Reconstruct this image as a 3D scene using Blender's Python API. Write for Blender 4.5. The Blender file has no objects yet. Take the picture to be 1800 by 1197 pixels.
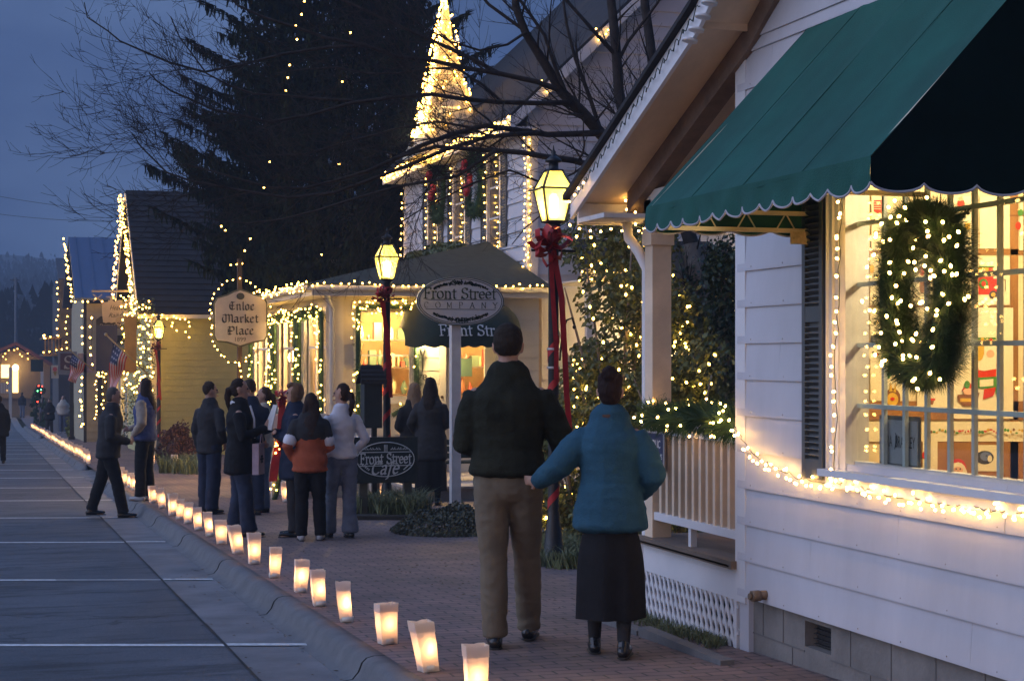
import bpy, bmesh, math, random
from mathutils import Vector, Matrix, noise
rad = math.radians
random.seed(7)
C = bpy.context.scene
COL = C.collection
# ------------------------------------------------------------------ camera, world, light, exposure
TH = math.atan(920/3000); S_, C_ = math.sin(TH), math.cos(TH); CZ = 1.48
cam = bpy.data.cameras.new('camera'); camo = bpy.data.objects.new('camera', cam); COL.objects.link(camo)
camo.location = (0, 0, CZ); camo.rotation_euler = (rad(90), 0, -TH)
cam.sensor_width = 36; cam.lens = 36*3000/1800; cam.shift_y = 29.5/1800
cam.clip_start = .1; cam.clip_end = 6000
C.camera = camo
C.render.engine = 'CYCLES'
C.cycles.use_denoising = True
C.cycles.max_bounces = 6; C.cycles.diffuse_bounces = 3; C.cycles.glossy_bounces = 3
C.cycles.transmission_bounces = 5; C.cycles.transparent_max_bounces = 12
C.cycles.caustics_reflective = False; C.cycles.caustics_refractive = False
C.cycles.sample_clamp_indirect = 4
C.view_settings.view_transform = 'Standard'; C.view_settings.look = 'None'
C.view_settings.exposure = .32; C.view_settings.gamma = 1
W = bpy.data.worlds.new('World'); C.world = W; W.use_nodes = True
def build_world():
    nt = W.node_tree; nt.nodes.clear(); N = nt.nodes.new; L = nt.links.new
    out = N('ShaderNodeOutputWorld'); bg = N('ShaderNodeBackground'); L(bg.outputs[0], out.inputs[0])
    tc = N('ShaderNodeTexCoord'); sep = N('ShaderNodeSeparateXYZ'); L(tc.outputs['Generated'], sep.inputs[0])
    sky = N('ShaderNodeTexSky'); sky.sky_type = 'NISHITA'; sky.sun_disc = False
    sky.sun_elevation = rad(1.0); sky.sun_rotation = rad(215); sky.air_density = 1.0; sky.ozone_density = 3.0; sky.dust_density = .6
    hs = N('ShaderNodeMixRGB'); hs.blend_type = 'MULTIPLY'; hs.inputs[0].default_value = 1
    L(sky.outputs[0], hs.inputs[1])
    bk = N('ShaderNodeMapRange'); bk.inputs['From Min'].default_value = -.75; bk.inputs['From Max'].default_value = .1; bk.inputs['To Min'].default_value = .45; bk.inputs['To Max'].default_value = 1; L(sep.outputs['Y'], bk.inputs[0]); hs.inputs[2].default_value = (.84, .90, 1.04, 1)
    # misty dusk blue low over the mountains, streaked with cloud
    mp = N('ShaderNodeMapping'); mp.inputs['Scale'].default_value = (1.0, 1.0, 2.6); mp.inputs['Rotation'].default_value = (0, rad(24), 0)
    L(tc.outputs['Generated'], mp.inputs[0])
    n1 = N('ShaderNodeTexNoise'); n1.inputs['Scale'].default_value = 5.5; n1.inputs['Detail'].default_value = 5; n1.inputs['Roughness'].default_value = .5
    L(mp.outputs[0], n1.inputs[0])
    cr = N('ShaderNodeValToRGB'); e = cr.color_ramp.elements
    e[0].position = .36; e[0].color = (.016, .036, .100, 1); e[1].position = .66; e[1].color = (.082, .130, .245, 1)
    L(n1.outputs[0], cr.inputs[0])
    # forward sector and low: mist colour; elsewhere the Nishita dusk sky
    mr = N('ShaderNodeMapRange'); mr.inputs['From Min'].default_value = .22; mr.inputs['From Max'].default_value = .55
    mr.interpolation_type = 'SMOOTHSTEP'; L(sep.outputs['Z'], mr.inputs[0])
    mr2 = N('ShaderNodeMapRange'); mr2.inputs['From Min'].default_value = -.10; mr2.inputs['From Max'].default_value = -.5
    mr2.interpolation_type = 'SMOOTHSTEP'; L(sep.outputs['X'], mr2.inputs[0])
    mx = N('ShaderNodeMath'); mx.operation = 'MAXIMUM'; L(mr.outputs[0], mx.inputs[0]); L(mr2.outputs[0], mx.inputs[1])
    mix = N('ShaderNodeMixRGB'); L(mx.outputs[0], mix.inputs[0]); L(cr.outputs[0], mix.inputs[1]); L(hs.outputs[0], mix.inputs[2])
    L(mix.outputs[0], bg.inputs['Color']); L(bk.outputs[0], bg.inputs['Strength'])
    W.cycles_visibility.camera = True
build_world()
sun = bpy.data.lights.new('dusk_glow', 'SUN'); sun.energy = 1.5; sun.angle = rad(70); sun.color = (.74, .76, 1.0)
suno = bpy.data.objects.new('dusk_glow', sun); COL.objects.link(suno)
# afterglow from behind the camera over the street
suno.rotation_euler = Vector((-.88, .12, .5)).to_track_quat('Z', 'Y').to_euler()
# ------------------------------------------------------------------ pixel helpers (photo is 1800 x 1197)
def ray(px, py):
    a = (px-900)/3000
    return S_+a*C_, C_-a*S_, (628-py)/3000
def gz(x, y):
    if y < 95: return .05-.025*y
    if y < 125:
        t = (y-95)/30; return (.05-.025*95) - .025*30*(t-.5*t*t)
    return .05-.025*95-.375
def G(px, py, off=0.0):
    x, y, z = ray(px, py); d = (CZ-.05-off)/(-z-.025*y); return Vector((x*d, y*d, .05+off-.025*y*d))
def AX(px, py, X):
    x, y, z = ray(px, py); d = X/x; return Vector((X, y*d, CZ+z*d))
def AY(px, py, Y):
    x, y, z = ray(px, py); d = Y/y; return Vector((x*d, Y, CZ+z*d))
def DS(px, py, d):
    x, y, z = ray(px, py); return Vector((x*d, y*d, CZ+z*d))
# ------------------------------------------------------------------ materials
MATS = {}
def pm(name, rgb, rough=.7, var=.12, scale=6, bump=.0, bscale=60, metal=0, stretch=(1, 1, 1), spec=.5):
    if name in MATS: return MATS[name]
    m = bpy.data.materials.new(name); m.use_nodes = True; nt = m.node_tree; N = nt.nodes.new; L = nt.links.new
    b = nt.nodes['Principled BSDF']; b.inputs['Roughness'].default_value = rough; b.inputs['Metallic'].default_value = metal
    b.inputs['Specular IOR Level'].default_value = spec
    tc = N('ShaderNodeTexCoord'); mp = N('ShaderNodeMapping'); mp.inputs['Scale'].default_value = stretch; L(tc.outputs['Object'], mp.inputs[0])
    n = N('ShaderNodeTexNoise'); n.inputs['Scale'].default_value = scale; n.inputs['Detail'].default_value = 6; n.inputs['Roughness'].default_value = .65
    L(mp.outputs[0], n.inputs[0])
    r = N('ShaderNodeValToRGB'); e = r.color_ramp.elements
    e[0].position = .3; e[0].color = tuple(c*(1-var) for c in rgb)+(1,); e[1].position = .7; e[1].color = tuple(min(1, c*(1+var)) for c in rgb)+(1,)
    L(n.outputs[0], r.inputs[0]); L(r.outputs[0], b.inputs['Base Color'])
    if bump:
        n2 = N('ShaderNodeTexNoise'); n2.inputs['Scale'].default_value = bscale; n2.inputs['Detail'].default_value = 4; L(mp.outputs[0], n2.inputs[0])
        bp = N('ShaderNodeBump'); bp.inputs['Strength'].default_value = bump; bp.inputs['Distance'].default_value = .01
        L(n2.outputs[0], bp.inputs['Height']); L(bp.outputs[0], b.inputs['Normal'])
    MATS[name] = m; return m
def em(name, rgb, strength, sample='AUTO'):
    if name in MATS: return MATS[name]
    m = bpy.data.materials.new(name); m.use_nodes = True; nt = m.node_tree; nt.nodes.clear()
    o = nt.nodes.new('ShaderNodeOutputMaterial'); e = nt.nodes.new('ShaderNodeEmission')
    e.inputs[0].default_value = rgb+(1,); e.inputs[1].default_value = strength; nt.links.new(e.outputs[0], o.inputs[0])
    m.cycles.emission_sampling = sample
    MATS[name] = m; return m
def glassmat(name, tint=(1, 1, 1), diffuse=0.0, dcol=(1, .8, .4), gloss=.6):
    if name in MATS: return MATS[name]
    m = bpy.data.materials.new(name); m.use_nodes = True; nt = m.node_tree; nt.nodes.clear(); N = nt.nodes.new; L = nt.links.new
    o = N('ShaderNodeOutputMaterial'); t = N('ShaderNodeBsdfTransparent'); t.inputs[0].default_value = tint+(1,)
    g = N('ShaderNodeBsdfGlossy'); g.inputs['Roughness'].default_value = .02
    f = N('ShaderNodeFresnel'); ge = N('ShaderNodeNewGeometry'); ir = N('ShaderNodeMapRange'); ir.inputs['To Min'].default_value = 1.45; ir.inputs['To Max'].default_value = 1/1.45; L(ge.outputs['Backfacing'], ir.inputs[0]); L(ir.outputs[0], f.inputs[0])
    mu = N('ShaderNodeMath'); mu.operation = 'MULTIPLY'; mu.inputs[1].default_value = gloss; L(f.outputs[0], mu.inputs[0])
    mx = N('ShaderNodeMixShader'); L(mu.outputs[0], mx.inputs[0]); L(t.outputs[0], mx.inputs[1]); L(g.outputs[0], mx.inputs[2])
    last = mx
    if diffuse:
        tr = N('ShaderNodeBsdfTranslucent'); tr.inputs[0].default_value = dcol+(1,)
        m2 = N('ShaderNodeMixShader'); m2.inputs[0].default_value = diffuse; L(mx.outputs[0], m2.inputs[1]); L(tr.outputs[0], m2.inputs[2]); last = m2
    L(last.outputs[0], o.inputs[0]); MATS[name] = m; return m
def paper():
    m = bpy.data.materials.new('bag_paper'); m.use_nodes = True; nt = m.node_tree; nt.nodes.clear(); N = nt.nodes.new; L = nt.links.new
    o = N('ShaderNodeOutputMaterial'); d = N('ShaderNodeBsdfDiffuse'); d.inputs[0].default_value = (.84, .80, .76, 1)
    t = N('ShaderNodeBsdfTranslucent'); t.inputs[0].default_value = (.88, .76, .64, 1)
    mx = N('ShaderNodeMixShader'); mx.inputs[0].default_value = .52; L(d.outputs[0], mx.inputs[1]); L(t.outputs[0], mx.inputs[2])
    tc = N('ShaderNodeTexCoord'); n = N('ShaderNodeTexNoise'); n.inputs['Scale'].default_value = 14; L(tc.outputs['Object'], n.inputs[0])
    bp = N('ShaderNodeBump'); bp.inputs['Strength'].default_value = .5; bp.inputs['Distance'].default_value = .01; L(n.outputs[0], bp.inputs['Height'])
    L(bp.outputs[0], d.inputs['Normal']); L(bp.outputs[0], t.inputs['Normal']); L(mx.outputs[0], o.inputs[0]); return m
# ------------------------------------------------------------------ objects
ORG = {}
def tag(o, label=None, cat=None, group=None, kind=None):
    if label: o['label'] = label
    if cat: o['category'] = cat
    if group: o['group'] = group
    if kind: o['kind'] = kind
    return o
def thing(name, loc, label, cat, group=None, rotz=0):
    o = bpy.data.objects.new(name, None); COL.objects.link(o); o.location = loc; o.rotation_euler = (0, 0, rotz)
    o.empty_display_size = .2; ORG[o.name] = Vector(loc); return tag(o, label, cat, group)
class MB:
    """collects shapes in world coordinates; build() links them as one mesh object"""
    def __init__(s): s.v = []; s.f = []; s.m = []; s.smooth = []
    def add(s, vs, fs, mi=0, sm=False):
        b = len(s.v); s.v += [tuple(v) for v in vs]
        for f in fs: s.f.append([b+i for i in f]); s.m.append(mi); s.smooth.append(sm)
    def box(s, x0, x1, y0, y1, z0, z1, mi=0):
        vs = [(x0, y0, z0), (x1, y0, z0), (x1, y1, z0), (x0, y1, z0), (x0, y0, z1), (x1, y0, z1), (x1, y1, z1), (x0, y1, z1)]
        s.add(vs, [(0, 3, 2, 1), (4, 5, 6, 7), (0, 1, 5, 4), (1, 2, 6, 5), (2, 3, 7, 6), (3, 0, 4, 7)], mi)
    def bar(s, p, q, w, h, up=(0, 0, 1), mi=0):
        p = Vector(p); q = Vector(q); t = (q-p).normalized(); u = t.cross(Vector(up))
        if u.length < 1e-4: u = t.cross(Vector((1, 0, 0)))
        u.normalize(); v = u.cross(t)
        a = u*w/2; b = v*h/2
        vs = [p-a-b, p+a-b, p+a+b, p-a+b, q-a-b, q+a-b, q+a+b, q-a+b]
        s.add(vs, [(0, 1, 2, 3), (4, 7, 6, 5), (0, 4, 5, 1), (1, 5, 6, 2), (2, 6, 7, 3), (3, 7, 4, 0)], mi)
    def tube(s, pts, rs, n=6, mi=0, caps=True, ry=None, ref=None, sm=True):
        pts = [Vector(p) for p in pts]
        if not hasattr(rs, '__len__'): rs = [rs]*len(pts)
        b = len(s.v); u = None
        for i, p in enumerate(pts):
            t = (pts[min(i+1, len(pts)-1)]-pts[max(i-1, 0)])
            t = t.normalized() if t.length > 1e-7 else Vector((0, 0, 1))
            if ref is not None: u = Vector(ref)
            elif u is None: u = Vector((1, 0, 0)) if abs(t.x) < .8 else Vector((0, 1, 0))
            u = u-t*u.dot(t)
            if u.length < 1e-4: u = t.orthogonal()
            u.normalize(); v = t.cross(u); r = rs[i]; r2 = (ry[i] if ry else r)
            for k in range(n):
                a = 2*math.pi*k/n; s.v.append(tuple(p+u*(r*math.cos(a))+v*(r2*math.sin(a))))
        for i in range(len(pts)-1):
            for k in range(n):
                k2 = (k+1) % n; s.f.append([b+i*n+k, b+i*n+k2, b+(i+1)*n+k2, b+(i+1)*n+k]); s.m.append(mi); s.smooth.append(sm)
        if caps:
            s.f.append([b+k for k in reversed(range(n))]); s.m.append(mi); s.smooth.append(False)
            e = b+(len(pts)-1)*n; s.f.append([e+k for k in range(n)]); s.m.append(mi); s.smooth.append(False)
    def capsule(s, pts, rs, ry=None, n=14, mi=0, ref=(1, 0, 0), flat0=1.0, flat1=1.0):
        pts = [Vector(p) for p in pts]; ry = ry or rs
        t0 = (pts[0]-pts[1]).normalized(); t1 = (pts[-1]-pts[-2]).normalized(); P = []; A = []; B = []
        for k, f in ((.97, .22), (.75, .66), (.4, .92)):
            r = min(rs[0], ry[0]); P.append(pts[0]+t0*r*k*flat0); A.append(rs[0]*f); B.append(ry[0]*f)
        P += pts; A += list(rs); B += list(ry)
        for k, f in ((.4, .92), (.75, .66), (.97, .22)):
            r = min(rs[-1], ry[-1]); P.append(pts[-1]+t1*r*k*flat1); A.append(rs[-1]*f); B.append(ry[-1]*f)
        s.tube(P, A, n, mi, True, B, ref)
    def ball(s, c, r, n=8, mi=0):
        c = Vector(c)
        if not hasattr(r, '__len__'): r = (r, r, r)
        P = []; b = len(s.v); m = max(4, n//2+1)
        for i in range(1, m):
            ph = math.pi*i/m
            for k in range(n):
                a = 2*math.pi*k/n; s.v.append((c.x+r[0]*math.sin(ph)*math.cos(a), c.y+r[1]*math.sin(ph)*math.sin(a), c.z+r[2]*math.cos(ph)))
        t = len(s.v); s.v.append((c.x, c.y, c.z+r[2])); s.v.append((c.x, c.y, c.z-r[2]))
        for i in range(m-2):
            for k in range(n):
                k2 = (k+1) % n; s.f.append([b+i*n+k, b+(i+1)*n+k, b+(i+1)*n+k2, b+i*n+k2]); s.m.append(mi); s.smooth.append(True)
        for k in range(n):
            k2 = (k+1) % n; s.f.append([b+k, b+k2, t]); s.m.append(mi); s.smooth.append(True)
            e = b+(m-2)*n; s.f.append([e+k2, e+k, t+1]); s.m.append(mi); s.smooth.append(True)
    def lathe(s, c, prof, n=12, mi=0):
        b = len(s.v); c = Vector(c)
        for r, z in prof:
            for k in range(n):
                a = 2*math.pi*k/n; s.v.append((c.x+r*math.cos(a), c.y+r*math.sin(a), c.z+z))
        for i in range(len(prof)-1):
            for k in range(n):
                k2 = (k+1) % n; s.f.append([b+i*n+k, b+i*n+k2, b+(i+1)*n+k2, b+(i+1)*n+k]); s.m.append(mi); s.smooth.append(True)
    def prism(s, poly, ext, mi=0):
        """poly: list of 3-D points in a plane, extruded by the vector ext"""
        n = len(poly); e = Vector(ext); P = [Vector(p) for p in poly]
        s.add(P+[p+e for p in P], [tuple(range(n)), tuple(reversed(range(n, 2*n)))]+[(i, i+n, (i+1) % n+n, (i+1) % n) for i in range(n)], mi)
    def quad(s, *p, mi=0): s.add(p, [tuple(range(len(p)))], mi)
    def build(s, name, mats, parent=None, world=True, fix=False):
        if not hasattr(mats, '__len__'): mats = [mats]
        o_ = Vector((0, 0, 0))
        if parent is not None and world:
            r = parent
            while r.parent: r = r.parent
            o_ = ORG.get(r.name, Vector((0, 0, 0)))
        me = bpy.data.meshes.new(name)
        me.from_pydata([(v[0]-o_.x, v[1]-o_.y, v[2]-o_.z) for v in s.v], [], s.f)
        for m in mats: me.materials.append(m)
        me.polygons.foreach_set('material_index', s.m); me.polygons.foreach_set('use_smooth', s.smooth)
        if fix:
            bm = bmesh.new(); bm.from_mesh(me); bmesh.ops.recalc_face_normals(bm, faces=bm.faces); bm.to_mesh(me); bm.free()
        me.update(); o = bpy.data.objects.new(name, me); COL.objects.link(o)
        if parent is not None: o.parent = parent
        return o
def copy_tree(o, parent=None):
    c = o.copy(); COL.objects.link(c); c.parent = parent
    for ch in list(o.children): copy_tree(ch, c)
    return c
# ------------------------------------------------------------------ palette
WHITE = pm('white_siding', (.54, .53, .56), .45, .10, 2.2, .12, 26, stretch=(1, 1, .35))
TRIM = pm('white_trim', (.70, .69, .70), .5, .05, 4, .05, 40)
TRIM2 = pm('weathered_trim', (.62, .60, .58), .6, .14, 6, .1, 40)
CONC = pm('foundation_block', (.19, .175, .16), .9, .28, 3, .5, 50)
DKWOOD = pm('weathered_deck', (.16, .12, .09), .85, .35, 6, .3, 40, stretch=(1, .15, 1))
BEAM = pm('brown_frieze', (.20, .14, .105), .75, .3, 5, .2, 30)
SOFFIT = pm('warmlit_soffit', (.72, .56, .40), .7, .14, 4, .1, 40, stretch=(1, .2, 1))  # warm light on soffit, porch post and balusters tinted into the cream
SHUT = pm('grey_shutter', (.10, .105, .105), .5, .1)
BLACKM = pm('black_iron', (.015, .016, .017), .45, .2, spec=.5)
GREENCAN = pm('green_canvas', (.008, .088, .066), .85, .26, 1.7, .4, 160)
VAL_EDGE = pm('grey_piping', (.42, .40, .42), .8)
SHADECAN = pm('shaded_canvas', (.003, .010, .010), .95, .2, 4, .2, 200, spec=.1)  # the green awning canvas again, its near end's shade put into the colour
NEEDLE = pm('pine_needles', (.035, .085, .035), .75, .35, 8)
TINSEL = pm('tinsel_needles', (.016, .050, .022), .6, .4, 12)
LEAF = pm('shrub_leaves', (.080, .105, .035), .42, .45, 9)
IVY = pm('ivy_leaves', (.035, .06, .025), .5, .5, 9)
BARK = pm('grey_bark', (.22, .18, .15), .9, .35, 10, .5, 40)
TWIG = pm('dark_twigs', (.050, .042, .038), .9, .3, 10, spec=.1)
RED = pm('red_ribbon', (.40, .014, .014), .55, .25, 12)
SHINGLE = pm('dark_shingles', (.022, .021, .023), .9, .3, 3, .5, 24, stretch=(1, 1, 1))
WIRE = pm('green_wire', (.01, .02, .012), .6)
BULB = em('warm_bulb', (1, .54, .13), 36)
BULBF = em('warm_bulb_far', (1, .52, .085), 22)
LAMPM = em('lantern_mantle', (1, .78, .22), 42)
FLAME = em('candle_flame', (1, .50, .20), 34)
CANDLE = pm('candle_wax', (.8, .75, .65), .5)
PAPER = paper()
GLASS = glassmat('window_glass', (.97, .98, .97), gloss=.9)
LGLASS = glassmat('lantern_glass', (1, .96, .75), .50, (1, .88, .28), .5)
def brickmat(name, c1, c2, mortar, sc, off=.5, bump=.4):
    m = bpy.data.materials.new(name); m.use_nodes = True; nt = m.node_tree; N = nt.nodes.new; L = nt.links.new
    b = nt.nodes['Principled BSDF']; b.inputs['Roughness'].default_value = .8
    tc = N('ShaderNodeTexCoord'); mp = N('ShaderNodeMapping'); L(tc.outputs['Object'], mp.inputs[0])
    br = N('ShaderNodeTexBrick'); br.inputs['Scale'].default_value = 1; br.inputs['Brick Width'].default_value = sc[0]; br.inputs['Row Height'].default_value = sc[1]
    br.inputs['Mortar Size'].default_value = sc[2]; br.inputs['Color1'].default_value = c1+(1,); br.inputs['Color2'].default_value = c2+(1,); br.inputs['Mortar'].default_value = mortar+(1,)
    br.inputs['Mortar Smooth'].default_value = .2; br.inputs['Bias'].default_value = 0
    nd = N('ShaderNodeTexNoise'); nd.inputs['Scale'].default_value = 2.2; nd.inputs['Detail'].default_value = 2
    L(tc.outputs['Object'], nd.inputs[0])
    va = N('ShaderNodeVectorMath'); va.operation = 'MULTIPLY_ADD'; va.inputs[1].default_value = (.03, .03, 0)
    L(nd.outputs['Color'], va.inputs[0]); L(mp.outputs[0], va.inputs[2]); L(va.outputs[0], br.inputs[0])
    n = N('ShaderNodeTexNoise'); n.inputs['Scale'].default_value = 1.1; n.inputs['Detail'].default_value = 7; n.inputs['Roughness'].default_value = .7; L(tc.outputs['Object'], n.inputs[0])
    r = N('ShaderNodeValToRGB'); r.color_ramp.elements[0].position = .3; r.color_ramp.elements[0].color = (.62, .62, .62, 1); r.color_ramp.elements[1].position = .72; r.color_ramp.elements[1].color = (1.3, 1.25, 1.25, 1)
    L(n.outputs[0], r.inputs[0]); mx = N('ShaderNodeMixRGB'); mx.blend_type = 'MULTIPLY'; mx.inputs[0].default_value = 1
    L(br.outputs['Color'], mx.inputs[1]); L(r.outputs[0], mx.inputs[2]); L(mx.outputs[0], b.inputs['Base Color'])
    bp = N('ShaderNodeBump'); bp.inputs['Strength'].default_value = bump; bp.inputs['Distance'].default_value = .008; bp.invert = True
    n3 = N('ShaderNodeTexNoise'); n3.inputs['Scale'].default_value = 60; L(tc.outputs['Object'], n3.inputs[0])
    ad = N('ShaderNodeMath'); ad.operation = 'MULTIPLY_ADD'; ad.inputs[1].default_value = .5; L(n3.outputs[0], ad.inputs[0]); L(br.outputs['Fac'], ad.inputs[2])
    L(ad.outputs[0], bp.inputs['Height']); L(bp.outputs[0], b.inputs['Normal']); return m
PAVER = brickmat('brick_pavers', (.215, .150, .135), (.155, .118, .112), (.06, .056, .055), (.21, .105, .008))
BLOCKW = brickmat('block_courses', (.25, .24, .235), (.22, .215, .21), (.13, .13, .13), (.4, .2, .008))
def asphalt():
    m = bpy.data.materials.new('asphalt'); m.use_nodes = True; nt = m.node_tree; N = nt.nodes.new; L = nt.links.new
    b = nt.nodes['Principled BSDF']; b.inputs['Roughness'].default_value = .7
    tc = N('ShaderNodeTexCoord')
    n = N('ShaderNodeTexNoise'); n.inputs['Scale'].default_value = .55; n.inputs['Detail'].default_value = 9; n.inputs['Roughness'].default_value = .68; L(tc.outputs['Object'], n.inputs[0])
    r = N('ShaderNodeValToRGB'); e = r.color_ramp.elements; e[0].position = .28; e[0].color = (.045, .052, .062, 1); e[1].position = .72; e[1].color = (.115, .125, .14, 1)
    L(n.outputs[0], r.inputs[0])
    v = N('ShaderNodeTexNoise'); v.inputs['Scale'].default_value = 130; v.inputs['Detail'].default_value = 2; L(tc.outputs['Object'], v.inputs[0])
    r2 = N('ShaderNodeValToRGB'); e = r2.color_ramp.elements; e[0].position = .35; e[0].color = (.55, .55, .55, 1); e[1].position = .68; e[1].color = (1.5, 1.5, 1.5, 1); L(v.outputs[0], r2.inputs[0])
    mx = N('ShaderNodeMixRGB'); mx.blend_type = 'MULTIPLY'; mx.inputs[0].default_value = 1; L(r.outputs[0], mx.inputs[1]); L(r2.outputs[0], mx.inputs[2])
    # oil and tyre stains with a stretched shape of their own
    mp = N('ShaderNodeMapping'); mp.inputs['Scale'].default_value = (.5, 2.2, 1); L(tc.outputs['Object'], mp.inputs[0])
    s = N('ShaderNodeTexNoise'); s.inputs['Scale'].default_value = 1.6; s.inputs['Detail'].default_value = 8; s.inputs['Roughness'].default_value = .75; L(mp.outputs[0], s.inputs[0])
    r3 = N('ShaderNodeValToRGB'); e = r3.color_ramp.elements; e[0].position = .38; e[0].color = (.38, .38, .38, 1); e[1].position = .50; e[1].color = (1, 1, 1, 1); L(s.outputs[0], r3.inputs[0])
    m2 = N('ShaderNodeMixRGB'); m2.blend_type = 'MULTIPLY'; m2.inputs[0].default_value = 1; L(mx.outputs[0], m2.inputs[1]); L(r3.outputs[0], m2.inputs[2])
    vo = N('ShaderNodeTexVoronoi'); vo.feature = 'DISTANCE_TO_EDGE'; vo.inputs['Scale'].default_value = .28
    wn = N('ShaderNodeTexNoise'); wn.inputs['Scale'].default_value = 2.5; wn.inputs['Detail'].default_value = 6; L(tc.outputs['Object'], wn.inputs[0])
    wa = N('ShaderNodeVectorMath'); wa.operation = 'MULTIPLY_ADD'; wa.inputs[1].default_value = (.8, .8, 0); L(wn.outputs['Color'], wa.inputs[0]); L(tc.outputs['Object'], wa.inputs[2]); L(wa.outputs[0], vo.inputs[0])
    r4 = N('ShaderNodeValToRGB'); e = r4.color_ramp.elements; e[0].position = .0; e[0].color = (.35, .35, .35, 1); e[1].position = .006; e[1].color = (1, 1, 1, 1); L(vo.outputs['Distance'], r4.inputs[0])
    m5 = N('ShaderNodeMixRGB'); m5.blend_type = 'MULTIPLY'; m5.inputs[0].default_value = 1; L(m2.outputs[0], m5.inputs[1]); L(r4.outputs[0], m5.inputs[2])
    L(m5.outputs[0], b.inputs['Base Color'])
    bp = N('ShaderNodeBump'); bp.inputs['Strength'].default_value = .6; bp.inputs['Distance'].default_value = .006; L(v.outputs[0], bp.inputs['Height']); L(bp.outputs[0], b.inputs['Normal']); return m
ASPH = asphalt()
GUT = pm('gutter_concrete', (.17, .17, .175), .8, .32, 1.8, .3, 90)
KERB = pm('kerb_concrete', (.135, .135, .138), .85, .22, 5, .4, 80)
LINE = pm('white_paint', (.62, .62, .60), .7, .28, 20)
DIRT = pm('bed_soil', (.035, .03, .024), .95, .4, 8, .6, 30)
GRASSM = pm('liriope_blades', (.12, .14, .06), .6, .45, 5)
# ================================================================== GROUND
def sheet(name, x0, x1, y0, y1, dz, mat, step=2.0, xs=None, kind='structure', xf=None):
    m = MB(); xs = xs or [x0, x1]; ys = []; y = y0
    while y < y1-1e-6: ys.append(y); y += step
    ys.append(y1)
    for y in ys:
        for x in xs: m.v.append((x, y, gz(x, y)+dz))
    n = len(xs)
    for i in range(len(ys)-1):
        for k in range(n-1): m.f.append([i*n+k, i*n+k+1, (i+1)*n+k+1, (i+1)*n+k]); m.m.append(0); m.smooth.append(False)
    o = m.build(name, mat); tag(o, kind=kind); return o
sheet('ground', -900, 900, -300, 1500, -.32, pm('winter_grass', (.05, .055, .03), .95, .3, .5, spec=0), 25)
sheet('road', -18, 1.44, -14, 132, -.13, ASPH, 4, xs=[-18, -8, 1.44])
sheet('gutter', 1.44, 1.90, -14, 132, -.128, GUT, 3)
sheet('pavement', 2.11, 16, -14, 132, 0, PAVER, 3)
# asphalt seam: a thin dark crack between road and gutter
m = MB()
for i in range(260):
    y = -2+i*.5; w = .005+.006*random.random(); x = 1.44+.010*noise.noise(Vector((i*.21, 0, 0)))
    m.quad((x-w, y, gz(x, y)-.122), (x+w, y, gz(x, y)-.122), (x+w, y+.5, gz(x, y+.5)-.122), (x-w, y+.5, gz(x, y+.5)-.122))
tag(m.build('road_seam', pm('tar', (.02, .02, .02), .8)), kind='structure')
def kerb(y0, y1, name='kerb'):
    prof = [(1.86, -.131), (1.93, -.12), (1.965, -.08), (1.985, -.03), (2.01, -.006), (2.05, .004), (2.115, .003), (2.115, -.05)]
    m = MB(); n = len(prof); N = int((y1-y0)/.25); jm = MB()
    def pt(x, z, yy):
        f = math.sqrt(max(.02, min(1, (yy-y0+.02)/.9, (y1-yy+.02)/.9))); wob = .0012*noise.noise(Vector((x*9, yy*2.7, 0)))
        return (x+wob, yy, gz(x, yy)+(z if z < -.1 else -.13+(z+.13)*f)+wob*.6)
    for i in range(N+1):
        for (x, z) in prof: m.v.append(pt(x, z, y0+(y1-y0)*i/N))
    for i in range(N):
        for k in range(n-1): m.f.append([i*n+k, (i+1)*n+k, (i+1)*n+k+1, i*n+k+1]); m.m.append(0); m.smooth.append(True)
    for c in (0, N): m.f.append([c*n+k for k in range(n)]); m.m.append(0); m.smooth.append(False)
    y = y0+3.1
    while y < y1-1.5:
        P = [Vector(pt(x-.004, z+.002, y)) for x, z in prof[:-1]]
        jm.tube([p-Vector((0, 0, .005)) for p in P], .0055, 5); y += 3.05
    tag(jm.build('kerb_joint', pm('joint_dark', (.02, .02, .02), .95)), kind='structure')
    tag(m.build(name, KERB), kind='structure')
kerb(-6, 34.2); kerb(39.0, 70); kerb(73.5, 104)
# dropped crossing in the kerb
m = MB()
for (a, b) in ((34.2, 39.0), (70, 73.5)):
    m.quad((1.86, a, gz(0, a)-.124), (2.12, a, gz(0, a)-.10), (2.12, b, gz(0, b)-.10), (1.86, b, gz(0, b)-.124))
    m.quad((2.12, a, gz(0, a)-.10), (2.6, a, gz(0, a)+.004), (2.6, b, gz(0, b)+.004), (2.12, b, gz(0, b)-.10))
tag(m.build('kerb_ramp', GUT), kind='structure')
# parking bay lines, a little askew across road and gutter
m = MB()
for k in range(-1, 22):
    yb = 11.43+4.17*k
    for (xa, xb, dz) in ((-9, 1.43, -.124), (1.45, 1.93 if k == 0 else 1.86, -.120)):
        n = 12
        for i in range(n):
            x0 = xa+(xb-xa)*i/n; x1 = xa+(xb-xa)*(i+1)/n; y0 = yb-.36*x0; y1 = yb-.36*x1; w = .042+.006*noise.noise(Vector((x0*2, yb, 0)))
            w = w*(1 if random.random() > .03 else .5)
            m.quad((x0, y0-w, gz(0, y0)+dz), (x1, y1-w, gz(0, y1)+dz), (x1, y1+w, gz(0, y1)+dz), (x0, y0+w, gz(0, y0)+dz))
tag(m.build('road_marking', LINE), kind='structure')
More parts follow.
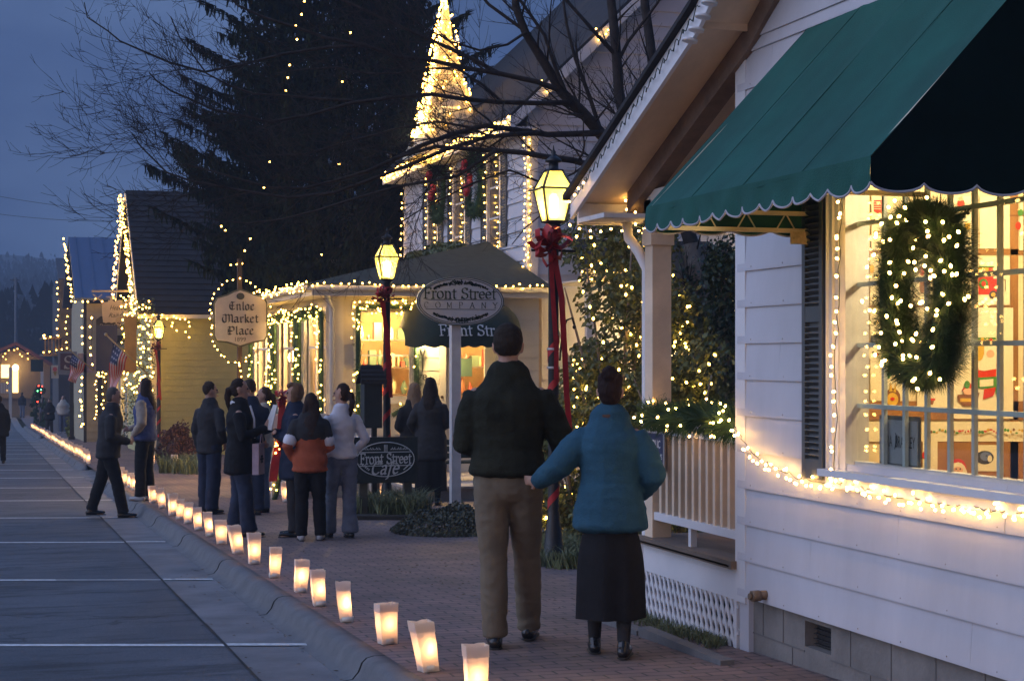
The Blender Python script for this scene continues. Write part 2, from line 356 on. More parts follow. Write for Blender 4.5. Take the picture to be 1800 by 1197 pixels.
# the strip of dead leaves and grass clinging to the kerb foot and the shop lattice
def blades(mb, cx, cy, z, n, rx, ry, h, w=.008, lean=.6, mi=0):
    for _ in range(n):
        a = random.uniform(0, 6.283); q = math.sqrt(random.random()); x = cx+rx*q*math.cos(a); y = cy+ry*q*math.sin(a)
        hh = h*random.uniform(.5, 1.1); d = Vector((random.gauss(0, lean), random.gauss(0, lean), 0))*hh*.7; u = Vector((random.uniform(-1, 1), random.uniform(-1, 1), 0)).normalized()*w
        p0 = Vector((x, y, z)); p1 = p0+d*.35+Vector((0, 0, hh*.65)); p2 = p0+d+Vector((0, 0, hh*random.uniform(.55, .95)))
        mb.add([p0-u, p0+u, p1+u*.8, p1-u*.8, p2], [(0, 1, 2, 3), (3, 2, 4)], mi)
# mountain side with winter woods
def hills():
    m = MB(); n, k = 90, 26
    for j in range(k+1):
        for i in range(n+1):
            t = i/n; f = j/k; x = -420+1300*t; y = 260+420*f
            h = 48*f**1.1*(1-.35*abs(t-.2))*(1+.35*noise.noise(Vector((x*.006, y*.008, 1))))+5*noise.noise(Vector((x*.02, y*.02, 4)))*f
            m.v.append((x, y, -4+h))
    for j in range(k):
        for i in range(n):
            a = j*(n+1)+i; m.f.append([a, a+1, a+n+2, a+n+1]); m.m.append(0); m.smooth.append(True)
    tag(m.build('hillside', pm('winter_woods', (.030, .036, .040), .95, .5, .06, .6, .5, spec=0)), kind='structure')
hills()
def farwood():
    m = MB(); rr = random.Random(3)
    for i in range(3200):
        y = rr.uniform(170, 560); x = rr.uniform(-.12, .22)*y; f = max(0, (y-260)/420)
        z = -5+48*f**1.1*.80; h = rr.uniform(7, 15); r = h*rr.uniform(.12, .26); con = rr.random() < .4
        for q in range(20 if con else 24):
            a = rr.uniform(0, 6.28); t = rr.random() if con else .3+.7*rr.random(); rad_ = r*(1-t if con else math.sin(math.pi*min(.97, t)))*rr.uniform(.5, 1.2)
            p = Vector((x+rad_*math.cos(a), y+rad_*math.sin(a), z+h*t)); s = h*.028*rr.uniform(.5, 1.4)
            m.add([p+Vector((-s, 0, -s)), p+Vector((s, 0, -s*1.4)), p+Vector((s*.3*rr.uniform(-1, 1), 0, s*1.6))], [(0, 1, 2)])
        m.add([(x-.15, y, z-1), (x+.15, y, z-1), (x, y, z+h*.9)], [(0, 1, 2)])
    tag(m.build('far_wood', pm('far_trees', (.030, .033, .034), .95, .5, .1, spec=0)), kind='stuff')
farwood()
# ================================================================== SIDING
def siding(mb, p0, p1, z0, z1, nrm, holes=(), e=.203, t=.016, top=None, zstart=None, joint=None, mi=0, rows=None):
    p0 = Vector(p0).to_2d(); p1 = Vector(p1).to_2d(); Lg = (p1-p0).length; d = (p1-p0)/Lg; nn = Vector(nrm).to_2d()
    z = z0; k = 0
    while z < z1-.01:
        zt = min(z+e, z1); zm = (z+zt)/2; iv = [(0, Lg)]
        if top:
            sa = [i*Lg/60 for i in range(61) if top(i*Lg/60) > zm]
            iv = [(min(sa), max(sa))] if len(sa) > 1 else []
        for (a, b, ha, hb) in holes:
            if ha < zm < hb:
                new = []
                for (s, q) in iv:
                    if a > s+.01: new.append((s, min(a, q)))
                    if b < q-.01: new.append((max(b, s), q))
                iv = [(s, q) for s, q in new if q > s]
        cuts = []
        if joint:
            j = joint*((k*.37) % 1)
            while j < Lg: cuts.append(j); j += joint
        for (s, q) in iv:
            seg = [s]+[c for c in cuts if s+.15 < c < q-.15]+[q]
            for i in range(len(seg)-1):
                a, b = seg[i]+(.0015 if i else 0), seg[i+1]-(.0015 if i < len(seg)-2 else 0)
                A = p0+d*a; B = p0+d*b; ot = nn*(t+(.0015 if i % 2 else 0)); ou = nn*.003
                q0 = (A.x+ot.x, A.y+ot.y, z); q1 = (B.x+ot.x, B.y+ot.y, z); q2 = (B.x+ou.x, B.y+ou.y, zt+.004); q3 = (A.x+ou.x, A.y+ou.y, zt+.004)
                mid0 = (A.x+ot.x, A.y+ot.y, z+.012); mid1 = (B.x+ot.x, B.y+ot.y, z+.012)
                mb.add([q0, q1, mid1, mid0, q2, q3, (A.x, A.y, z), (B.x, B.y, z)], [(0, 1, 2, 3), (3, 2, 4, 5), (6, 7, 1, 0), (6, 0, 3, 5), (7, 4, 2, 1)], mi)
        z = zt; k += 1
# ================================================================== THE NEAR SHOP
XW = 4.07; YC = 8.87
shop = thing('shop_house', (4.4, 7.5, -.2), 'white clapboard shop with green awning and lit display window, nearest building beside the pavement', 'house')
m = MB()
WY0, WY1, WZ0, WZ1 = 5.6, 7.66, .93, 2.62         # window opening
siding(m, (XW, YC), (XW, 4.4), .136, 3.25, (-1, 0), holes=[(YC-WY1-.06, YC-WY0, WZ0-.08, WZ1)], joint=2.4, top=lambda s: 3.28+.53*s)
m.box(XW, XW+.12, 4.4, WY0, .14, 3.2); m.box(XW, XW+.12, WY1, YC, .14, 3.2); m.box(XW, XW+.12, WY0, WY1, .14, WZ0-.03); m.box(XW, XW+.12, WY0, WY1, WZ1, 3.2)
# gable siding above and the wall facing down the street
m.prism([(XW+.002, YC, 3.2), (XW+.002, 4.4, 3.2), (XW+.002, 4.4, 5.4), (XW+.002, YC, 3.3)], (.11, 0, 0))
siding(m, (XW, YC), (XW, 4.4), 3.25, 5.2, (-1, 0), joint=2.4, top=lambda s: 3.28+.53*s)
siding(m, (9.5, YC), (XW, YC), .136, 3.3, (0, 1)); m.box(XW, 9.5, YC-.12, YC, -.2, 3.3)
m.build('wall', WHITE, shop)
m = MB(); rn = random.Random(4)
for k in range(15):
    for j in range(9):
        y = YC-.18-j*.406+rn.uniform(-.01, .01); z = .136+.203*k+.022
        if not (z > WZ0-.15 and y < 8.02): m.ball((XW-.0165, y, z), (.002, .004, .004), 5)
m.build('nail_heads', pm('nail_rust', (.22, .17, .14), .7, .3), shop)
m = MB(); m.box(XW-.014, XW+.03, YC-.10, YC+.03, .10, 3.32); m.build('corner_board', TRIM, shop)
m = MB(); m.box(XW+.03, XW+.25, 4.4, 7.83, -.5, .15); m.box(XW+.03, XW+.25, 8.12, YC-.01, -.5, .15); m.box(XW+.03, XW+.25, 7.83, 8.12, -.5, -.035); m.box(XW+.03, XW+.25, 7.83, 8.12, .10, .15)
m.box(XW+.16, XW+.25, 7.83, 8.12, -.035, .10)
fnd = m.build('foundation', CONC, shop)
# block joints as grooves laid proud of the blocks (mortar lines)
m = MB()
for z in (-.06, .14-.2*0-.001):
    m.box(XW+.026, XW+.031, 4.4, 7.83, z-.004, z+.003); m.box(XW+.026, XW+.031, 8.12, YC-.01, z-.004, z+.003)
for y in (8.62, 8.37, 7.62, 7.22, 6.82, 6.42, 6.02, 5.6): m.box(XW+.026, XW+.031, y, y+.007, -.056, .13)
for y in (8.76, 8.36-.1, 7.42, 7.02, 6.62, 6.22): m.box(XW+.026, XW+.031, y, y+.007, -.4, -.065)
m.build('mortar', pm('mortar_line', (.155, .145, .135), .95), fnd)
m = MB(); m.box(XW+.10, XW+.12, 7.835, 8.115, -.033, .098)
for i in range(5): m.bar((XW+.085, 7.84, -.02+i*.026), (XW+.085, 8.11, -.02+i*.026), .02, .004)
m.build('vent', pm('vent_metal', (.03, .028, .03), .6), fnd)
m = MB(); m.tube([(XW+.02, 8.50, .185), (XW-.055, 8.50, .183)], .026, 12); m.tube([(XW-.05, 8.50, .183), (XW-.10, 8.50, .18)], [.032, .032], 6); m.tube([(XW-.10, 8.5, .18), (XW-.115, 8.5, .18)], [.018, .018], 8)
m.build('drain_pipe', pm('brass_pipe', (.16, .11, .07), .5, .3, 20), shop)
# -- window
m = MB()
cas = [(WY1, WY1+.10, WZ0-.1, WZ1)]
for k, (w, o) in enumerate(((.10, .020), (.065, .036), (.03, .05))): m.box(XW-o, XW+.06, WY1+.10-w-.0*k, WY1+.10 if k == 0 else WY1+.10-.012*k, WZ0-.07, WZ1)
m.box(XW-.05, XW+.10, WY0, WY1, WZ1, WZ1+.08)
m.box(XW-.075, XW+.10, 4.6, WY1+.12, WZ0-.045, WZ0-.010); m.box(XW-.042, XW+.02, 4.6, WY1+.10, WZ0-.10, WZ0-.047)
m.box(XW-.03, XW+.1, 4.6, WY0, WZ0, WZ1)
wf = m.build('window', TRIM, shop)
m = MB()
m.box(XW-.012, XW+.1195, WY1-.06, WY1-.001, WZ0-.01, WZ1); m.box(XW+.04, XW+.10, WY0, WY1-.055, WZ0-.01, WZ0+.035); m.box(XW+.04, XW+.10, WY0, WY0+.05, WZ0+.035, WZ1)
m.build('frame', TRIM2, wf)
m = MB()
GXX = XW+.062
for k in range(1, 11):
    y = 7.545-.197*k+.0; m.box(GXX-.008, GXX+.012, y-.011, y+.011, WZ0+.02, WZ1)
for z in (1.24, 1.54, 1.84, 2.14, 2.44): m.box(GXX-.0105, GXX+.0145, WY0, WY1-.05, z-.011, z+.011)
m.build('muntins', pm('muntin_paint', (.58, .66, .66), .4), wf)
m = MB(); m.box(GXX-.016, GXX-.013, WY0, WY1-.05, WZ0+.03, WZ1); m.build('pane', GLASS, wf)
m = MB(); m.box(GXX-.040, GXX-.037, WY0, WY1-.05, WZ0+.03, WZ1); m.build('storm_pane', GLASS, wf)
# -- shutter left of the window
m = MB(); sy0, sy1 = WY1+.115, 8.0; SX = XW-.022
for (a, b) in ((sy0, sy0+.035), (sy1-.035, sy1)): m.box(SX-.028, SX, a, b, .93-.07, 2.62)
for (a, b) in ((.86, .96), (1.66, 1.74), (2.50, 2.62)): m.box(SX-.026, SX, sy0+.035, sy1-.035, a, b)
m.box(SX-.003, SX, sy0+.03, sy1-.03, .9, 2.6)
z = .975
while z < 2.49:
    if not 1.64 < z < 1.745: m.bar((SX-.014, sy0+.035, z), (SX-.014, sy1-.035, z), .034, .006, up=(.55, 0, .8))
    z += .031
m.build('shutter', SHUT, shop)
# -- display room behind the glass
m = MB(); IY = 8.25
m.box(XW+.13, 8, IY, IY+.05, .2, 3.1, 0); m.box(XW+.121, XW+.13, WY1+.02, IY, .2, 3.1, 0)
m.box(XW+.125, 8, 4.4, IY, .55, .70, 1); m.box(XW+.13, 8, 4.4, IY, 2.75, 2.8, 0); m.box(8, 8.05, 4.4, IY, .5, 2.8, 0); m.box(XW+.13, 8, 4.35, 4.4, .5, 2.8, 0)
room = m.build('display_room', [pm('cream_wall', (.74, .62, .40), .8, .06), pm('shelf_board', (.35, .20, .09), .6, .3)], shop)
def IP(px, py, off=.0): return AY(px, py, IY-.004-off)
def papers():
    BR = pm('brown_board', (.28, .13, .045), .6, .25, 9, stretch=(1, 1, .2)); m = MB()
    def R(mb, x0, y0, x1, y1, off, mi=0):
        a, b, c, d = IP(x0, y1, off), IP(x1, y1, off), IP(x1, y0, off), IP(x0, y0, off); mb.quad(a, b, c, d, mi=mi)
    for r in ((1500, 438, 1800, 448), (1776, 340, 1790, 900), (1500, 705, 1800, 738), (1585, 742, 1800, 900), (1500, 537, 1775, 540), (1440, 705, 1500, 900)): R(m, *r, .004)
    m.build('board_trim', BR, room)
    PAP = pm('drawing_paper', (.80, .73, .52), .85, .05, 30); cols = [PAP, pm('ink_red', (.55, .035, .02), .8), pm('ink_green', (.06, .22, .05), .8), pm('ink_brown', (.20, .08, .03), .8), pm('ink_yellow', (.62, .38, .05), .8), pm('ink_dark', (.04, .04, .04), .8), pm('ink_skin', (.75, .42, .27), .8), pm('ink_blue', (.12, .16, .30), .8)]
    def sheet_(x0, y0, x1, y1, shapes, name='drawing'):
        mb = MB(); R(mb, x0, y0, x1, y1, .008, 0)
        mb.prism([IP(x0, y1, .006), IP(x1, y1, .006), IP(x1, y0, .006), IP(x0, y0, .006)], (0, .002, 0), 0)
        for i, sh in enumerate(shapes):
            c = sh[0]; pts = sh[1]; mb.quad(*[IP(px, py, .0095+.0008*i) for px, py in pts], mi=c)
        o = mb.build(name, cols, room); return o
    def el(c, cx, cy, rx, ry, n=16, a0=0, a1=6.2832): return (c, [(cx+rx*math.cos(a0+(a1-a0)*i/n), cy+ry*math.sin(a0+(a1-a0)*i/n)) for i in range(n)])
    def bx(c, x0, y0, x1, y1): return (c, [(x0, y1), (x1, y1), (x1, y0), (x0, y0)])
    # chimney of brick, mitten, toy lorry, stockings, rabbit toy, holly border, bearded face, badger portrait
    sheet_(1532, 344, 1560, 440, [bx(1, 1536, 352, 1555, 372), (1, [(1536, 372), (1555, 372), (1546, 377)])]+[bx(0, 1536, 355+4*k, 1555, 356+4*k) for k in range(4)]+[bx(3, 1536, 406, 1548, 409)])
    sheet_(1672, 345, 1715, 470, [el(1, 1690, 358, 6, 7), bx(1, 1683, 353, 1694, 362), (6, [(1684, 348), (1692, 344), (1694, 352), (1686, 354)]), bx(4, 1696, 392, 1705, 404), bx(3, 1692, 410, 1726, 411)])
    sheet_(1722, 346, 1775, 437, [])
    sheet_(1792, 346, 1840, 440, [el(1, 1790, 397, 5, 7), bx(3, 1775, 378, 1800, 380), el(2, 1794, 374, 5, 6)])
    sheet_(1718, 452, 1775, 536, [bx(1, 1720, 490, 1758, 518), bx(1, 1720, 470, 1746, 490), bx(4, 1720, 471, 1738, 481), el(6, 1729, 477, 4, 5), el(2, 1729, 499, 8, 9), el(1, 1729, 499, 4, 5), el(5, 1746, 518, 7, 7), el(4, 1746, 518, 4, 4), bx(5, 1759, 491, 1768, 492), bx(5, 1767, 491, 1768, 512), bx(2, 1720, 468, 1748, 470), el(6, 1755, 494, 3, 3)])
    sheet_(1530, 446, 1560, 536, [el(4, 1533, 473, 4, 8), el(1, 1556, 480, 4, 5)])
    sheet_(1606, 446, 1640, 536, [el(1, 1621, 477, 5, 8), el(3, 1621, 504, 5, 12), (3, [(1616, 470), (1620, 478), (1613, 480)]), bx(5, 1613, 515, 1628, 516)])
    sheet_(1530, 541, 1600, 704, [el(0, 1538, 622, 12, 13), el(5, 1535, 619, 2, 2), (1, [(1541, 620), (1549, 622), (1541, 625)]), bx(5, 1531, 590, 1550, 609), el(2, 1562, 650, 5, 16), el(3, 1569, 700, 14, 18), el(4, 1569, 702, 10, 12), (4, [(1563, 688), (1566, 670), (1569, 688)]), (4, [(1570, 688), (1575, 671), (1575, 690)]), el(1, 1569, 701, 4, 3)])
    sheet_(1612, 541, 1668, 716, [bx(1, 1632, 700, 1644, 704), (3, [(1634, 704), (1642, 704), (1640, 711), (1636, 711)]), bx(1, 1640, 717, 1656, 718)])
    sheet_(1672, 541, 1781, 736, [(1, [(1717, 648), (1752, 640), (1751, 662), (1718, 666)]), (0, [(1719, 650), (1738, 622), (1750, 630), (1752, 648), (1730, 652)]), el(6, 1741, 622, 7, 7), el(4, 1722, 622, 7, 12), bx(4, 1712, 608, 1730, 624), (2, [(1712, 664), (1752, 662), (1754, 684), (1714, 682)]), (0, [(1722, 668), (1746, 666), (1746, 678), (1722, 680)]), (1, [(1730, 684), (1752, 680), (1746, 696), (1728, 702)]), (3, [(1683, 694), (1722, 690), (1716, 712), (1694, 714), (1684, 704)]), bx(4, 1688, 700, 1716, 706), (1, [(1690, 686), (1704, 672), (1716, 684)]), el(6, 1702, 688, 9, 6), el(2, 1754, 686, 4, 9), el(2, 1700, 676, 5, 7), bx(2, 1718, 593, 1752, 597), el(4, 1727, 596, 3, 3), el(1, 1742, 597, 3, 3)])
    sh = []
    rr = random.Random(5)
    for k in range(34):
        x = 1632+k*5; c = rr.choice([2, 2, 1, 4, 2, 3]); sh.append(el(c, x, 758+rr.uniform(-3, 3), rr.uniform(1.5, 3.5), rr.uniform(1.5, 3.2), 6))
    sheet_(1524, 741, 1800, 776, sh, 'holly_border')
    sheet_(1712, 782, 1763, 828, [el(5, 1731, 804, 16, 12), el(7, 1733, 802, 10, 8), el(0, 1740, 806, 4, 6), el(5, 1734, 801, 1.5, 1.5)])
    sheet_(1622, 776, 1648, 850, [el(5, 1629, 812, 3, 14), el(1, 1624, 800, 3, 6)])
    mb = MB()
    for sh_ in (el(1, 1684, 823, 15, 17), el(0, 1684, 838, 17, 26), el(6, 1684, 826, 9, 6), el(5, 1681, 824, 1.5, 1.5), el(5, 1688, 824, 1.5, 1.5), el(3, 1684, 830, 2, 2)):
        mb.prism([IP(px, py, .012+.002*len(mb.v)/34) for px, py in sh_[1]], (0, .001, 0), sh_[0])
    mb.build('bearded_cutout', cols, room)
papers()
# grey display sign in the window (text added below)
def qpanel(mb, a, b, c, d, th, mi=0):
    n = (Vector(b)-Vector(a)).cross(Vector(d)-Vector(a)).normalized()*th
    mb.prism([a, b, c, d], n, mi)
# -- awning
AY0, AY1, AXF, AZV, AZT, AZW = 5.72, 8.0, 3.16, 2.09, 2.23, 3.20
def awning():
    m = MB(); n = 46; P = []
    seams = [AY0+(AY1-AY0)*k/4 for k in range(5)]
    def sagz(y, t):
        f = ((y-AY0)/(AY1-AY0)*4) % 1; return -.060*math.sin(math.pi*f)**.7*math.sin(math.pi*min(1, t*.9+.1))-.012*noise.noise(Vector((y*3.2, t*2.2, 0)))-.006*noise.noise(Vector((y*11, t*2.0, 5)))-.008*math.sin(t*7+y*2.5)*math.exp(-((f-.5)**2)*14)
    K = 14
    for i in range(n+1):
        y = AY1+(AY0-AY1)*i/n
        for k in range(K+1):
            t = k/K; P.append((AXF+(XW-.0-AXF)*t, y, AZT+(AZW-AZT)*t+sagz(y, t)+.0))
    m.add(P, [(i*(K+1)+k, (i+1)*(K+1)+k, (i+1)*(K+1)+k+1, i*(K+1)+k+1) for i in range(n) for k in range(K)], 0, True)
    m.build('awning_top', GREENCAN, aw)
    for y in seams[1:-1]:
        m = MB(); m.tube([(AXF+(XW-AXF)*k/K, y, AZT+(AZW-AZT)*k/K+.002) for k in range(K+1)], .002, 4, caps=False); m.build('seam', GREENCAN, aw)
    # front valance with scallops and soft folds
    def valance(a, b, nsc, name, dark, seedv, inward, amp=.012):
        m = MB(); a = Vector(a); b = Vector(b); Lg = (b-a).length; d = (b-a)/Lg; nn = Vector(inward); N = nsc*12; K = 6
        for i in range(N+1):
            s = i/N; sc = abs(math.sin(math.pi*s*nsc)); zb = AZV+.012+(.034*(1-sc**.6)); zt = AZT+.004
            for k in range(K+1):
                t = k/K; fold = amp*t*(noise.noise(Vector((s*Lg*9, seedv, t)))*1.6+math.sin(s*Lg*26+seedv)*.6)
                p = a+d*(Lg*s)+nn*fold; m.v.append((p.x, p.y, zt+(zb-zt)*t))
        for i in range(N):
            for k in range(K): m.f.append([i*(K+1)+k, i*(K+1)+k+1, (i+1)*(K+1)+k+1, (i+1)*(K+1)+k]); m.m.append(0); m.smooth.append(True)
        v = m.build(name, SHADECAN if amp == .004 and seedv == 4.1 else GREENCAN, aw)
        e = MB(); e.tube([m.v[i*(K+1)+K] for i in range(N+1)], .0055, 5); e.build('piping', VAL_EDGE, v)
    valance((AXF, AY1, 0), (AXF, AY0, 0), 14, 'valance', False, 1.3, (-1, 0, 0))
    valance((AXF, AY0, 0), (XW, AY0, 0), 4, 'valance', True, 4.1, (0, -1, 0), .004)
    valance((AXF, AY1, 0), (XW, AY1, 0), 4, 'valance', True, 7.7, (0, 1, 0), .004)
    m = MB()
    for y in (AY0, AY1): m = MB(); m.quad((AXF, y, AZT), (XW, y, AZT), (XW, y, AZW)); m.build('side_panel', SHADECAN if y == AY0 else GREENCAN, aw)
    pass
    m = MB(); CR = .011
    for y in (AY0+.03, AY1-.03, (AY0+AY1)/2):
        m.bar((AXF+.02, y, AZT-.012), (XW, y, AZT-.012), .022, .022); m.bar((AXF+.02, y, AZT-.0), (XW-.01, y, AZW-.06), .02, .02)
    y = AY1-.03; m.bar((AXF+.1, y, AZT-.10), (XW-.03, y, AZT-.10), .02, .022)
    for k in range(7):
        a = AXF+.15+k*.11; m.bar((a, y, AZT-.1), (a+.05*(1 if k % 2 else -1), y, AZT-.02), .006, .006)
    m.bar((AXF+.02, AY0+.03, AZT-.012), (AXF+.02, AY1-.03, AZT-.012), .024, .024)
    m.build('awning_frame', pm('awning_tube', (.62, .52, .36), .5), aw)
    m = MB(); m.box(XW-.14, XW-.03, AY1-.055, AY1-.05, AZT-.17, AZT-.105)
    m.build('maker_tag', pm('tag_paper', (.55, .42, .25), .7, .3, 40), aw)
aw = tag(bpy.data.objects.new('awning', None)); COL.objects.link(aw); aw.parent = shop
awning()
# -- roof with the rake over the porch, soffit, scalloped fascia, cornice return
def rz(y): # underside of rake at plane X
    if y > 8.69: return 2.49+(10.71-y)*(3.31-2.49)/(10.71-8.69)
    return 3.31+(8.69-y)*.62
m = MB(); ys = [10.95, 10.71, 8.69, 4.4]
def slab(mb, ya, yb, x0, x1, dz, th, mi=0):
    mb.prism([(x0, ya, rz(ya)+dz), (x0, yb, rz(yb)+dz), (x0, yb, rz(yb)+dz+th), (x0, ya, rz(ya)+dz+th)], (x1-x0, 0, 0), mi)
for a, b in ((10.85, 8.69), (8.69, 4.4)): slab(m, a, b, 3.68, 9.5, .10, .03)
m.build('roof', SHINGLE, shop)
m = MB()
for a, b in ((10.80, 8.69), (8.69, 4.4)): slab(m, a, b, 3.72, 3.745, -.05, .145)
# scalloped upper edge trim
for i in range(26):
    y = 8.75-i*.09; m.tube([(3.715, y, rz(y)-.045), (3.712, y, rz(y)-.06)], [.045, .045], 10)
m.build('fascia', TRIM, shop)
m = MB()
for a, b in ((10.78, 8.69), (8.69, 4.4)): slab(m, a, b, 3.747, 9.4, .012, .012)
m.box(3.747, 9.4, 8.68, 8.70, rz(8.69)-.02, rz(8.69)+.02)
m.build('soffit', SOFFIT, shop)
m = MB()
for a, b in ((10.55, 8.69), (8.69, 4.4)): slab(m, a, b, 4.03, 4.14, -.13, .14)
m.build('frieze', BEAM, shop)
m = MB()
m.prism([(3.74, 10.72, 2.36), (4.1, 10.72, 2.36), (4.1, 10.72, 2.50), (3.74, 10.72, 2.50)], (0, -.03, 0))
m.box(3.74, 4.16, 10.2, 10.69, 2.37, 2.40); m.box(4.09, 4.16, 10.05, 10.4, 2.31, 2.56)
m.box(4.09, 9.4, 10.28, 10.40, 2.31, 2.50)
m.build('cornice_return', TRIM2, shop)
m = MB(); m.box(XW, XW+.13, 10.20, 10.33, .30, 2.31); m.box(XW-.015, XW+.145, 10.185, 10.345, 2.2, 2.31)
m.build('porch_post', SOFFIT, shop)
m = MB(); m.tube([(4.04, 10.58, 2.38), (4.04, 10.55, 2.27), (4.06, 10.42, 2.17), (4.10, 10.37, 2.05), (4.10, 10.37, .30), (4.06, 10.38, .16)], .035, 8); m.build('downspout', TRIM, shop)
m = MB(); m.box(XW-.05, 9.4, YC+.01, 10.42, .28, .325); 
for i in range(11): m.box(XW-.052, XW-.048, YC+.04, 10.40, .29, .30)
m.build('porch_deck', DKWOOD, shop)
m = MB(); m.box(XW-.005, XW+.03, YC+.03, 10.40, .10, .28); m.build('skirt_board', TRIM, shop)
m = MB(); zb0, zb1 = -.225, .10
for i in range(-6, 26):
    y = YC+.04+i*.073
    for sgn, xx in ((1, XW+.002), (-1, XW+.012)):
        a = Vector((xx, y, zb0)); b = Vector((xx, y+sgn*.16, zb1))
        lo, hi = YC+.03, 10.40
        t0, t1 = 0., 1.
        for (lim, s) in ((lo, -1), (hi, 1)):
            ya, yb = a.y, b.y
            if (ya-lim)*s > 0 and (yb-lim)*s > 0: t1 = -1
            elif (ya-lim)*s > 0: t0 = max(t0, (lim-ya)/(yb-ya))
            elif (yb-lim)*s > 0: t1 = min(t1, (lim-ya)/(yb-ya))
        if t1 > t0: m.bar(a.lerp(b, t0), a.lerp(b, t1), .008, .026, up=(1, 0, 0)) if False else m.bar(a.lerp(b, t0), a.lerp(b, t1), .026, .008, up=(1, 0, 0))
m.box(XW-.006, XW+.018, YC+.03, YC+.06, zb0, zb1)
m.build('lattice', TRIM, shop)
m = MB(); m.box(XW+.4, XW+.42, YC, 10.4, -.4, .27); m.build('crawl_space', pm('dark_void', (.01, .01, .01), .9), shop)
rail = MB(); rail.box(XW-.005, XW+.085, YC+.03, 10.2, 1.045, 1.08); rail.box(XW+.02, XW+.06, YC+.03, 10.2, .99, 1.045); rail.box(XW+.01, XW+.07, YC+.03, 10.2, .44, .49)
rail.box(XW+.02, XW+.06, 9.62, 9.66, .325, .44)
rl = rail.build('porch_railing', TRIM, shop)
for k in range(12):
    m = MB(); y = 8.965+k*.105; m.box(XW+.022, XW+.058, y-.018, y+.018, .49, .99); m.build('baluster', SOFFIT, rl)
for x in (5.2, 6.4, 7.6, 8.27): m = MB(); m.box(x, x+.1, 10.24, 10.3, .3, 2.3); m.build('porch_post', TRIM, shop)
# warm bulb fixture: display spots inside the shop
def lamp_point(loc, e, col, r, parent=None, name='display_lamp'):
    l = bpy.data.lights.new(name, 'POINT'); l.energy = e; l.color = col; l.shadow_soft_size = r
    o = bpy.data.objects.new(name, l); COL.objects.link(o); o.location = loc
    if parent:
        o.parent = parent; o.location = Vector(loc)-ORG[parent.name]
    return o
lamp_point((5.0, 7.0, 2.5), 160, (1, .74, .40), .12, shop)
# ================================================================== LETTERING (broad-nib strokes, cut from thin sheet)
def hull(P):
    P = sorted(set((round(x, 5), round(y, 5)) for x, y in P))
    def half(pts):
        h = []
        for p in pts:
            while len(h) > 1 and (h[-1][0]-h[-2][0])*(p[1]-h[-2][1])-(h[-1][1]-h[-2][1])*(p[0]-h[-2][0]) <= 0: h.pop()
            h.append(p)
        return h
    a = half(P); b = half(P[::-1]); return a[:-1]+b[:-1]
def arc(cx, cy, rx, ry, a0, a1, n=10): return [(cx+rx*math.cos(rad(a0+(a1-a0)*i/n)), cy+ry*math.sin(rad(a0+(a1-a0)*i/n))) for i in range(n+1)]
def sf(x, y, w=.17): return [(x-w, y), (x+w, y)]
ROMAN = {
 'F': (.98, [[(.25, 0), (.25, 1.42)], [(.05, 1.42), (.92, 1.42)], [(.92, 1.42), (.92, 1.18)], [(.25, .75), (.68, .75)], [(.68, .9), (.68, .6)], sf(.25, 0, .2)]),
 'S': (.98, [arc(.47, 1.07, .33, .35, 30, 270, 12)+arc(.47, .36, .36, .36, 90, -160, 12), [(.80, 1.4), (.78, 1.12)], [(.12, .35), (.1, .02)]]),
 'C': (1.15, [arc(.62, .71, .5, .71, 45, 315, 18), [(1.0, 1.4), (1.0, 1.08)]]),
 'r': (.66, [[(.22, 0), (.22, .96)], [(.06, .96), (.22, .96)], sf(.22, 0), arc(.47, .66, .25, .3, 165, 55, 6), [(.58, .88), (.6, .8)]]),
 'o': (.94, [arc(.46, .48, .36, .48, 0, 360, 20)]),
 'n': (1.02, [[(.22, 0), (.22, .96)], [(.06, .96), (.22, .96)], sf(.22, 0), arc(.5, .64, .28, .32, 165, 0, 8)+[(.78, 0)], sf(.78, 0)]),
 't': (.60, [[(.26, 1.25), (.26, .2)]+arc(.4, .16, .14, .16, 180, 300, 6), [(.04, .94), (.54, .94)]]),
 'e': (.84, [[(.12, .54), (.72, .54)]+arc(.43, .5, .32, .46, 8, 320, 16)]),
 'a': (.86, [arc(.36, .66, .24, .3, 150, 0, 7)+[(.6, .1), (.74, .02)], arc(.32, .27, .22, .27, 60, 330, 10)]),
 'f': (.60, [arc(.46, 1.15, .2, .28, 50, 180, 6)+[(.26, -.3)]+arc(.08, -.3, .18, .2, 0, -80, 4), [(.05, .94), (.52, .94)]]),
 'A': (1.1, [[(.52, 1.42), (.9, 0)], [(.52, 1.42), (.15, 0)], [(.3, .5), (.78, .5)], sf(.15, 0, .13), sf(.9, 0, .15)]),
 'O': (1.2, [arc(.6, .71, .5, .71, 0, 360, 22)]), 'M': (1.4, [[(.2, 0), (.2, 1.42)], [(.2, 1.42), (.68, .2)], [(.68, .2), (1.18, 1.42)], [(1.18, 1.42), (1.18, 0)], sf(.2, 0, .13), sf(1.18, 0, .15)]),
 'P': (.98, [[(.22, 0), (.22, 1.42)], [(.08, 1.42), (.5, 1.42)]+arc(.5, 1.04, .36, .38, 90, -90, 8)+[(.22, .66)], sf(.22, 0)]),
 'N': (1.2, [[(.2, 0), (.2, 1.42)], [(.2, 1.42), (.98, 0)], [(.98, 0), (.98, 1.42)], sf(.2, 0, .13), sf(.98, 1.42, .13)]),
 'Y': (1.05, [[(.1, 1.42), (.52, .72)], [(.92, 1.42), (.52, .72)], [(.52, .72), (.52, 0)], sf(.52, 0), sf(.1, 1.42, .12), sf(.92, 1.42, .12)]), ' ': (.55, [])}
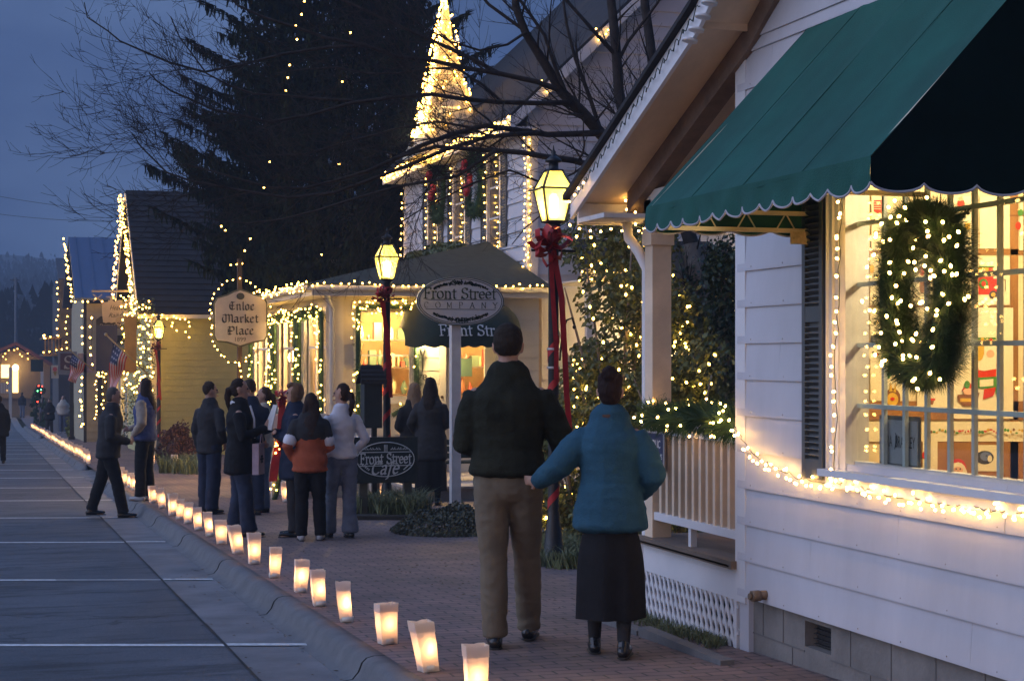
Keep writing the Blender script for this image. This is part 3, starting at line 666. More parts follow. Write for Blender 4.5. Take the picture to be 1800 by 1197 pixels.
BLACKL = {
 'E': (1.05, [arc(.62, .72, .45, .68, 120, 290, 12), [(.38, 1.42), (.75, 1.3), (.95, 1.42)], [(.2, .78), (.8, .78)], [(.55, 1.3), (.55, .15)], [(.5, .05), (.95, .2)]]),
 'M': (1.55, [arc(.42, .6, .35, .6, 140, 300, 8), [(.12, 1.3), (.45, 1.42), (.55, 1.25), (.55, .1)], [(.55, 1.25), (.85, 1.42), (.98, 1.25), (.98, .12), (.9, 0)], [(.98, 1.25), (1.25, 1.42), (1.4, 1.2), (1.4, .2), (1.5, .05)]]),
 'P': (1.1, [[(.1, 1.25), (.35, 1.42), (.42, 1.25), (.42, .05), (.3, -.15)], [(.42, 1.3), (.75, 1.42), (.98, 1.2), (.98, .75), (.7, .58), (.3, .66)], [(.16, .1), (.6, 0)], [(.2, 1.0), (.2, .3)]]),
 'n': (.86, [[(.08, .9), (.22, .98), (.22, .1), (.32, .0)], [(.24, .86), (.52, 1.0), (.64, .86), (.64, .12), (.76, .02)]]),
 'l': (.48, [[(.12, 1.35), (.24, 1.45), (.24, .12), (.38, .0)]]),
 'o': (.78, [[(.14, .82), (.14, .16), (.36, 0), (.6, .16), (.6, .82), (.36, 1.0), (.14, .82)]]),
 'e': (.70, [[(.58, .12), (.38, 0), (.14, .16), (.14, .82), (.38, 1.0), (.56, .78), (.2, .5)]]),
 'a': (.80, [[(.12, .85), (.36, 1.0), (.58, .86), (.58, .14), (.72, .02)], [(.56, .58), (.16, .44), (.14, .14), (.34, 0), (.56, .14)]]),
 'r': (.62, [[(.08, .9), (.22, .98), (.22, .1), (.34, 0)], [(.26, .84), (.46, 1.0), (.56, .84)]]),
 'k': (.80, [[(.1, 1.35), (.22, 1.45), (.22, .1), (.34, 0)], [(.24, .6), (.5, .98), (.6, .8), (.3, .56)], [(.34, .56), (.6, .1), (.74, .02)]]),
 't': (.58, [[(.12, 1.22), (.24, 1.3), (.24, .14), (.42, .0), (.52, .12)], [(.06, .95), (.46, .95)]]),
 'c': (.64, [[(.54, .84), (.38, 1.0), (.14, .82), (.14, .16), (.36, 0), (.56, .14)]]), ' ': (.5, [])}
def nib_text(mb, text, font, fn, x0, y0, size, nib=(.09, .09), th=.025, track=0., shear=0., center=False, width=None, mi=0):
    """fn(u, v) -> point on the sign face; size = x-height; each stroke is a small raised polygon"""
    tot = sum(font[c][0]+track for c in text)-track
    sx = size if width is None else width/tot
    x = x0-(tot*sx/2 if center else 0); nx, ny = nib
    for ch in text:
        w, strokes = font[ch]
        for st in strokes:
            for i in range(len(st)-1):
                pts = []
                for (a, b) in (st[i], st[i+1]):
                    for s in (-1, 1):
                        for t in (-th, th): pts.append((x+(a+s*nx+shear*b)*sx+t*ny*sx, y0+(b+s*ny)*size+t*size))
                h = hull(pts)
                if len(h) > 2: kk = len(mb.f) % 40; mb.add([(lambda q: (q[0], q[1]-.00022*kk, q[2]))(fn(u, v)) for u, v in h], [tuple(range(len(h)))], mi)
        x += (w+track)*sx
def font_obj(text, size, fn, name, mat, parent, x0, y0, width=None, center=False, shear=0, bold=0.0, height=None):
    cu = bpy.data.curves.new('tmp', 'FONT'); cu.body = text; cu.size = 1; cu.shear = shear; cu.offset = bold; cu.resolution_u = 3
    o = bpy.data.objects.new('tmp', cu); COL.objects.link(o); dg = bpy.context.evaluated_depsgraph_get()
    me = bpy.data.meshes.new_from_object(o.evaluated_get(dg)); bpy.data.objects.remove(o)
    xs = [v.co.x for v in me.vertices]; yy = [v.co.y for v in me.vertices]; w = max(xs)-min(xs); sx = size if width is None else width/w
    sy = size if height is None else height/(max(yy)-min(yy))
    off = x0-min(xs)*sx-(w*sx/2 if center else 0); m = MB()
    m.add([fn(off+v.co.x*sx, y0+v.co.y*sy) for v in me.vertices], [tuple(p.vertices) for p in me.polygons])
    bpy.data.meshes.remove(me); return m.build(name, mat, parent)
# ================================================================== STRING LIGHTS
def bulbmesh(r, mat, name):
    m = MB(); m.lathe((0, 0, 0), [(r*.1, -r*1.3), (r*.75, -r*.7), (r, 0), (r*.6, r*.8), (r*.1, r*1.2)], 6)
    o = m.build(name, mat); me = o.data; bpy.data.objects.remove(o); return me
BM = {k: bulbmesh(r, mt, 'bulb') for k, (r, mt) in dict(near=(.0078, BULB), mid=(.0135, em('warm_bulb_mid', (1, .53, .085), 24)), far=(.021, BULBF), vfar=(.032, BULBF)).items()}
WR = dict(near=.0022, mid=.004, far=.005, vfar=.008)
def string_lights(label, paths, size, spacing=.06, jit=.012, hang=.02, name='string_lights', group=None, pts=None, merged=False, wire=True, nmax=100, cat='string lights', bulbmat=None):
    rr = random.Random(len(label)*7+len(paths or pts))
    wm = MB(); P = list(pts or [])
    for path in (paths or []):
        path = [Vector(p) for p in path]; W_ = []; carry = 0
        for a, b in zip(path[:-1], path[1:]):
            Lg = (b-a).length; s = carry
            while s < Lg:
                q = a.lerp(b, s/Lg)+Vector([rr.uniform(-jit, jit) for _ in range(3)]); W_.append(q)
                P.append(q+Vector((rr.uniform(-jit, 0)-hang*.4, rr.uniform(-jit, jit), rr.choice((-1, -1, 1))*hang*rr.uniform(.4, 1)))); s += spacing*rr.uniform(.75, 1.25)
            carry = s-Lg
        if wire and len(W_) > 1: wm.tube([path[0]]+W_+[path[-1]], WR[size], 4, caps=False)
    L0 = sum(P, Vector())/len(P); root = thing(name, L0, label, cat, group)
    if wm.v: wm.build('wire', WIRE, root)
    me = BM[size]
    if bulbmat: me = me.copy(); me.materials.clear(); me.materials.append(bulbmat)
    rr.shuffle(P)
    ind = [] if merged else P[:nmax]; rest = P if merged else P[nmax:]
    for p in ind:
        b = bpy.data.objects.new('bulb', me); COL.objects.link(b); b.parent = root; b.location = p-L0
        b.rotation_euler = (rr.uniform(-1.2, 1.2), rr.uniform(-1.2, 1.2), 0)
    if rest:
        m = MB(); vs = [v.co.copy() for v in me.vertices]; fs = [tuple(p.vertices) for p in me.polygons]
        for p in rest: m.add([p+v for v in vs], fs, 0, True)
        tag(m.build('bulbs', me.materials[0], root), kind='stuff')
    return root
# near shop strings
sw = [AX(x, y, 4.03) for x, y in ((1287, 742), (1300, 765), (1318, 790), (1338, 808), (1362, 822), (1400, 838), (1440, 846), (1470, 849), (1500, 852), (1540, 866), (1590, 874), (1640, 882), (1700, 888), (1760, 899), (1830, 905))]
string_lights('tangled white string lights sagging along the siding under the shop window', [sw], 'near', .036, .010, .030)
string_lights('string lights running straight up the left casing of the shop window', [[AX(x, y, 4.02) for x, y in ((1466, 850), (1470, 760), (1468, 640), (1474, 520), (1478, 420), (1480, 345))]], 'near', .055, .008, .03)
string_lights('short string of lights along the cornice return under the shop eave', [[Vector((3.70, 10.72, 2.36)), Vector((3.9, 10.70, 2.345)), Vector((4.12, 10.66, 2.35)), Vector((4.10, 10.35, 2.30))], [Vector((3.69, 10.70, 2.5)), Vector((3.695, 10.45, 2.62)), Vector((3.70, 10.40, 2.66))], [AX(1105, 385, 4.05), AX(1100, 350, 4.05), AX(1118, 372, 4.05)]], 'near', .085, .012, .02)
m = MB(); pts = []
for i in range(120):
    y = 10.66-i*.0175; pts.append(Vector((3.70, y, rz(y)+.03+.018*math.sin(i*1.15)+.008*noise.noise(Vector((i*.7, 0, 0))))))
m.tube(pts, .0032, 4)
for i in range(2, 118, 4): m.tube([pts[i], pts[i]+Vector((-.004, 0, -.022))], [.004, .0045], 5)
o = m.build('unlit_string_lights', WIRE); tag(o, 'dark unlit light string clipped in zigzags to the white rake board', 'string lights')
# ================================================================== WREATH, GARLANDS, TINSEL
def tinsel(mb, path, r, n, w=.003, closed=False, flat=1.0, rr=random, mi=0):
    P = [Vector(p) for p in path]; seg = list(zip(P[:-1], P[1:])); Ls = [(b-a).length for a, b in seg]; T = sum(Ls)
    for _ in range(n):
        s = rr.random()*T; i = 0
        while s > Ls[i] and i < len(seg)-1: s -= Ls[i]; i += 1
        a, b = seg[i]; c = a.lerp(b, s/max(Ls[i], 1e-6)); t = (b-a).normalized()
        d = Vector([rr.gauss(0, 1) for _ in range(3)]); d -= t*d.dot(t)*.7; d.normalize(); d.x *= flat
        base = c+d*r*rr.uniform(0, .55); tip = base+d*r*rr.uniform(.45, .75)+t*rr.uniform(-.4, .4)*r
        u = d.cross(t).normalized()*w
        mb.add([base-u, base+u, tip], [(0, 1, 2)], mi)
def sprigs(mb, path, R, ns, per, sl, rr, w=.003, flat=1.0):
    """bottle-brush tips standing out of a garland"""
    P = [Vector(p) for p in path]
    for _ in range(ns):
        i = rr.randrange(len(P)-1); c = P[i].lerp(P[i+1], rr.random()); t = (P[i+1]-P[i]).normalized()
        d = Vector([rr.gauss(0, 1) for _ in range(3)]); d -= t*d.dot(t)*.6; d.normalize(); d.x *= flat
        a = c+d*R*.35; b = a+d*sl*rr.uniform(.7, 1.2)+t*rr.uniform(-.5, .5)*sl
        tinsel(mb, [a, b], sl*.34, per, w, rr=rr)
def wreath():
    rr = random.Random(11); cx, cy, cz, R = 3.90, 6.64, 1.755, .30; L0 = (cx, cy, cz)
    root = thing('wreath', L0, 'big green wreath studded with lights hanging on the shop window', 'wreath')
    ring = [Vector((cx, cy+R*.78*math.cos(a), cz+R*1.10*math.sin(a))) for a in [2*math.pi*i/40 for i in range(41)]]
    m = MB(); m.tube(ring, .06, 6, caps=False); tinsel(m, ring, .115, 26000, .0024, rr=rr, flat=1.0)
    back = [p+Vector((.07, 0, 0)) for p in ring]; tinsel(m, back, .112, 14000, .0024, rr=rr)
    sprigs(m, ring, .11, 420, 60, .055, rr, .0022)
    tinsel(m, [Vector((cx+.02, cy-.25, cz+.30)), Vector((cx-.02, cy-.44, cz+.33))], .02, 260, .003, rr=rr)
    m.build('greenery', TINSEL, root)
    m = MB(); m.tube([(cx+.1, cy, cz+R), (XW-.03, cy, 2.5)], .003, 4); m.build('hanging_wire', WIRE, root)
    pts = []
    while len(pts) < 96:
        a = rr.uniform(0, 6.283); d = Vector([rr.gauss(0, 1) for _ in range(3)]).normalized()
        if d.dot(Vector((-.75, -.62, .1))) < .25: continue
        pts.append(Vector((cx, cy+R*.78*math.cos(a), cz+R*1.10*math.sin(a)))+d*.125*rr.uniform(.85, 1.05))
    string_lights('little warm lights wound through the big window wreath', None, 'near', pts=pts)
wreath()
def garland(label, path, r, n, bulbs, size='mid', drop=0, name='garland', sp=0, lab2=None, flat=1.0, w=.004, seed=1):
    rr = random.Random(seed); P = [Vector(p) for p in path]; c = sum(P, Vector())/len(P); root = thing(name, c, label, 'garland')
    m = MB(); m.tube(P, r*.35, 5); tinsel(m, P, r, n, w, rr=rr, flat=flat)
    if sp: sprigs(m, P, r, sp, 30, r*.9, rr, w*.8, flat)
    m.build('greenery', NEEDLE, root)
    pts = []; 
    for k in range(bulbs):
        i = rr.randrange(len(P)-1); q = P[i].lerp(P[i+1], rr.random()); d = Vector((rr.uniform(-1, .1), rr.uniform(-1, .2), rr.uniform(-1, 1))).normalized()
        pts.append(q+d*r*rr.uniform(.75, 1.1))
    string_lights(lab2 or 'warm lights wound through the '+label.split(' ', 1)[1], None, size, pts=pts)
garland('thick green garland resting along the top of the porch railing', [Vector((XW+.02, y, 1.12-.03*abs(math.sin(y*3)))) for y in [8.93+.1*i for i in range(15)]], .13, 5200, 34, 'near', sp=60, w=.0035)
# small sign on the porch railing, and the display sign behind the glass
def flat_sign(name, label, poly, th, mat, cat='sign', parent=None, loc=None):
    root = thing(name, loc or poly[0], label, cat); m = MB(); m.prism(poly, th); m.build('board', mat, root); return root
o = thing('restroom_sign', (XW-.02, 10.0, .8), 'small navy PUBLIC RESTROOMS sign fixed to the porch railing', 'sign')
a, b = AX(1138, 757, XW-.012), AX(1168, 828, XW-.012); m = MB(); m.box(XW-.018, XW-.008, b.y, a.y, b.z, a.z); m.build('board', pm('sign_grey', (.42, .42, .44), .6, .05), o)
m = MB(); m.box(XW-.021, XW-.019, b.y+.01, a.y-.01, b.z+.05, a.z-.01); m.build('panel', pm('sign_navy', (.02, .03, .08), .5), o)
SGNW = pm('lettering_white', (.62, .62, .60), .6, .05); SGNB = pm('lettering_black', (.03, .028, .025), .6); SGNG = pm('lettering_green', (.035, .055, .03), .6)
f = lambda u, v: (XW-.0225, a.y-.012-u, v)
font_obj('PUBLIC', 1, f, 'lettering', SGNW, o, (a.y-b.y)/2-.01, a.z-.10, width=.20, center=True, height=.05, bold=.01)
font_obj('RESTROOMS', 1, f, 'lettering', SGNW, o, (a.y-b.y)/2-.01, a.z-.17, width=.26, center=True, height=.035, bold=.01)
sgn = thing('display_sign', AX(1580, 790, XW+.085), 'grey framed brand card standing inside the shop window corner', 'sign')
p = [AX(1617, 827, XW+.09), AX(1546, 821, XW+.09), AX(1546, 729, XW+.09), AX(1617, 733, XW+.09)]
m = MB(); m.prism(p, (.008, 0, 0)); m.build('frame', pm('frame_dark', (.10, .10, .105), .5), sgn)
y0, y1, z0, z1 = p[0].y, p[1].y, p[0].z, p[2].z
m = MB(); m.box(XW+.084, XW+.089, y0+.012, y1-.012, z0+.02, z1-.02); m.build('card', pm('card_grey', (.34, .35, .37), .7, .05), sgn)
f = lambda u, v: (XW+.0825, y1-u, v)
font_obj('VERA  BRADLEY', 1, f, 'lettering', SGNB, sgn, (y1-y0)/2, z0+(z1-z0)*.40, width=(y1-y0)*.84, center=True, height=(z1-z0)*.22)
m = MB()
for k in range(7): m.tube([(XW+.082, y1-(y1-y0)*(.42+.012*k), z0+(z1-z0)*(.36+.03*k)), (XW+.082, y1-(y1-y0)*(.44+.02*(k % 3)), z0+(z1-z0)*(.46+.035*k))], .0016, 4)
m.build('emblem', SGNB, sgn)
# ================================================================== LUMINARIES
LUM = []
def lum_proto(i, w, d, h, lean, twist):
    rr = random.Random(i); m = MB(); lv = 9; cuff = .80; b = []
    def ring(t, grow, ruff=0):
        out = []; ww = w*(.84+.16*t)/2+grow; dd = d*(.86+.14*t)/2+grow; q = .014*math.sin(t*3.1+i)
        base = [(-ww, -dd), (-ww*.5, -dd*1.02), (0, -dd), (ww*.5, -dd*.99), (ww, -dd), (ww*.95, 0), (ww, dd), (ww*.5, dd), (0, dd*1.02), (-ww*.5, dd), (-ww, dd), (-ww*.94, 0)]
        for k, (x, y) in enumerate(base):
            n_ = noise.noise(Vector((k*.9, t*4, i*3.3)))*.005
            out.append((x+n_+lean*t*h+q*.3, y+n_+twist*t*.01, h*t+(ruff*rr.uniform(-.004, .006) if t == 1 else 0)))
        return out
    def shell(ts, grow):
        b0 = len(m.v)
        for t in ts: m.v += ring(t, grow, 1)
        for a in range(len(ts)-1):
            for k in range(12):
                k2 = (k+1) % 12; m.f.append([b0+a*12+k, b0+a*12+k2, b0+(a+1)*12+k2, b0+(a+1)*12+k]); m.m.append(0); m.smooth.append(False)
        return b0
    b0 = shell([j/lv for j in range(lv+1)], 0); m.f.append([b0+k for k in range(12)]); m.m.append(0); m.smooth.append(False)
    shell([cuff, .9, 1.0], .0022)
    root = thing('luminary', (0, 0, 0), 'x', 'luminary', 'luminaries along the kerb')
    m.build('paper_bag', PAPER, root)
    c = MB(); c.lathe((0, 0, .004), [(.0, 0), (.045, 0), (.045, .03), (0, .03)], 8, 0); c.lathe((0, 0, .03), [(0, 0), (.02, 0), (.02, .035), (0, .035)], 8)
    cn = c.build('candle', CANDLE, root); fl = MB(); fl.lathe((0, 0, .085), [(.003, 0), (.013, .01), (.016, .03), (.010, .06), (.002, .085)], 8); fl.build('flame', FLAME, cn)
    return root
protos = [lum_proto(i, w, d, h, le, tw) for i, (w, d, h, le, tw) in enumerate([(.108, .075, .265, -.01, 0), (.112, .08, .26, -.13, 1), (.118, .075, .235, -.03, -1), (.095, .075, .25, -.10, 2), (.095, .07, .245, -.08, 0), (.104, .075, .235, .02, 1), (.092, .075, .24, .03, -2)])]
ORD = ['nearest', 'second', 'third', 'fourth', 'fifth', 'sixth', 'seventh', 'eighth', 'ninth', 'tenth', 'eleventh', 'twelfth', 'thirteenth', 'fourteenth', 'fifteenth', 'sixteenth', 'seventeenth', 'eighteenth', 'nineteenth', 'twentieth', 'twenty-first', 'twenty-second', 'twenty-third']
usedp = set()
def luminary(p, i, label, group, rz_=0, s=1):
    pr = protos[i % len(protos)]
    if i % len(protos) not in usedp: o = pr; usedp.add(i % len(protos))
    else: o = copy_tree(pr)
    o.location = p; o.rotation_euler = (0, 0, rz_); o.scale = (s, s, s); o['label'] = label; o['group'] = group
lp = [(838, 1234), (750, 1180), (670, 1132), (610, 1093), (562, 1065), (527, 1041), (482, 1015), (447, 991), (413, 973), (388, 956), (361, 943), (340, 932), (321, 920), (304, 913), (290, 906), (275, 893), (260, 884), (241, 869), (231, 862), (222, 857), (213, 852), (205, 848)]
for i, (x, y) in enumerate(lp):
    p = G(x, y); p.x = 2.21+random.uniform(-.02, .02); p.z = gz(p.x, p.y)+.004
    luminary(p, i, 'white paper bag luminary on the kerb top, %s' % ('nearest to the viewer' if i == 0 else ORD[i]+' from the near end'), 'luminaries along the near kerb', random.uniform(-.25, .25))
for k in range(26):
    y = 40.2+k*1.22; p = Vector((2.22+random.uniform(-.03, .03), y, gz(0, y)+.004))
    luminary(p, k+3, 'small glowing paper bag in the tight far row beyond the gap in the kerb', 'luminaries along the far kerb', random.uniform(-.3, .3), 1.12)
for k in range(7):
    y = 76+k*3.4; p = Vector((2.25, y, gz(0, y)+.004)); luminary(p, k, 'tiny glowing paper bag in the farthest row of the street', 'luminaries in the farthest row', 0, 1.15)
for i, (x, y, lb) in enumerate([(307, 824, 'paper bag luminary flaring at the top, beside the red shrub'), (268, 815, 'slim glowing paper bag beside the standing woman in the vest'), (141, 767, 'tiny paper bag luminary by the far shop door'), (154, 770, 'tiny paper bag luminary just behind the orange cone'), (503, 882, 'glowing paper bag at the foot of the white deck rail'), (950, 906, 'broad glowing paper bag behind the black lamp post'), (976, 917, 'slim glowing paper bag just beyond the black lamp post'), (667, 885, 'narrow glowing paper bag seen under the cafe board')]):
    p = G(x, y); p.z = gz(p.x, p.y)+.004; luminary(p, i, lb, 'luminaries on the brick pavement', random.uniform(-.4, .4), 1.1)
luminary(Vector((4.55, 10.1, .33)), 2, 'low glowing luminary on the porch deck behind the railing', 'luminaries on the brick pavement', .4, .8)
for k in range(len(protos)):
    if k not in usedp: pass
# ================================================================== FRONT STREET COMPANY BUILDING
CREAM = pm('cream_siding', (.60, .56, .48), .6, .06, 3, .08, 30); CREAMT = pm('cream_trim', (.66, .62, .54), .5, .05)
GREENROOF = pm('green_shingles', (.030, .042, .032), .9, .35, 7, .6, 18, stretch=(1, 1, 1))
INWARM = pm('shop_interior', (.72, .50, .24), .8, .25, 3)
Y1 = 26.0; X1 = 5.10; X2 = 8.42; FZ = -.33
cafe = thing('company_building', (X1+1.5, Y1+1, gz(0, Y1)), 'low cream shop with green shingled hip roof and curved dark awning over its door', 'shop')
def pxr(x0, y0, x1, y1, Y): a = AY(x0, y1, Y); b = AY(x1, y0, Y); return a.x, b.x, a.z, b.z
WF = pxr(632, 548, 722, 702, Y1); DR = pxr(772, 590, 880, 800, Y1); DR = (DR[0], DR[1], FZ, 1.78)
D2 = pxr(888, 602, 925, 700, Y1)
m = MB()
siding(m, (X1, Y1), (X2, Y1), FZ, 2.5, (0, -1), holes=[(WF[0]-X1, WF[1]-X1, WF[2], WF[3]), (DR[0]-X1, DR[1]-X1, FZ-.1, DR[3])], e=.2)
for (a, b, c, d) in ((X1, WF[0], FZ, 2.5), (WF[0], WF[1], FZ, WF[2]), (WF[0], WF[1], WF[3], 2.5), (WF[1], DR[0], FZ, 2.5), (DR[0], DR[1], DR[3], 2.5), (DR[1], X2, FZ, 2.5)): m.box(a, b, Y1, Y1+.1, c, d)
SW = [(26.45, 28.35), (28.75, 30.9), (31.3, 33.9)]     # side windows facing the street
siding(m, (X1, 34.3), (X1, Y1), FZ-.1, 2.5, (-1, 0), holes=[(34.3-b, 34.3-a, .60, 2.12) for a, b in SW], e=.2)
for a, b in SW: m.box(X1, X1+.1, a, b, FZ-.2, .60); m.box(X1, X1+.1, a, b, 2.12, 2.5)
ed = [Y1+.1]+[v for ab in SW for v in ab]+[34.3]
for i in range(0, len(ed), 2): m.box(X1, X1+.1, ed[i], ed[i+1], FZ-.2, 2.5)
m.build('wall', CREAM, cafe)
m = MB(); m.box(X1-.03, X1+.14, Y1-.035, Y1+.12, FZ, 2.42); m.build('corner_board', CREAMT, cafe)
m = MB(); m.box(4.70, 8.5, 25.70, Y1+.1, 2.42, 2.56); m.box(4.70, X1+.1, Y1+.1, 34.4, 2.42, 2.56); m.build('eave_box', CREAMT, cafe)
m = MB(); m.tube([(4.66, 25.66, 2.55), (8.5, 25.66, 2.55)], .055, 6); m.tube([(4.66, 25.66, 2.55), (4.66, 34.4, 2.55)], .055, 6)
m.tube([(4.9, 25.7, 2.5), (4.98, 25.86, 2.36), (5.05, 25.90, 2.2), (5.05, 25.9, -.4)], .04, 6); m.build('gutter', CREAMT, cafe)
m = MB(); AP = AY(857, 428, 29.0); E0 = (4.62, 25.62, 2.56); E1 = (8.52, 25.62, 2.56); EL = (4.62, 34.4, 2.56); RL = AY(600, 487, 33.0)
def slabq(mb, P, th=.04): mb.prism([Vector(p) for p in P], (0, 0, th))
R2 = Vector((AP.x, 34.4, AP.z))
slabq(m, [E0, E1, AP]); slabq(m, [E0, AP, R2, EL]); slabq(m, [E1, (8.56, 27.0, 2.62), AP])
m.build('roof', GREENROOF, cafe)
m = MB(); m.box(X1+.1, X2, 29.2, 29.25, FZ, 2.42); m.box(X1+.1, X2, Y1+.1, 34, FZ-.03, FZ); m.box(X1+.1, X2, Y1+.1, 34, 2.38, 2.42); m.box(X2, X2+.05, Y1, 34, FZ, 2.42); m.box(7.3, 7.35, 29.25, 34, FZ, 2.4)
m.build('interior', INWARM, cafe)
def winset(Y, r, nv, nh, parent, nm='window', casing=.10):
    x0, x1, z0, z1 = r; m = MB()
    m.box(x0-casing, x0, Y-.045, Y+.02, z0-.02, z1+.02); m.box(x1, x1+casing, Y-.045, Y+.02, z0-.02, z1+.02)
    m.box(x0-casing-.03, x1+casing+.03, Y-.07, Y+.02, z1+.02, z1+.15); m.box(x0-casing-.03, x1+casing+.03, Y-.09, Y+.02, z0-.07, z0-.02)
    w = m.build(nm, CREAMT, parent); m = MB()
    for i in range(nv+1): x = x0+(x1-x0)*i/nv; m.box(x-.014, x+.014, Y+.03, Y+.06, z0-.02, z1+.02)
    for i in range(nh+1): z = z0+(z1-z0)*i/nh; m.box(x0, x1, Y+.027, Y+.063, z-.014, z+.014)
    m.build('muntins', CREAMT, w); m = MB(); m.quad((x0, Y+.045, z0), (x1, Y+.045, z0), (x1, Y+.045, z1), (x0, Y+.045, z1)); m.build('pane', GLASS, w); return w
winset(Y1, WF, 2, 2, cafe)
for a, b in SW:
    m = MB()
    for (p, q) in ((a-.1, a), (b, b+.1)): m.box(X1-.05, X1+.02, p, q, .56, 2.16)
    m.box(X1-.06, X1+.02, a-.12, b+.12, 2.16, 2.27); m.box(X1-.08, X1+.02, a-.12, b+.12, .50, .56)
    w = m.build('window', CREAMT, cafe); m = MB(); n = 3
    for i in range(n+1): y = a+(b-a)*i/n; m.box(X1+.03, X1+.06, y-.03, y+.03, .56, 2.16)
    m.box(X1+.027, X1+.063, a, b, 1.62, 1.66); m.build('muntins', CREAMT, w)
    m = MB(); m.quad((X1+.045, a, .56), (X1+.045, b, .56), (X1+.045, b, 2.16), (X1+.045, a, 2.16)); m.build('pane', GLASS, w)
# shelves of wares seen in the front window and through the door
rr = random.Random(21); WC = [pm('ware_a', (.30, .12, .05), .6), pm('ware_b', (.55, .45, .25), .6), pm('ware_c', (.08, .12, .07), .6), pm('ware_d', (.5, .08, .05), .6), pm('ware_e', (.10, .07, .05), .6)]
m = MB()
for sx in ((WF[0]-.1, WF[1]+.4), (DR[0], DR[1]+.3)):
    for z in (.35, .85, 1.3, 1.75):
        m.box(sx[0], sx[1], 27.5, 27.8, z, z+.025, 4); x = sx[0]+.05
        while x < sx[1]-.1:
            w_ = rr.uniform(.04, .13); h_ = rr.uniform(.08, .32); k = rr.randrange(4)
            if rr.random() < .5: m.lathe((x+w_/2, 27.62, z+.026), [(w_*.3, 0), (w_*.5, h_*.4), (w_*.25, h_*.8), (w_*.1, h_)], 8, k)
            else: m.box(x, x+w_, 27.55, 27.7, z+.026, z+.026+h_, k)
            x += w_+rr.uniform(.01, .06)
m.build('shelves', WC, cafe)
x0, x1, z0, z1 = DR
m = MB(); m.box(x0-.0, x0+.10, Y1-.04, Y1+.04, z0, z1-.08); m.box(x1-.10, x1, Y1-.04, Y1+.04, z0, z1-.08); m.box(x0, x1, Y1-.042, Y1+.04, z1-.08, z1)
G0 = pxr(790, 606, 852, 702, Y1); dx0, dx1 = x0+.10, x1-.10
for (a, b, c, d) in ((dx0, G0[0], z0, z1-.08), (G0[1], dx1, z0, z1-.08), (G0[0], G0[1], z0, G0[2]), (G0[0], G0[1], G0[3], z1-.08)): m.box(a, b, Y1+.0, Y1+.04, c, d)
dr = m.build('door', CREAMT, cafe); m = MB(); m.quad((G0[0], Y1+.02, G0[2]), (G0[1], Y1+.02, G0[2]), (G0[1], Y1+.02, G0[3]), (G0[0], Y1+.02, G0[3])); m.build('pane', GLASS, dr)
BRASS = pm('dark_brass', (.10, .07, .04), .4, metal=.6)
for py in (698, 713): m = MB(); q = AY(777, py, Y1-.03); m.ball(q, .03, 8); m.build('door_knob', BRASS, dr)
m = MB(); q = AY(817, 645, Y1+.01); m.box(q.x-.14, q.x+.12, Y1+.008, Y1+.012, q.z-.15, q.z+.14); m.build('notice', pm('green_notice', (.32, .50, .30), .8), dr)
f = lambda u, v: (u, Y1-.02, v); q = AY(742, 668, Y1)
font_obj('78', 1, f, 'house_number', pm('number_black', (.03, .025, .02), .5), cafe, q.x, q.z, width=.14, center=True, height=.09)
# curved dark awning over the door with its shop name
m = MB(); ax0, ax1 = AY(728, 600, 25.0).x, AY(938, 600, 25.0).x; zb, zt = 1.72, 2.36; n = 20; K = 10; P = []
for i in range(n+1):
    s = i/n; x = ax0+(ax1-ax0)*s; e = math.sin(math.pi*min(1, max(0, .5-abs(s-.5))*3.2)/2) if False else min(1, (min(s, 1-s)*4.5))
    for k in range(K+1):
        a = math.pi/2*k/K; pr = 1.0*math.sqrt(max(.0, 1-(1-e)**2*.85)); hh = (zt-zb)*(.35+.65*math.sqrt(max(0, 1-(1-e)**2)))
        P.append((x if True else x, Y1-.02-pr*math.sin(a), zb+hh*math.cos(a)))
m.add(P, [(i*(K+1)+k, i*(K+1)+k+1, (i+1)*(K+1)+k+1, (i+1)*(K+1)+k) for i in range(n) for k in range(K)], 0, True)
for i in range(n*3):
    s0, s1 = i/(n*3), (i+1)/(n*3); 
    def pt(s):
        e = min(1, (min(s, 1-s)*4.5)); return ax0+(ax1-ax0)*s, Y1-.021-1.0*math.sqrt(max(0, 1-(1-e)**2*.85))
    (xa, ya), (xb, yb) = pt(s0), pt(s1); za = zb-.06-.035*abs(math.sin(s0*math.pi*9)); zc = zb-.06-.035*abs(math.sin(s1*math.pi*9))
    m.quad((xa, ya, zb+.002), (xb, yb, zb+.002), (xb, yb, zc), (xa, ya, za))
daw = m.build('door_awning', pm('door_canvas', (.010, .022, .014), .85, .2), cafe)
def onaw(u, v):
    a = math.acos(max(0, min(1, (v-zb)/(zt-zb)))); return (u, Y1-.03-1.0*math.sin(a)-.012, zb+(zt-zb)*math.cos(a))
m = MB(); q0 = AY(772, 576, 25.0); nib_text(m, 'Front Street', ROMAN, onaw, q0.x, zb+.09, .115, nib=(.085, .03), th=.03, track=.02, width=1.16)
m.build('lettering', SGNW, daw)
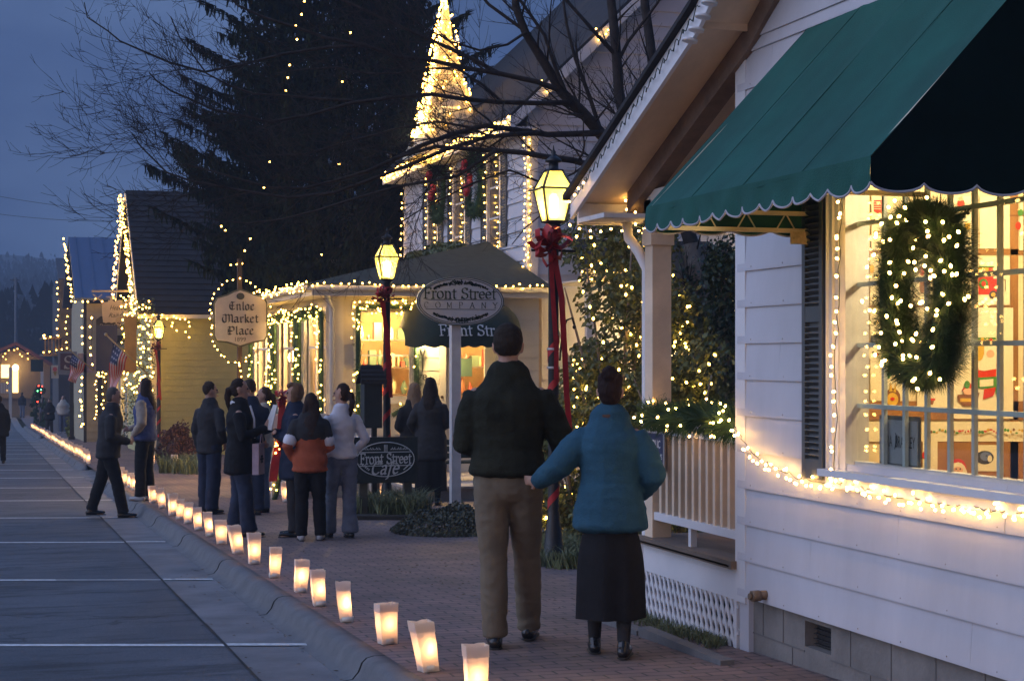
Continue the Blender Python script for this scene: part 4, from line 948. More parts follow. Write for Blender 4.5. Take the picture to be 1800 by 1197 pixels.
# sconce beside the door
def sconce(q, parent, s=1.0):
    m = MB(); m.tube([q+Vector((0, .06, -.12*s)), q+Vector((0, -.02, -.14*s)), q+Vector((0, 0, -.02))], .012, 5); m.lathe(q+Vector((0, 0, -.42*s)), [(.004, 0), (.012, .1), (.02, .26), (.05, .34), (.045, .36)], 8)
    m.lathe(q, [(.075*s, .16*s), (.02, .24*s), (.004, .27*s)], 6)
    o = m.build('wall_lantern', BLACKM, parent); m = MB(); m.lathe(q, [(.045*s, -.03*s), (.062*s, .14*s)], 6); m.build('lamp_glass', em('sconce_glow', (1, .66, .25), 24), o)
sconce(AY(743, 608, Y1-.16), cafe); lamp_point(AY(743, 606, Y1-.30), 55, (1, .68, .28), .05, cafe, 'sconce_light')
for (px, py) in ((480, 628), (517, 628), (554, 627)):
    q = AX(px, py, 5.9); m = MB(); m.lathe(q, [(.10, -.09), (.13, 0), (.09, .10), (.03, .13)], 10); m.tube([q+Vector((0, 0, .12)), (q.x, q.y, 2.38)], .008, 4); o = m.build('pendant_lamp', em('pendant_glow', (1, .70, .30), 16), cafe)
for k, (x, y, e) in enumerate(((6.0, 27.2, 130), (7.7, 27.2, 90), (5.9, 30.5, 150), (5.9, 32.8, 90))): lamp_point((x, y, 2.1), e*2.6, (1, .66, .26), .15, cafe, 'shop_lamp')
# the boardwalk and step before the shop
m = MB(); m.box(5.6, 9.6, 23.1, Y1, -.75, -.36); m.box(4.2, 5.6, 24.6, Y1, -.75, -.36); dk = m.build('boardwalk', pm('stone_step', (.33, .29, .25), .85, .2, 4, .2), cafe)
m = MB(); m.box(5.58, 9.7, 23.04, Y1-.1, -.358, -.325); m.build('coping', pm('coping', (.42, .38, .34), .8, .2), dk)
# lights along its eaves
string_lights('dense string lights along the front gutter of the cream company shop', [[(4.62, 25.58, 2.60), (8.5, 25.58, 2.60)]], 'mid', .105, .02, .03)
string_lights('crowded string lights on the street side gutter of the cream shop', [[(4.58, 25.7, 2.60), (4.58, 34.3, 2.60)], [(4.6, 25.7, 2.54), (4.6, 34.3, 2.56)]], 'mid', .17, .03, .03)
x0, x1, z0, z1 = WF
def frame_path(x0, x1, z0, z1, Y, sag=.0): return [(x0, Y, z0), (x0, Y, z1), ((x0+x1)/2, Y, z1+.02), (x1, Y, z1), (x1, Y, z0)]
garland('green garland framing the front window of the cream shop', frame_path(x0-.05, x1+.06, z0-.25, z1+.06, Y1-.14), .12, 5200, 78, 'mid', sp=60, seed=4)
for k, (a, b) in enumerate(SW):
    garland('%s green garland around a street side window of the cream shop' % ('nearest', 'middle', 'farthest')[k], [(X1-.13, a-.05, .35), (X1-.13, a-.05, 2.15), (X1-.13, (a+b)/2, 2.22), (X1-.13, b+.05, 2.15), (X1-.13, b+.05, .35)], .12, 3600, 74, 'mid', sp=30, seed=10+k, lab2='lights in the %s side window garland of the cream shop' % ('nearest', 'middle', 'farthest')[k])
garland('green garland swagged along the shop front under its big window', [AY(x, y, Y1-.3) for x, y in ((690, 730), (715, 715), (740, 745), (760, 750), (785, 745), (800, 740))], .11, 1800, 22, 'mid', seed=17)
# white deck rail with red bows and garland beside the shop
rl = thing('deck_railing', (4.4, 25, -.6), 'white panelled deck rail at the corner of the cream shop', 'railing')
m = MB(); m.box(3.9, 5.4, 24.55, 24.60, .0, .55); m.box(3.88, 5.42, 24.53, 24.62, .55, .60); m.build('panel', CREAMT, rl)
for x in (3.9, 4.6, 5.35): m = MB(); m.box(x, x+.09, 24.51, 24.60, -.7, .66); m.build('post', CREAMT, rl)
garland('drooping garland on the end post of the white deck rail', [AY(x, y, 24.4) for x, y in ((492, 770), (488, 800), (492, 830), (486, 868), (480, 882))], .10, 1500, 20, 'mid', seed=19)
def bow(c, s, name, label, parent=None, tails=(), rr=random, flat=False):
    """ribbon bow: puffed loops and hanging tails"""
    c = Vector(c); root = parent or thing(name, c, label, 'bow'); m = MB()
    def strip(pts, w, wd):
        P = [Vector(p) for p in pts]; b = len(m.v); wd = Vector(wd)
        for p in P: m.v += [tuple(p-wd*w/2), tuple(p+wd*w/2)]
        for i in range(len(P)-1): m.f.append([b+2*i, b+2*i+1, b+2*i+3, b+2*i+2]); m.m.append(0); m.smooth.append(True)
    for k in range(11):
        a = k*6.283/11+rr.uniform(-.2, .2); L_ = s*rr.uniform(.8, 1.1); d = Vector((math.cos(a), rr.uniform(-.6, .1), math.sin(a)*.9)).normalized(); n = Vector((-math.sin(a), -.25, math.cos(a))).normalized(); wd = d.cross(n).normalized()
        strip([c+d*L_*t+n*s*.30*math.sin(math.pi*t)*(1) for t in (0, .25, .5, .75, .95, 1.0)]+[c+d*L_*t-n*s*.30*math.sin(math.pi*t) for t in (.95, .75, .5, .25, 0)], s*.42, wd)
    m.build('loops', RED, root)
    for t in tails:
        m = MB(); P = [Vector(p) for p in t[0]]; wd = Vector(t[2]) if len(t) > 2 else Vector((1, 0, 0)); b = len(m.v)
        for i, p in enumerate(P): ww = t[1]; m.v += [tuple(p-wd*ww/2), tuple(p+wd*ww/2)]
        for i in range(len(P)-1): m.f.append([2*i, 2*i+1, 2*i+3, 2*i+2]); m.m.append(0); m.smooth.append(True)
        m.build('tail', RED, root)
    return root
q = AY(497, 700, 24.5); bow(q, .16, 'red_bow', 'bright red bow high on the white deck rail post', tails=[([q, AY(494, 740, 24.45), AY(491, 770, 24.4)], .10)])
q = AY(492, 775, 24.35); bow(q, .12, 'red_bow', 'lower red bow drooping on the white deck rail garland', tails=[([q, AY(484, 810, 24.3), AY(480, 846, 24.3)], .12)])
# ================================================================== WHITE CHURCH-LIKE HOUSE WITH STEEPLE
CX, CY0, CY1, CE = 8.58, 27.0, 35.9, 5.75
WH2 = pm('white_clapboard', (.60, .59, .62), .6, .05, 2, .05, 20)
ch = thing('steeple_building', (CX+4, 31, gz(0, 30)), 'tall white clapboard building with lit steeple rising behind the cream shop', 'house')
CW = []
for (pa, pb) in ((756, 772), (801, 820), (861, 882)):
    a = AX(pa, 400, CX).y; b = AX(pb, 400, CX).y; CW.append((b, a))
m = MB(); zb = [3.25, 3.35, 3.45]
holes = [(CY1-b, CY1-a, 2.9+.25*i, 5.05) for i, (a, b) in enumerate(CW)]
siding(m, (CX, CY1), (CX, CY0), -.9, CE, (-1, 0), holes=holes, e=.25, t=.03)
def gtop(s): return 5.75+.97*s if s < 4.6 else 5.75+.97*(9.2-s)
siding(m, (CX, CY0), (CX+9.2, CY0), -.9, 10.3, (0, -1), e=.25, t=.03, top=gtop)
m.box(CX+.02, CX+.14, CY0, CY1, -.9, CE); m.prism([(CX+.1, CY0+.02, -.9), (CX+9.2, CY0+.02, -.9), (CX+9.2, CY0+.02, 5.7), (CX+4.6, CY0+.02, 10.15), (CX+.1, CY0+.02, 5.7)], (0, .1, 0))
m.build('wall', WH2, ch)
m = MB(); m.box(CX-.05, CX+.14, CY0-.05, CY0+.12, -.9, CE); m.build('corner_board', TRIM, ch)
m = MB(); RX = CX-.42; zr = CE-.42*.97
m.prism([(RX, CY0-.35, zr), (CX+4.6, CY0-.35, 10.2), (CX+4.6, CY0-.35, 10.32), (RX, CY0-.35, zr+.12)], (0, 9.5, 0)); m.prism([(CX+4.6, CY0-.35, 10.2), (CX+9.6, CY0-.35, 5.3), (CX+9.6, CY0-.35, 5.42), (CX+4.6, CY0-.35, 10.32)], (0, 9.5, 0))
m.build('roof', SHINGLE, ch)
m = MB(); m.prism([(RX, CY0-.375, zr-.16), (CX+4.6, CY0-.375, 10.02), (CX+4.6, CY0-.375, 10.24), (RX, CY0-.375, zr+.06)], (0, .024, 0)); m.box(RX-.02, RX, CY0-.375, CY1+.2, zr-.14, zr+.08)
m.box(RX, CX, CY0-.35, CY1+.2, zr-.12, zr-.09)
m.build('fascia', TRIM, ch)
for (a, b), h in zip(CW, holes):
    z0, z1 = h[2], 5.05; m = MB()
    m.box(CX-.05, CX+.03, a-.07, a, z0, z1); m.box(CX-.05, CX+.03, b, b+.07, z0, z1); m.box(CX-.06, CX+.03, a-.07, b+.07, z1, z1+.09); m.box(CX-.07, CX+.03, a-.07, b+.07, z0-.07, z0)
    w = m.build('window', TRIM, ch); m = MB(); m.box(CX+.005, CX+.015, a, b, z0, z1); m.build('pane', pm('dusky_glass', (.16, .12, .08), .2), w)
    m = MB()
    for z in (z0+(z1-z0)*.33, z0+(z1-z0)*.66): m.box(CX-.01, CX+.004, a, b, z-.015, z+.015)
    m.build('muntins', TRIM, w)
    for (p, q) in ((a-.42, a-.09), (b+.09, b+.42)):
        m = MB(); m.box(CX-.055, CX-.032, p, p+.04, z0, z1); m.box(CX-.055, CX-.032, q-.04, q, z0, z1); m.box(CX-.052, CX-.032, p, q, z0, z0+.07); m.box(CX-.052, CX-.032, p, q, z1-.07, z1)
        z = z0+.08
        while z < z1-.08: m.box(CX-.048, CX-.034, p+.04, q-.04, z, z+.035); z += .05
        m.build('shutter', SHUT, ch)
# steeple
SP = DS(781, 240, 33.2); sx, sy = CX+.35, 31.9
a = AY(783, -10, sy); sx = a.x; zb, ztp = 5.45, a.z
m = MB()
def sq(h, z): return [(sx-h, sy-h, z), (sx+h, sy-h, z), (sx+h, sy+h, z), (sx-h, sy+h, z)]
lev = [(.70, zb-.15), (.66, zb+.02), (.50, zb+.30), (.43, zb+.75), (.12, ztp-.9), (.015, ztp)]
for h, z in lev: m.v += sq(h, z)
for i in range(len(lev)-1):
    for k in range(4): k2 = (k+1) % 4; m.f.append([i*4+k, i*4+k2, i*4+4+k2, i*4+4+k]); m.m.append(0); m.smooth.append(False)
# overlapping board courses
z = zb+.35
while z < ztp-.2:
    t = (z-(zb+.75))/(ztp-.9-zb-.75); h = (.43+(.12-.43)*t) if t > 0 else .50-.07*(z-zb-.3)/.45
    m.box(sx-h-.012, sx+h+.012, sy-h-.012, sy+h+.012, z, z+.02); z += .22
m.build('steeple', pm('cream_spire', (.70, .62, .45), .6), ch)
pts = []; rr = random.Random(8)
for k in range(230):
    t = rr.random()**1.25; z = zb+.3+(ztp-zb-.3)*t; h = .50*(1-t)+.02; s = rr.choice((0, 0, 1)); u = rr.uniform(-h, h)
    if rr.random() < .45: u = rr.choice((-h, h))
    pts.append(Vector((sx+u, sy-h-.03, z)) if s else Vector((sx-h-.03, sy+u, z)))
string_lights('string lights netted over the bright steeple', None, 'far', pts=pts)
# added spots that brighten the steeple; their small lamp bodies are made up
m = MB()
for (dx, dy) in ((-.9, -.9), (-.9, .9)): m.ball((sx+dx, sy+dy, zb-.0), .06, 6)
m.build('added_lamp_body', BLACKM, ch)
for (dx, dy) in ((-1.1, -.7), (-.2, -1.3), (-1.1, .6)):
    sp_ = bpy.data.lights.new('steeple_fill', 'SPOT'); sp_.energy = 1500; sp_.color = (1, .70, .32); sp_.spot_size = rad(48); sp_.spot_blend = .6; sp_.shadow_soft_size = .08
    o = bpy.data.objects.new('steeple_fill', sp_); COL.objects.link(o); p = Vector((sx+dx, sy+dy, zb-.05)); o.location = p
    o.rotation_euler = (p-Vector((sx, sy, zb+1.5))).to_track_quat('Z', 'Y').to_euler()
# lights on the building
ev = [(RX-.03, CY0-.3, zr+.02), (RX-.03, CY1+.1, zr+.02)]
string_lights('thick string lights along the upper eave of the white steeple building', [ev, [(RX-.03, CY0-.3, zr-.06), (RX-.03, CY1+.1, zr-.05)]], 'far', .14, .03, .05)
string_lights('string lights down the near corner board of the white steeple building', [[(CX-.08, CY0-.06, 5.2), (CX-.08, CY0-.06, 2.5)], [(CX-.0, CY0-.08, 5.2), (CX-.0, CY0-.08, 2.5)]], 'mid', .10, .02, .02)
string_lights('single line of lights down the far corner of the white steeple building', [[(CX-.05, CY1, 5.0), (CX-.05, CY1, 2.6)]], 'far', .17, .02, .02)
for i, ((a, b), h) in enumerate(zip(CW, holes)):
    string_lights('lights edging the %s upstairs window of the white steeple building' % ('near', 'middle', 'far')[[2, 1, 0][i]], [[(CX-.08, a-.02, h[2]), (CX-.08, a-.02, 5.1)], [(CX-.08, b+.02, 5.1), (CX-.08, b+.02, h[2])], [(CX-.08, a, h[2]-.03), (CX-.08, b, h[2]-.03)]], 'mid', .14, .02, .02)
rp = [(CX+.2+k*.93, CY0-.42, zr+.6+k*.9) for k in range(5)]
for k, p in enumerate(rp):
    pts = [Vector((p[0]+rr.uniform(-.14, .14), p[1], p[2]+rr.uniform(-.12, .16))) for _ in range(6)]
    string_lights('small cluster of lights on the steep rake, %s from the eave' % ORD[k].replace('nearest', 'first'), None, 'mid', pts=pts, group='clusters of lights up the rake')
def small_wreath(c, label, axis='x'):
    c = Vector(c); rr = random.Random(int(c.y*10)); root = thing('wreath', c, label, 'wreath'); m = MB()
    ring = [c+Vector((0, .42*math.cos(a), .52*math.sin(a))) for a in [6.2832*i/24 for i in range(25)]]; m.tube(ring, .05, 5, caps=False); tinsel(m, ring, .17, 2600, .007, rr=rr); m.build('greenery', NEEDLE, root)
    for q in ((.15, .35), (-.2, .05), (0, -.1)):
        m = MB()
        for _ in range(7): m.ball(c+Vector((-.14, q[0]+rr.uniform(-.08, .08), q[1]+rr.uniform(-.08, .08))), .06, 6)
        m.build('ribbon', RED, root)
for px, lab in ((770, 'wreath with red ribbon between the far upstairs windows'), (833, 'wreath with red ribbon between the near upstairs windows')):
    q = AX(px, 325 if px > 800 else 338, CX-.16); small_wreath(q, lab)
for k, (px, py, r) in enumerate(((797, 441, .20), (770, 446, .26), (735, 455, .2))):
    q = AX(px, py, CX-.45); rr = random.Random(k); o = MB()
    for _ in range(900):
        d = Vector([rr.gauss(0, 1) for _ in range(3)]).normalized(); c = q+Vector((d.x*.25, d.y*r*2.1, d.z*r*.8))*rr.uniform(.75, 1.05); u = Vector([rr.gauss(0, 1) for _ in range(3)]).normalized()*.035; v = d.cross(u).normalized()*.03
        o.add([c-u, c+v, c+u, c-v], [(0, 1, 2, 3)])
    tag(o.build('clipped_shrub', LEAF), 'round clipped shrub in the window box, %s above the green roof' % ('rightmost', 'middle', 'leftmost')[k], 'shrub', 'round shrubs above the green roof')
# ================================================================== STREET LAMPS
def street_lamp(base, label, ribbon=True, bowang=0, lean=0.0, seed=1, hook=False):
    rr = random.Random(seed); b = Vector(base); root = thing('street_lamp', b, label, 'street lamp', 'lantern street lamps along the pavement'); H = 2.92
    m = MB(); m.lathe(b, [(.12, 0), (.12, .05), (.085, .12), (.07, .3), (.058, .36), (.048, .5), (.045, H-.1), (.06, H-.07), (.045, H-.02), (.075, H), (.02, H+.02)], 12)
    m.bar(b+Vector((0, 0, H-.22)), b+Vector((.20, 0, H-.22)), .02, .02); m.bar(b+Vector((-.2, 0, H-.22)), b+Vector((0, 0, H-.22)), .02, .02)
    p = m.build('post', BLACKM, root)
    c = b+Vector((0, 0, H)); r0, r1, r2 = .078, .135, .062; h0, h1, h2 = .03, .31, .47
    def rg(r, h, a=math.pi/4): return [c+Vector((r*1.414*math.cos(a+k*math.pi/2), r*1.414*math.sin(a+k*math.pi/2), h)) for k in range(4)]
    A, B, D = rg(r0, h0), rg(r1, h1), rg(r2, h2); m = MB()
    for k in range(4):
        k2 = (k+1) % 4
        for (p0, p1) in ((A[k], B[k]), (B[k], D[k]), (A[k], A[k2]), (B[k], B[k2]), (D[k], D[k2])): m.bar(p0, p1, .016, .016)
        o = B[k]+(B[k]-c-Vector((0, 0, h1))).normalized()*.05; m.bar(B[k], o, .012, .012)
    m.lathe(c, [(.085, h2), (.045, h2+.012), (.042, h2+.07), (.07, h2+.075), (.075, h2+.09), (.037, h2+.12), (.015, h2+.135), (.023, h2+.16), (.010, h2+.18), (.003, h2+.22)], 12)
    m.lathe(c, [(.03, 0), (.09, .02), (.1, .03), (.0, .031)], 10)
    m.build('lantern_frame', BLACKM, root)
    for k in range(4):
        k2 = (k+1) % 4; m = MB(); e = .0
        m.quad(A[k], A[k2], B[k2], B[k]); m.quad(B[k], B[k2], D[k2], D[k]); m.build('pane', LGLASS, root)
    m = MB(); m.lathe(c, [(.02, .06), (.036, .08), (.038, .21), (.028, .25), (.005, .27)], 10); m.build('lamp_mantle', LAMPM, root)
    m = MB(); m.lathe(c, [(.045, .032), (.045, .065), (.02, .067)], 10); m.lathe(c, [(.03, .34), (.03, .39), (.0, .40)], 8); m.build('burner', pm('burner_metal', (.35, .28, .15), .5), root)
    lamp_point(c+Vector((0, 0, .20)), 60, (1, .70, .28), .05, root, 'lantern_light')
    if ribbon:
        q = b+Vector((-.06, -.08, H-.17)); tails = []
        sgn = -1 if bowang < 0 else 1
        t1 = [q+Vector((.02, -.03, -.05)), q+Vector((.10, -.02, -.45)), q+Vector((.13, -.01, -.9)), q+Vector((.16, .02, -1.3)), q+Vector((.20, .03, -1.72))]
        tails.append((t1, .052) if hook else ([p-Vector((.06, 0, 0)) for p in t1[:4]], .05))
        t2 = [q+Vector((-.01, -.05, -.08)), q+Vector((.02, -.03, -.5)), q+Vector((.05, -.03, -.9)), q+Vector((.05, -.02, -1.15))]; tails.append((t2, .042 if hook else .04))
        bow(q, .19 if hook else .14, 'ribbon_bow', '', parent=None or rootbow(q, label), tails=tails, rr=rr)
        m = MB(); n = 90; bb = 0
        for i in range(n):
            t = i/n; a = t*6.283*5; z = .35+t*(H-1.3); r = .052
            for dz in (-.04, .04): m.v.append((b.x+r*math.cos(a), b.y+r*math.sin(a), b.z+z+dz))
        for i in range(n-1): m.f.append([2*i, 2*i+1, 2*i+3, 2*i+2]); m.m.append(0); m.smooth.append(True)
        m.build('wound_ribbon', RED, root)
    if hook:
        m = MB(); P = [b+Vector((.05, -.02, 1.75)), b+Vector((.07, -.03, 2.0)), b+Vector((.11, -.03, 2.1)), b+Vector((.16, -.03, 2.12)), b+Vector((.18, -.03, 2.06))]; m.tube(P, .009, 6); m.ball(b+Vector((.18, -.03, 2.04)), .018, 6); m.build('hook', BLACKM, root)
        m = MB()
        for z in (1.68, 1.84): m.lathe(b, [(.058, z), (.062, z+.01), (.058, z+.02)], 10)
        m.build('clamp', pm('steel_clamp', (.4, .4, .4), .4, metal=.7), root)
    return root
def rootbow(q, label): return thing('ribbon_bow', q, 'big red ribbon bow with long tails tied to the '+label.split(' street lamp')[0]+' street lamp', 'bow')
L1 = AY(968, 985, 14.0); L1 = Vector((AY(973, 700, 14.0).x, 14.0, gz(0, 14.0)))
street_lamp(L1, 'nearest street lamp with glowing lantern, black post and red bow beside the shop eave', hook=True, seed=2)
L2 = Vector((AY(680, 700, 21.2).x, 21.2, gz(0, 21.2))); street_lamp(L2, 'middle street lamp, glowing lantern before the cream shop with red bow on its brown post', seed=5)
L3 = Vector((AY(279, 700, 42.5).x, 42.5, gz(0, 42.5))); street_lamp(L3, 'far street lamp with glowing lantern in front of the yellow barn wall', seed=6)
# ================================================================== SIGNS
def oval(cx, cz, rx, rz, n=48): return [(cx+rx*math.cos(6.2832*i/n), cz+rz*math.sin(6.2832*i/n)) for i in range(n)]
YS = 21.5; c0 = AY(806, 530, YS); rx = AY(882, 530, YS).x-c0.x; rzz = AY(806, 487, YS).z-c0.z
sg = thing('oval_sign', (c0.x-.03, YS, gz(0, YS)), 'white oval Front Street Company sign on a tall white post', 'sign')
m = MB(); x = AY(800, 700, YS).x; m.box(x-.062, x+.062, YS-.062, YS+.062, gz(0, YS)-.1, c0.z-rzz*.7); m.build('post', TRIM2, sg)
m = MB(); m.prism([(x_, YS-.07, z_) for x_, z_ in oval(c0.x, c0.z, rx, rzz)], (0, -.04, 0)); bd = m.build('board', pm('sign_white', (.56, .54, .55), .6, .04), sg)
def F(u, v, off=.114): return (u, YS-off, v)
m = MB(); P = oval(c0.x, c0.z, rx*.94, rzz*.9); m.tube([F(a, b, .112) for a, b in P+P[:1]], .0045, 4); m.tube([F(a, b, .112) for a, b in oval(c0.x, c0.z, rx*.985, rzz*.975)+[(c0.x+rx*.985, c0.z)]], .006, 4)
for dz in (.018, -.105): m.box(c0.x-rx*.80, c0.x+rx*.80, YS-.113, YS-.111, c0.z+dz-.003, c0.z+dz+.003)
m.build('border', SGNG, bd)
m = MB(); nib_text(m, 'Front Street', ROMAN, F, c0.x-.01, c0.z+.032, .098, nib=(.085, .03), th=.03, center=True, width=rx*1.66); m.build('lettering', SGNG, bd)
m = MB()
xx = c0.x-rx*.80
for i, ch_ in enumerate('COMPANY'): nib_text(m, ch_, ROMAN, F, c0.x+(i-3)*rx*.262, c0.z-.088, .052, nib=(.06, .02), th=.02, center=True, width=.075 if ch_ not in 'PC' else .06)
m.build('lettering', SGNG, bd)
rr = random.Random(2)
for s in (1, -1):
    m = MB()
    for i in range(240):
        t = rr.uniform(-1, 1); u = c0.x+t*rx*.62; v = c0.z+s*(rzz*.78-abs(t)**2*rzz*.26-rzz*.02)+rr.gauss(0, .014)*(1-.6*abs(t)); a = rr.uniform(0, 6.28); r = .016
        m.quad(F(u-r*math.cos(a), v-r*math.sin(a)), F(u+r*.5*math.sin(a), v-r*.5*math.cos(a)), F(u+r*math.cos(a), v+r*math.sin(a)), F(u-r*.5*math.sin(a), v+r*.5*math.cos(a)))
    m.build('painted_garland', pm('sign_leafgreen', (.03, .05, .035), .7), bd)
# cafe board
YK = 20.2; a = AY(600, 850, YK); b = AY(733, 767, YK); kx = thing('cafe_sign', ((a.x+b.x)/2, YK, gz(0, YK)), 'dark wooden board reading Front Street Cafe on two short posts in the grass bed', 'sign')
m = MB(); m.box(a.x, b.x, YK-.03, YK+.03, a.z, b.z); bd = m.build('board', pm('board_charcoal', (.02, .025, .022), .7, .3, 12), kx)
for xx in (AY(640, 880, YK).x, AY(718, 880, YK).x): m = MB(); m.box(xx-.05, xx+.05, YK+.031, YK+.10, gz(0, YK)-.1, b.z-.05); m.build('post', pm('old_post', (.10, .095, .07), .85, .3), kx)
c1 = AY(677, 807, YK); rx = AY(727, 807, YK).x-c1.x; rzz = AY(677, 777, YK).z-c1.z
def F(u, v, off=.034): return (u, YK-off, v)
OFW = pm('chalk_white', (.60, .60, .57), .7, .15, 30); m = MB(); P = oval(c1.x, c1.z, rx, rzz); m.tube([F(p, q) for p, q in P+P[:1]], .006, 4)
for dz, w in ((.088, .88), (-.076, .92)): m.box(c1.x-rx*w, c1.x+rx*w, YK-.036, YK-.031, c1.z+dz-.005, c1.z+dz+.005)
m.build('border', OFW, bd)
m = MB(); nib_text(m, 'Front Street', ROMAN, F, c1.x, c1.z-.052, .088, nib=(.10, .035), th=.05, center=True, width=rx*1.80)
nib_text(m, 'Cafe', ROMAN, F, c1.x-.02, c1.z-.178, .112, nib=(.10, .04), th=.05, center=True, width=rx*.98, shear=.32)
m.build('lettering', OFW, bd)
m = MB()
for s in (-1, 1):
    for k in range(3):
        for q in range(5): u = c1.x+s*(.06+.075*k+.014*q); m.tube([F(u, c1.z+rzz*.56), F(u+.012*s, c1.z+rzz*(.62+.08*(q % 2)))], .004, 4)
    for q in range(5): m.tube([F(c1.x+s*rx*(.62+.05*q), c1.z-rzz*(.62-.07*q)), F(c1.x+s*rx*(.62+.05*q)+.02, c1.z-rzz*(.55-.08*q))], .007, 4)
for k in range(3): m.tube([F(c1.x-.016+.016*k, c1.z+rzz*.42), F(c1.x-.016+.016*k, c1.z+rzz*.86)], .004, 4)
m.build('painted_leaves', OFW, bd)
# market sign ringed with lights
YE = 30.0; e = lambda x, y: AY(x, y, YE)
ms = thing('market_sign', (e(422, 600).x, YE, gz(0, YE)), 'cream shield sign reading Enloe Market Place 1899 on a dark post, ringed with lights', 'sign')
P = [(422, 607), (400, 600), (382, 598), (378, 590), (378, 535), (383, 525), (400, 520), (412, 514), (422, 511), (432, 514), (445, 519), (462, 524), (467, 533), (467, 590), (463, 597), (445, 600)]
Pb = [(422+(x-422)*1.06, 558+(y-558)*1.07) for x, y in P]
m = MB(); m.prism([e(x, y) for x, y in P], (0, -.045, 0)); bd = m.build('board', pm('sign_cream', (.52, .47, .38), .6, .08, 8), ms)
m = MB(); m.prism([e(x, y)+Vector((0, .02, 0)) for x, y in Pb], (0, -.015, 0)); m.build('border', pm('sign_edge', (.09, .10, .07), .6), ms)
q = e(422, 521); m = MB(); m.prism([(q.x+.07*math.cos(t), YE-.05, q.z+.06*math.sin(t)) for t in [6.2832*i/18 for i in range(18)]], (0, -.01, 0)); m.build('medallion', pm('dark_medallion', (.03, .04, .04), .5), bd)
m = MB(); x = q.x; m.box(x-.04, x+.04, YE+.022, YE+.10, gz(0, YE)-.1, e(422, 455).z); m.tube([(x, YE+.06, e(0, 455).z), (x, YE+.06, e(0, 447).z)], [.05, .01], 6); m.build('post', pm('brown_post', (.07, .05, .035), .8), ms)
F = lambda u, v: (u, YE-.049, v)
m = MB()
for t, y, w in (('Enloe', 545, 44), ('Market', 567, 62), ('Place', 588, 46)): z = e(422, y).z; nib_text(m, t, BLACKL, F, e(424 if t == 'Enloe' else 422, y).x, z, .098, nib=(.085, .085), th=.02, center=True, width=w/100*1.04)
m.build('lettering', SGNB, bd); font_obj('1899', 1, F, 'lettering', SGNB, bd, q.x, e(422, 600).z, width=.19, center=True, height=.072)
rg = [(422, 640), (405, 638), (388, 622), (374, 596), (371, 560), (372, 530), (378, 515), (395, 498), (412, 490), (422, 488), (440, 494), (455, 508), (470, 512), (478, 540)]
string_lights('ring of lights looped round the market sign', [[e(x, y)+Vector((0, -.05, 0)) for x, y in rg], [e(x, y)+Vector((0, -.05, 0)) for x, y in ((422, 640), (440, 634), (458, 638))], [e(x, y)+Vector((0, -.06, 0)) for x, y in ((422, 640), (424, 665))], [e(408, 468)+Vector((0, 0, 0)), e(424, 462)]], 'mid', .095, .015, .02)
# dark letter box with shingled roof by the middle lamp
YB = 20.9; bx = lambda x, y: AY(x, y, YB); p0, p1 = bx(637, 752), bx(668, 672)
nb = thing('notice_box', (p0.x+.1, YB, gz(0, YB)), 'dark wooden leaflet box with little shingled roof beside the middle lamp post', 'box')
m = MB(); m.box(p0.x, p1.x, YB-.12, YB+.12, p0.z, p1.z); nbb = m.build('box', pm('box_dark', (.02, .025, .024), .7, .3), nb)
m = MB(); zt = bx(0, 645).z
m.prism([(p0.x-.05, YB-.17, p1.z-.02), (p1.x+.05, YB-.17, p1.z-.02), (p1.x+.02, YB, zt), (p0.x-.02, YB, zt)], (0, 0, .02)); m.prism([(p0.x-.05, YB+.17, p1.z-.02), (p1.x+.05, YB+.17, p1.z-.02), (p1.x+.02, YB, zt), (p0.x-.02, YB, zt)], (0, 0, .02))
for k in range(4): t = (k+.3)/4; m.box(p0.x-.055+.03*t, p1.x+.055-.03*t, YB-.175*(1-t)-.01, YB-.17*(1-t)+.012, p1.z-.01+(zt-p1.z)*t, p1.z+.022+(zt-p1.z)*t)
m.build('roof', SHINGLE, nb); m = MB(); m.box(p0.x+.12, p0.x+.18, YB-.03, YB+.03, gz(0, YB)-.05, p0.z); m.build('post', BLACKM, nb)
tb = thing('table', (AY(640, 800, 22.4).x, 22.4, gz(0, 22.4)), 'small table with a white cloth behind the cafe board', 'table'); q = AY(640, 768, 22.4)
m = MB(); m.box(q.x-.35, q.x+.2, 22.2, 22.6, q.z-.02, q.z); m.quad((q.x-.35, 22.19, q.z), (q.x+.2, 22.19, q.z), (q.x+.22, 22.17, q.z-.14), (q.x-.36, 22.17, q.z-.14)); m.build('tablecloth', pm('cloth_white', (.6, .6, .65), .8), tb)
for dx in (-.3, .15):
    m = MB(); m.box(q.x+dx, q.x+dx+.04, 22.3, 22.34, gz(0, 22.4), q.z-.02); m.build('leg', DKWOOD, tb)
# bench with dark slats
bn = thing('bench', (AY(830, 850, 24.2).x, 24.2, -.35), 'dark slatted bench behind the oval sign post', 'bench'); xa, xb = AY(768, 0, 24.2).x, AY(880, 0, 24.2).x
GB = pm('bench_green', (.02, .035, .03), .6)
for k, y in enumerate((790, 803, 816)): z = AY(0, y, 24.2).z; m = MB(); m.box(xa, xb, 24.40, 24.43, z-.04, z+.035); m.build('back_slat', GB, bn)
m = MB(); z = AY(0, 826, 24.2).z; m.box(xa, xb, 24.0, 24.38, z-.02, z+.01); m.build('seat', GB, bn)
for xx in (xa+.05, xb-.1):
    m = MB(); m.box(xx, xx+.05, 24.02, 24.08, -.36, z-.02); m.build('leg', BLACKM, bn); m = MB(); m.box(xx, xx+.05, 24.385, 24.40, -.36, AY(0, 788, 24.2).z); m.build('leg', BLACKM, bn)
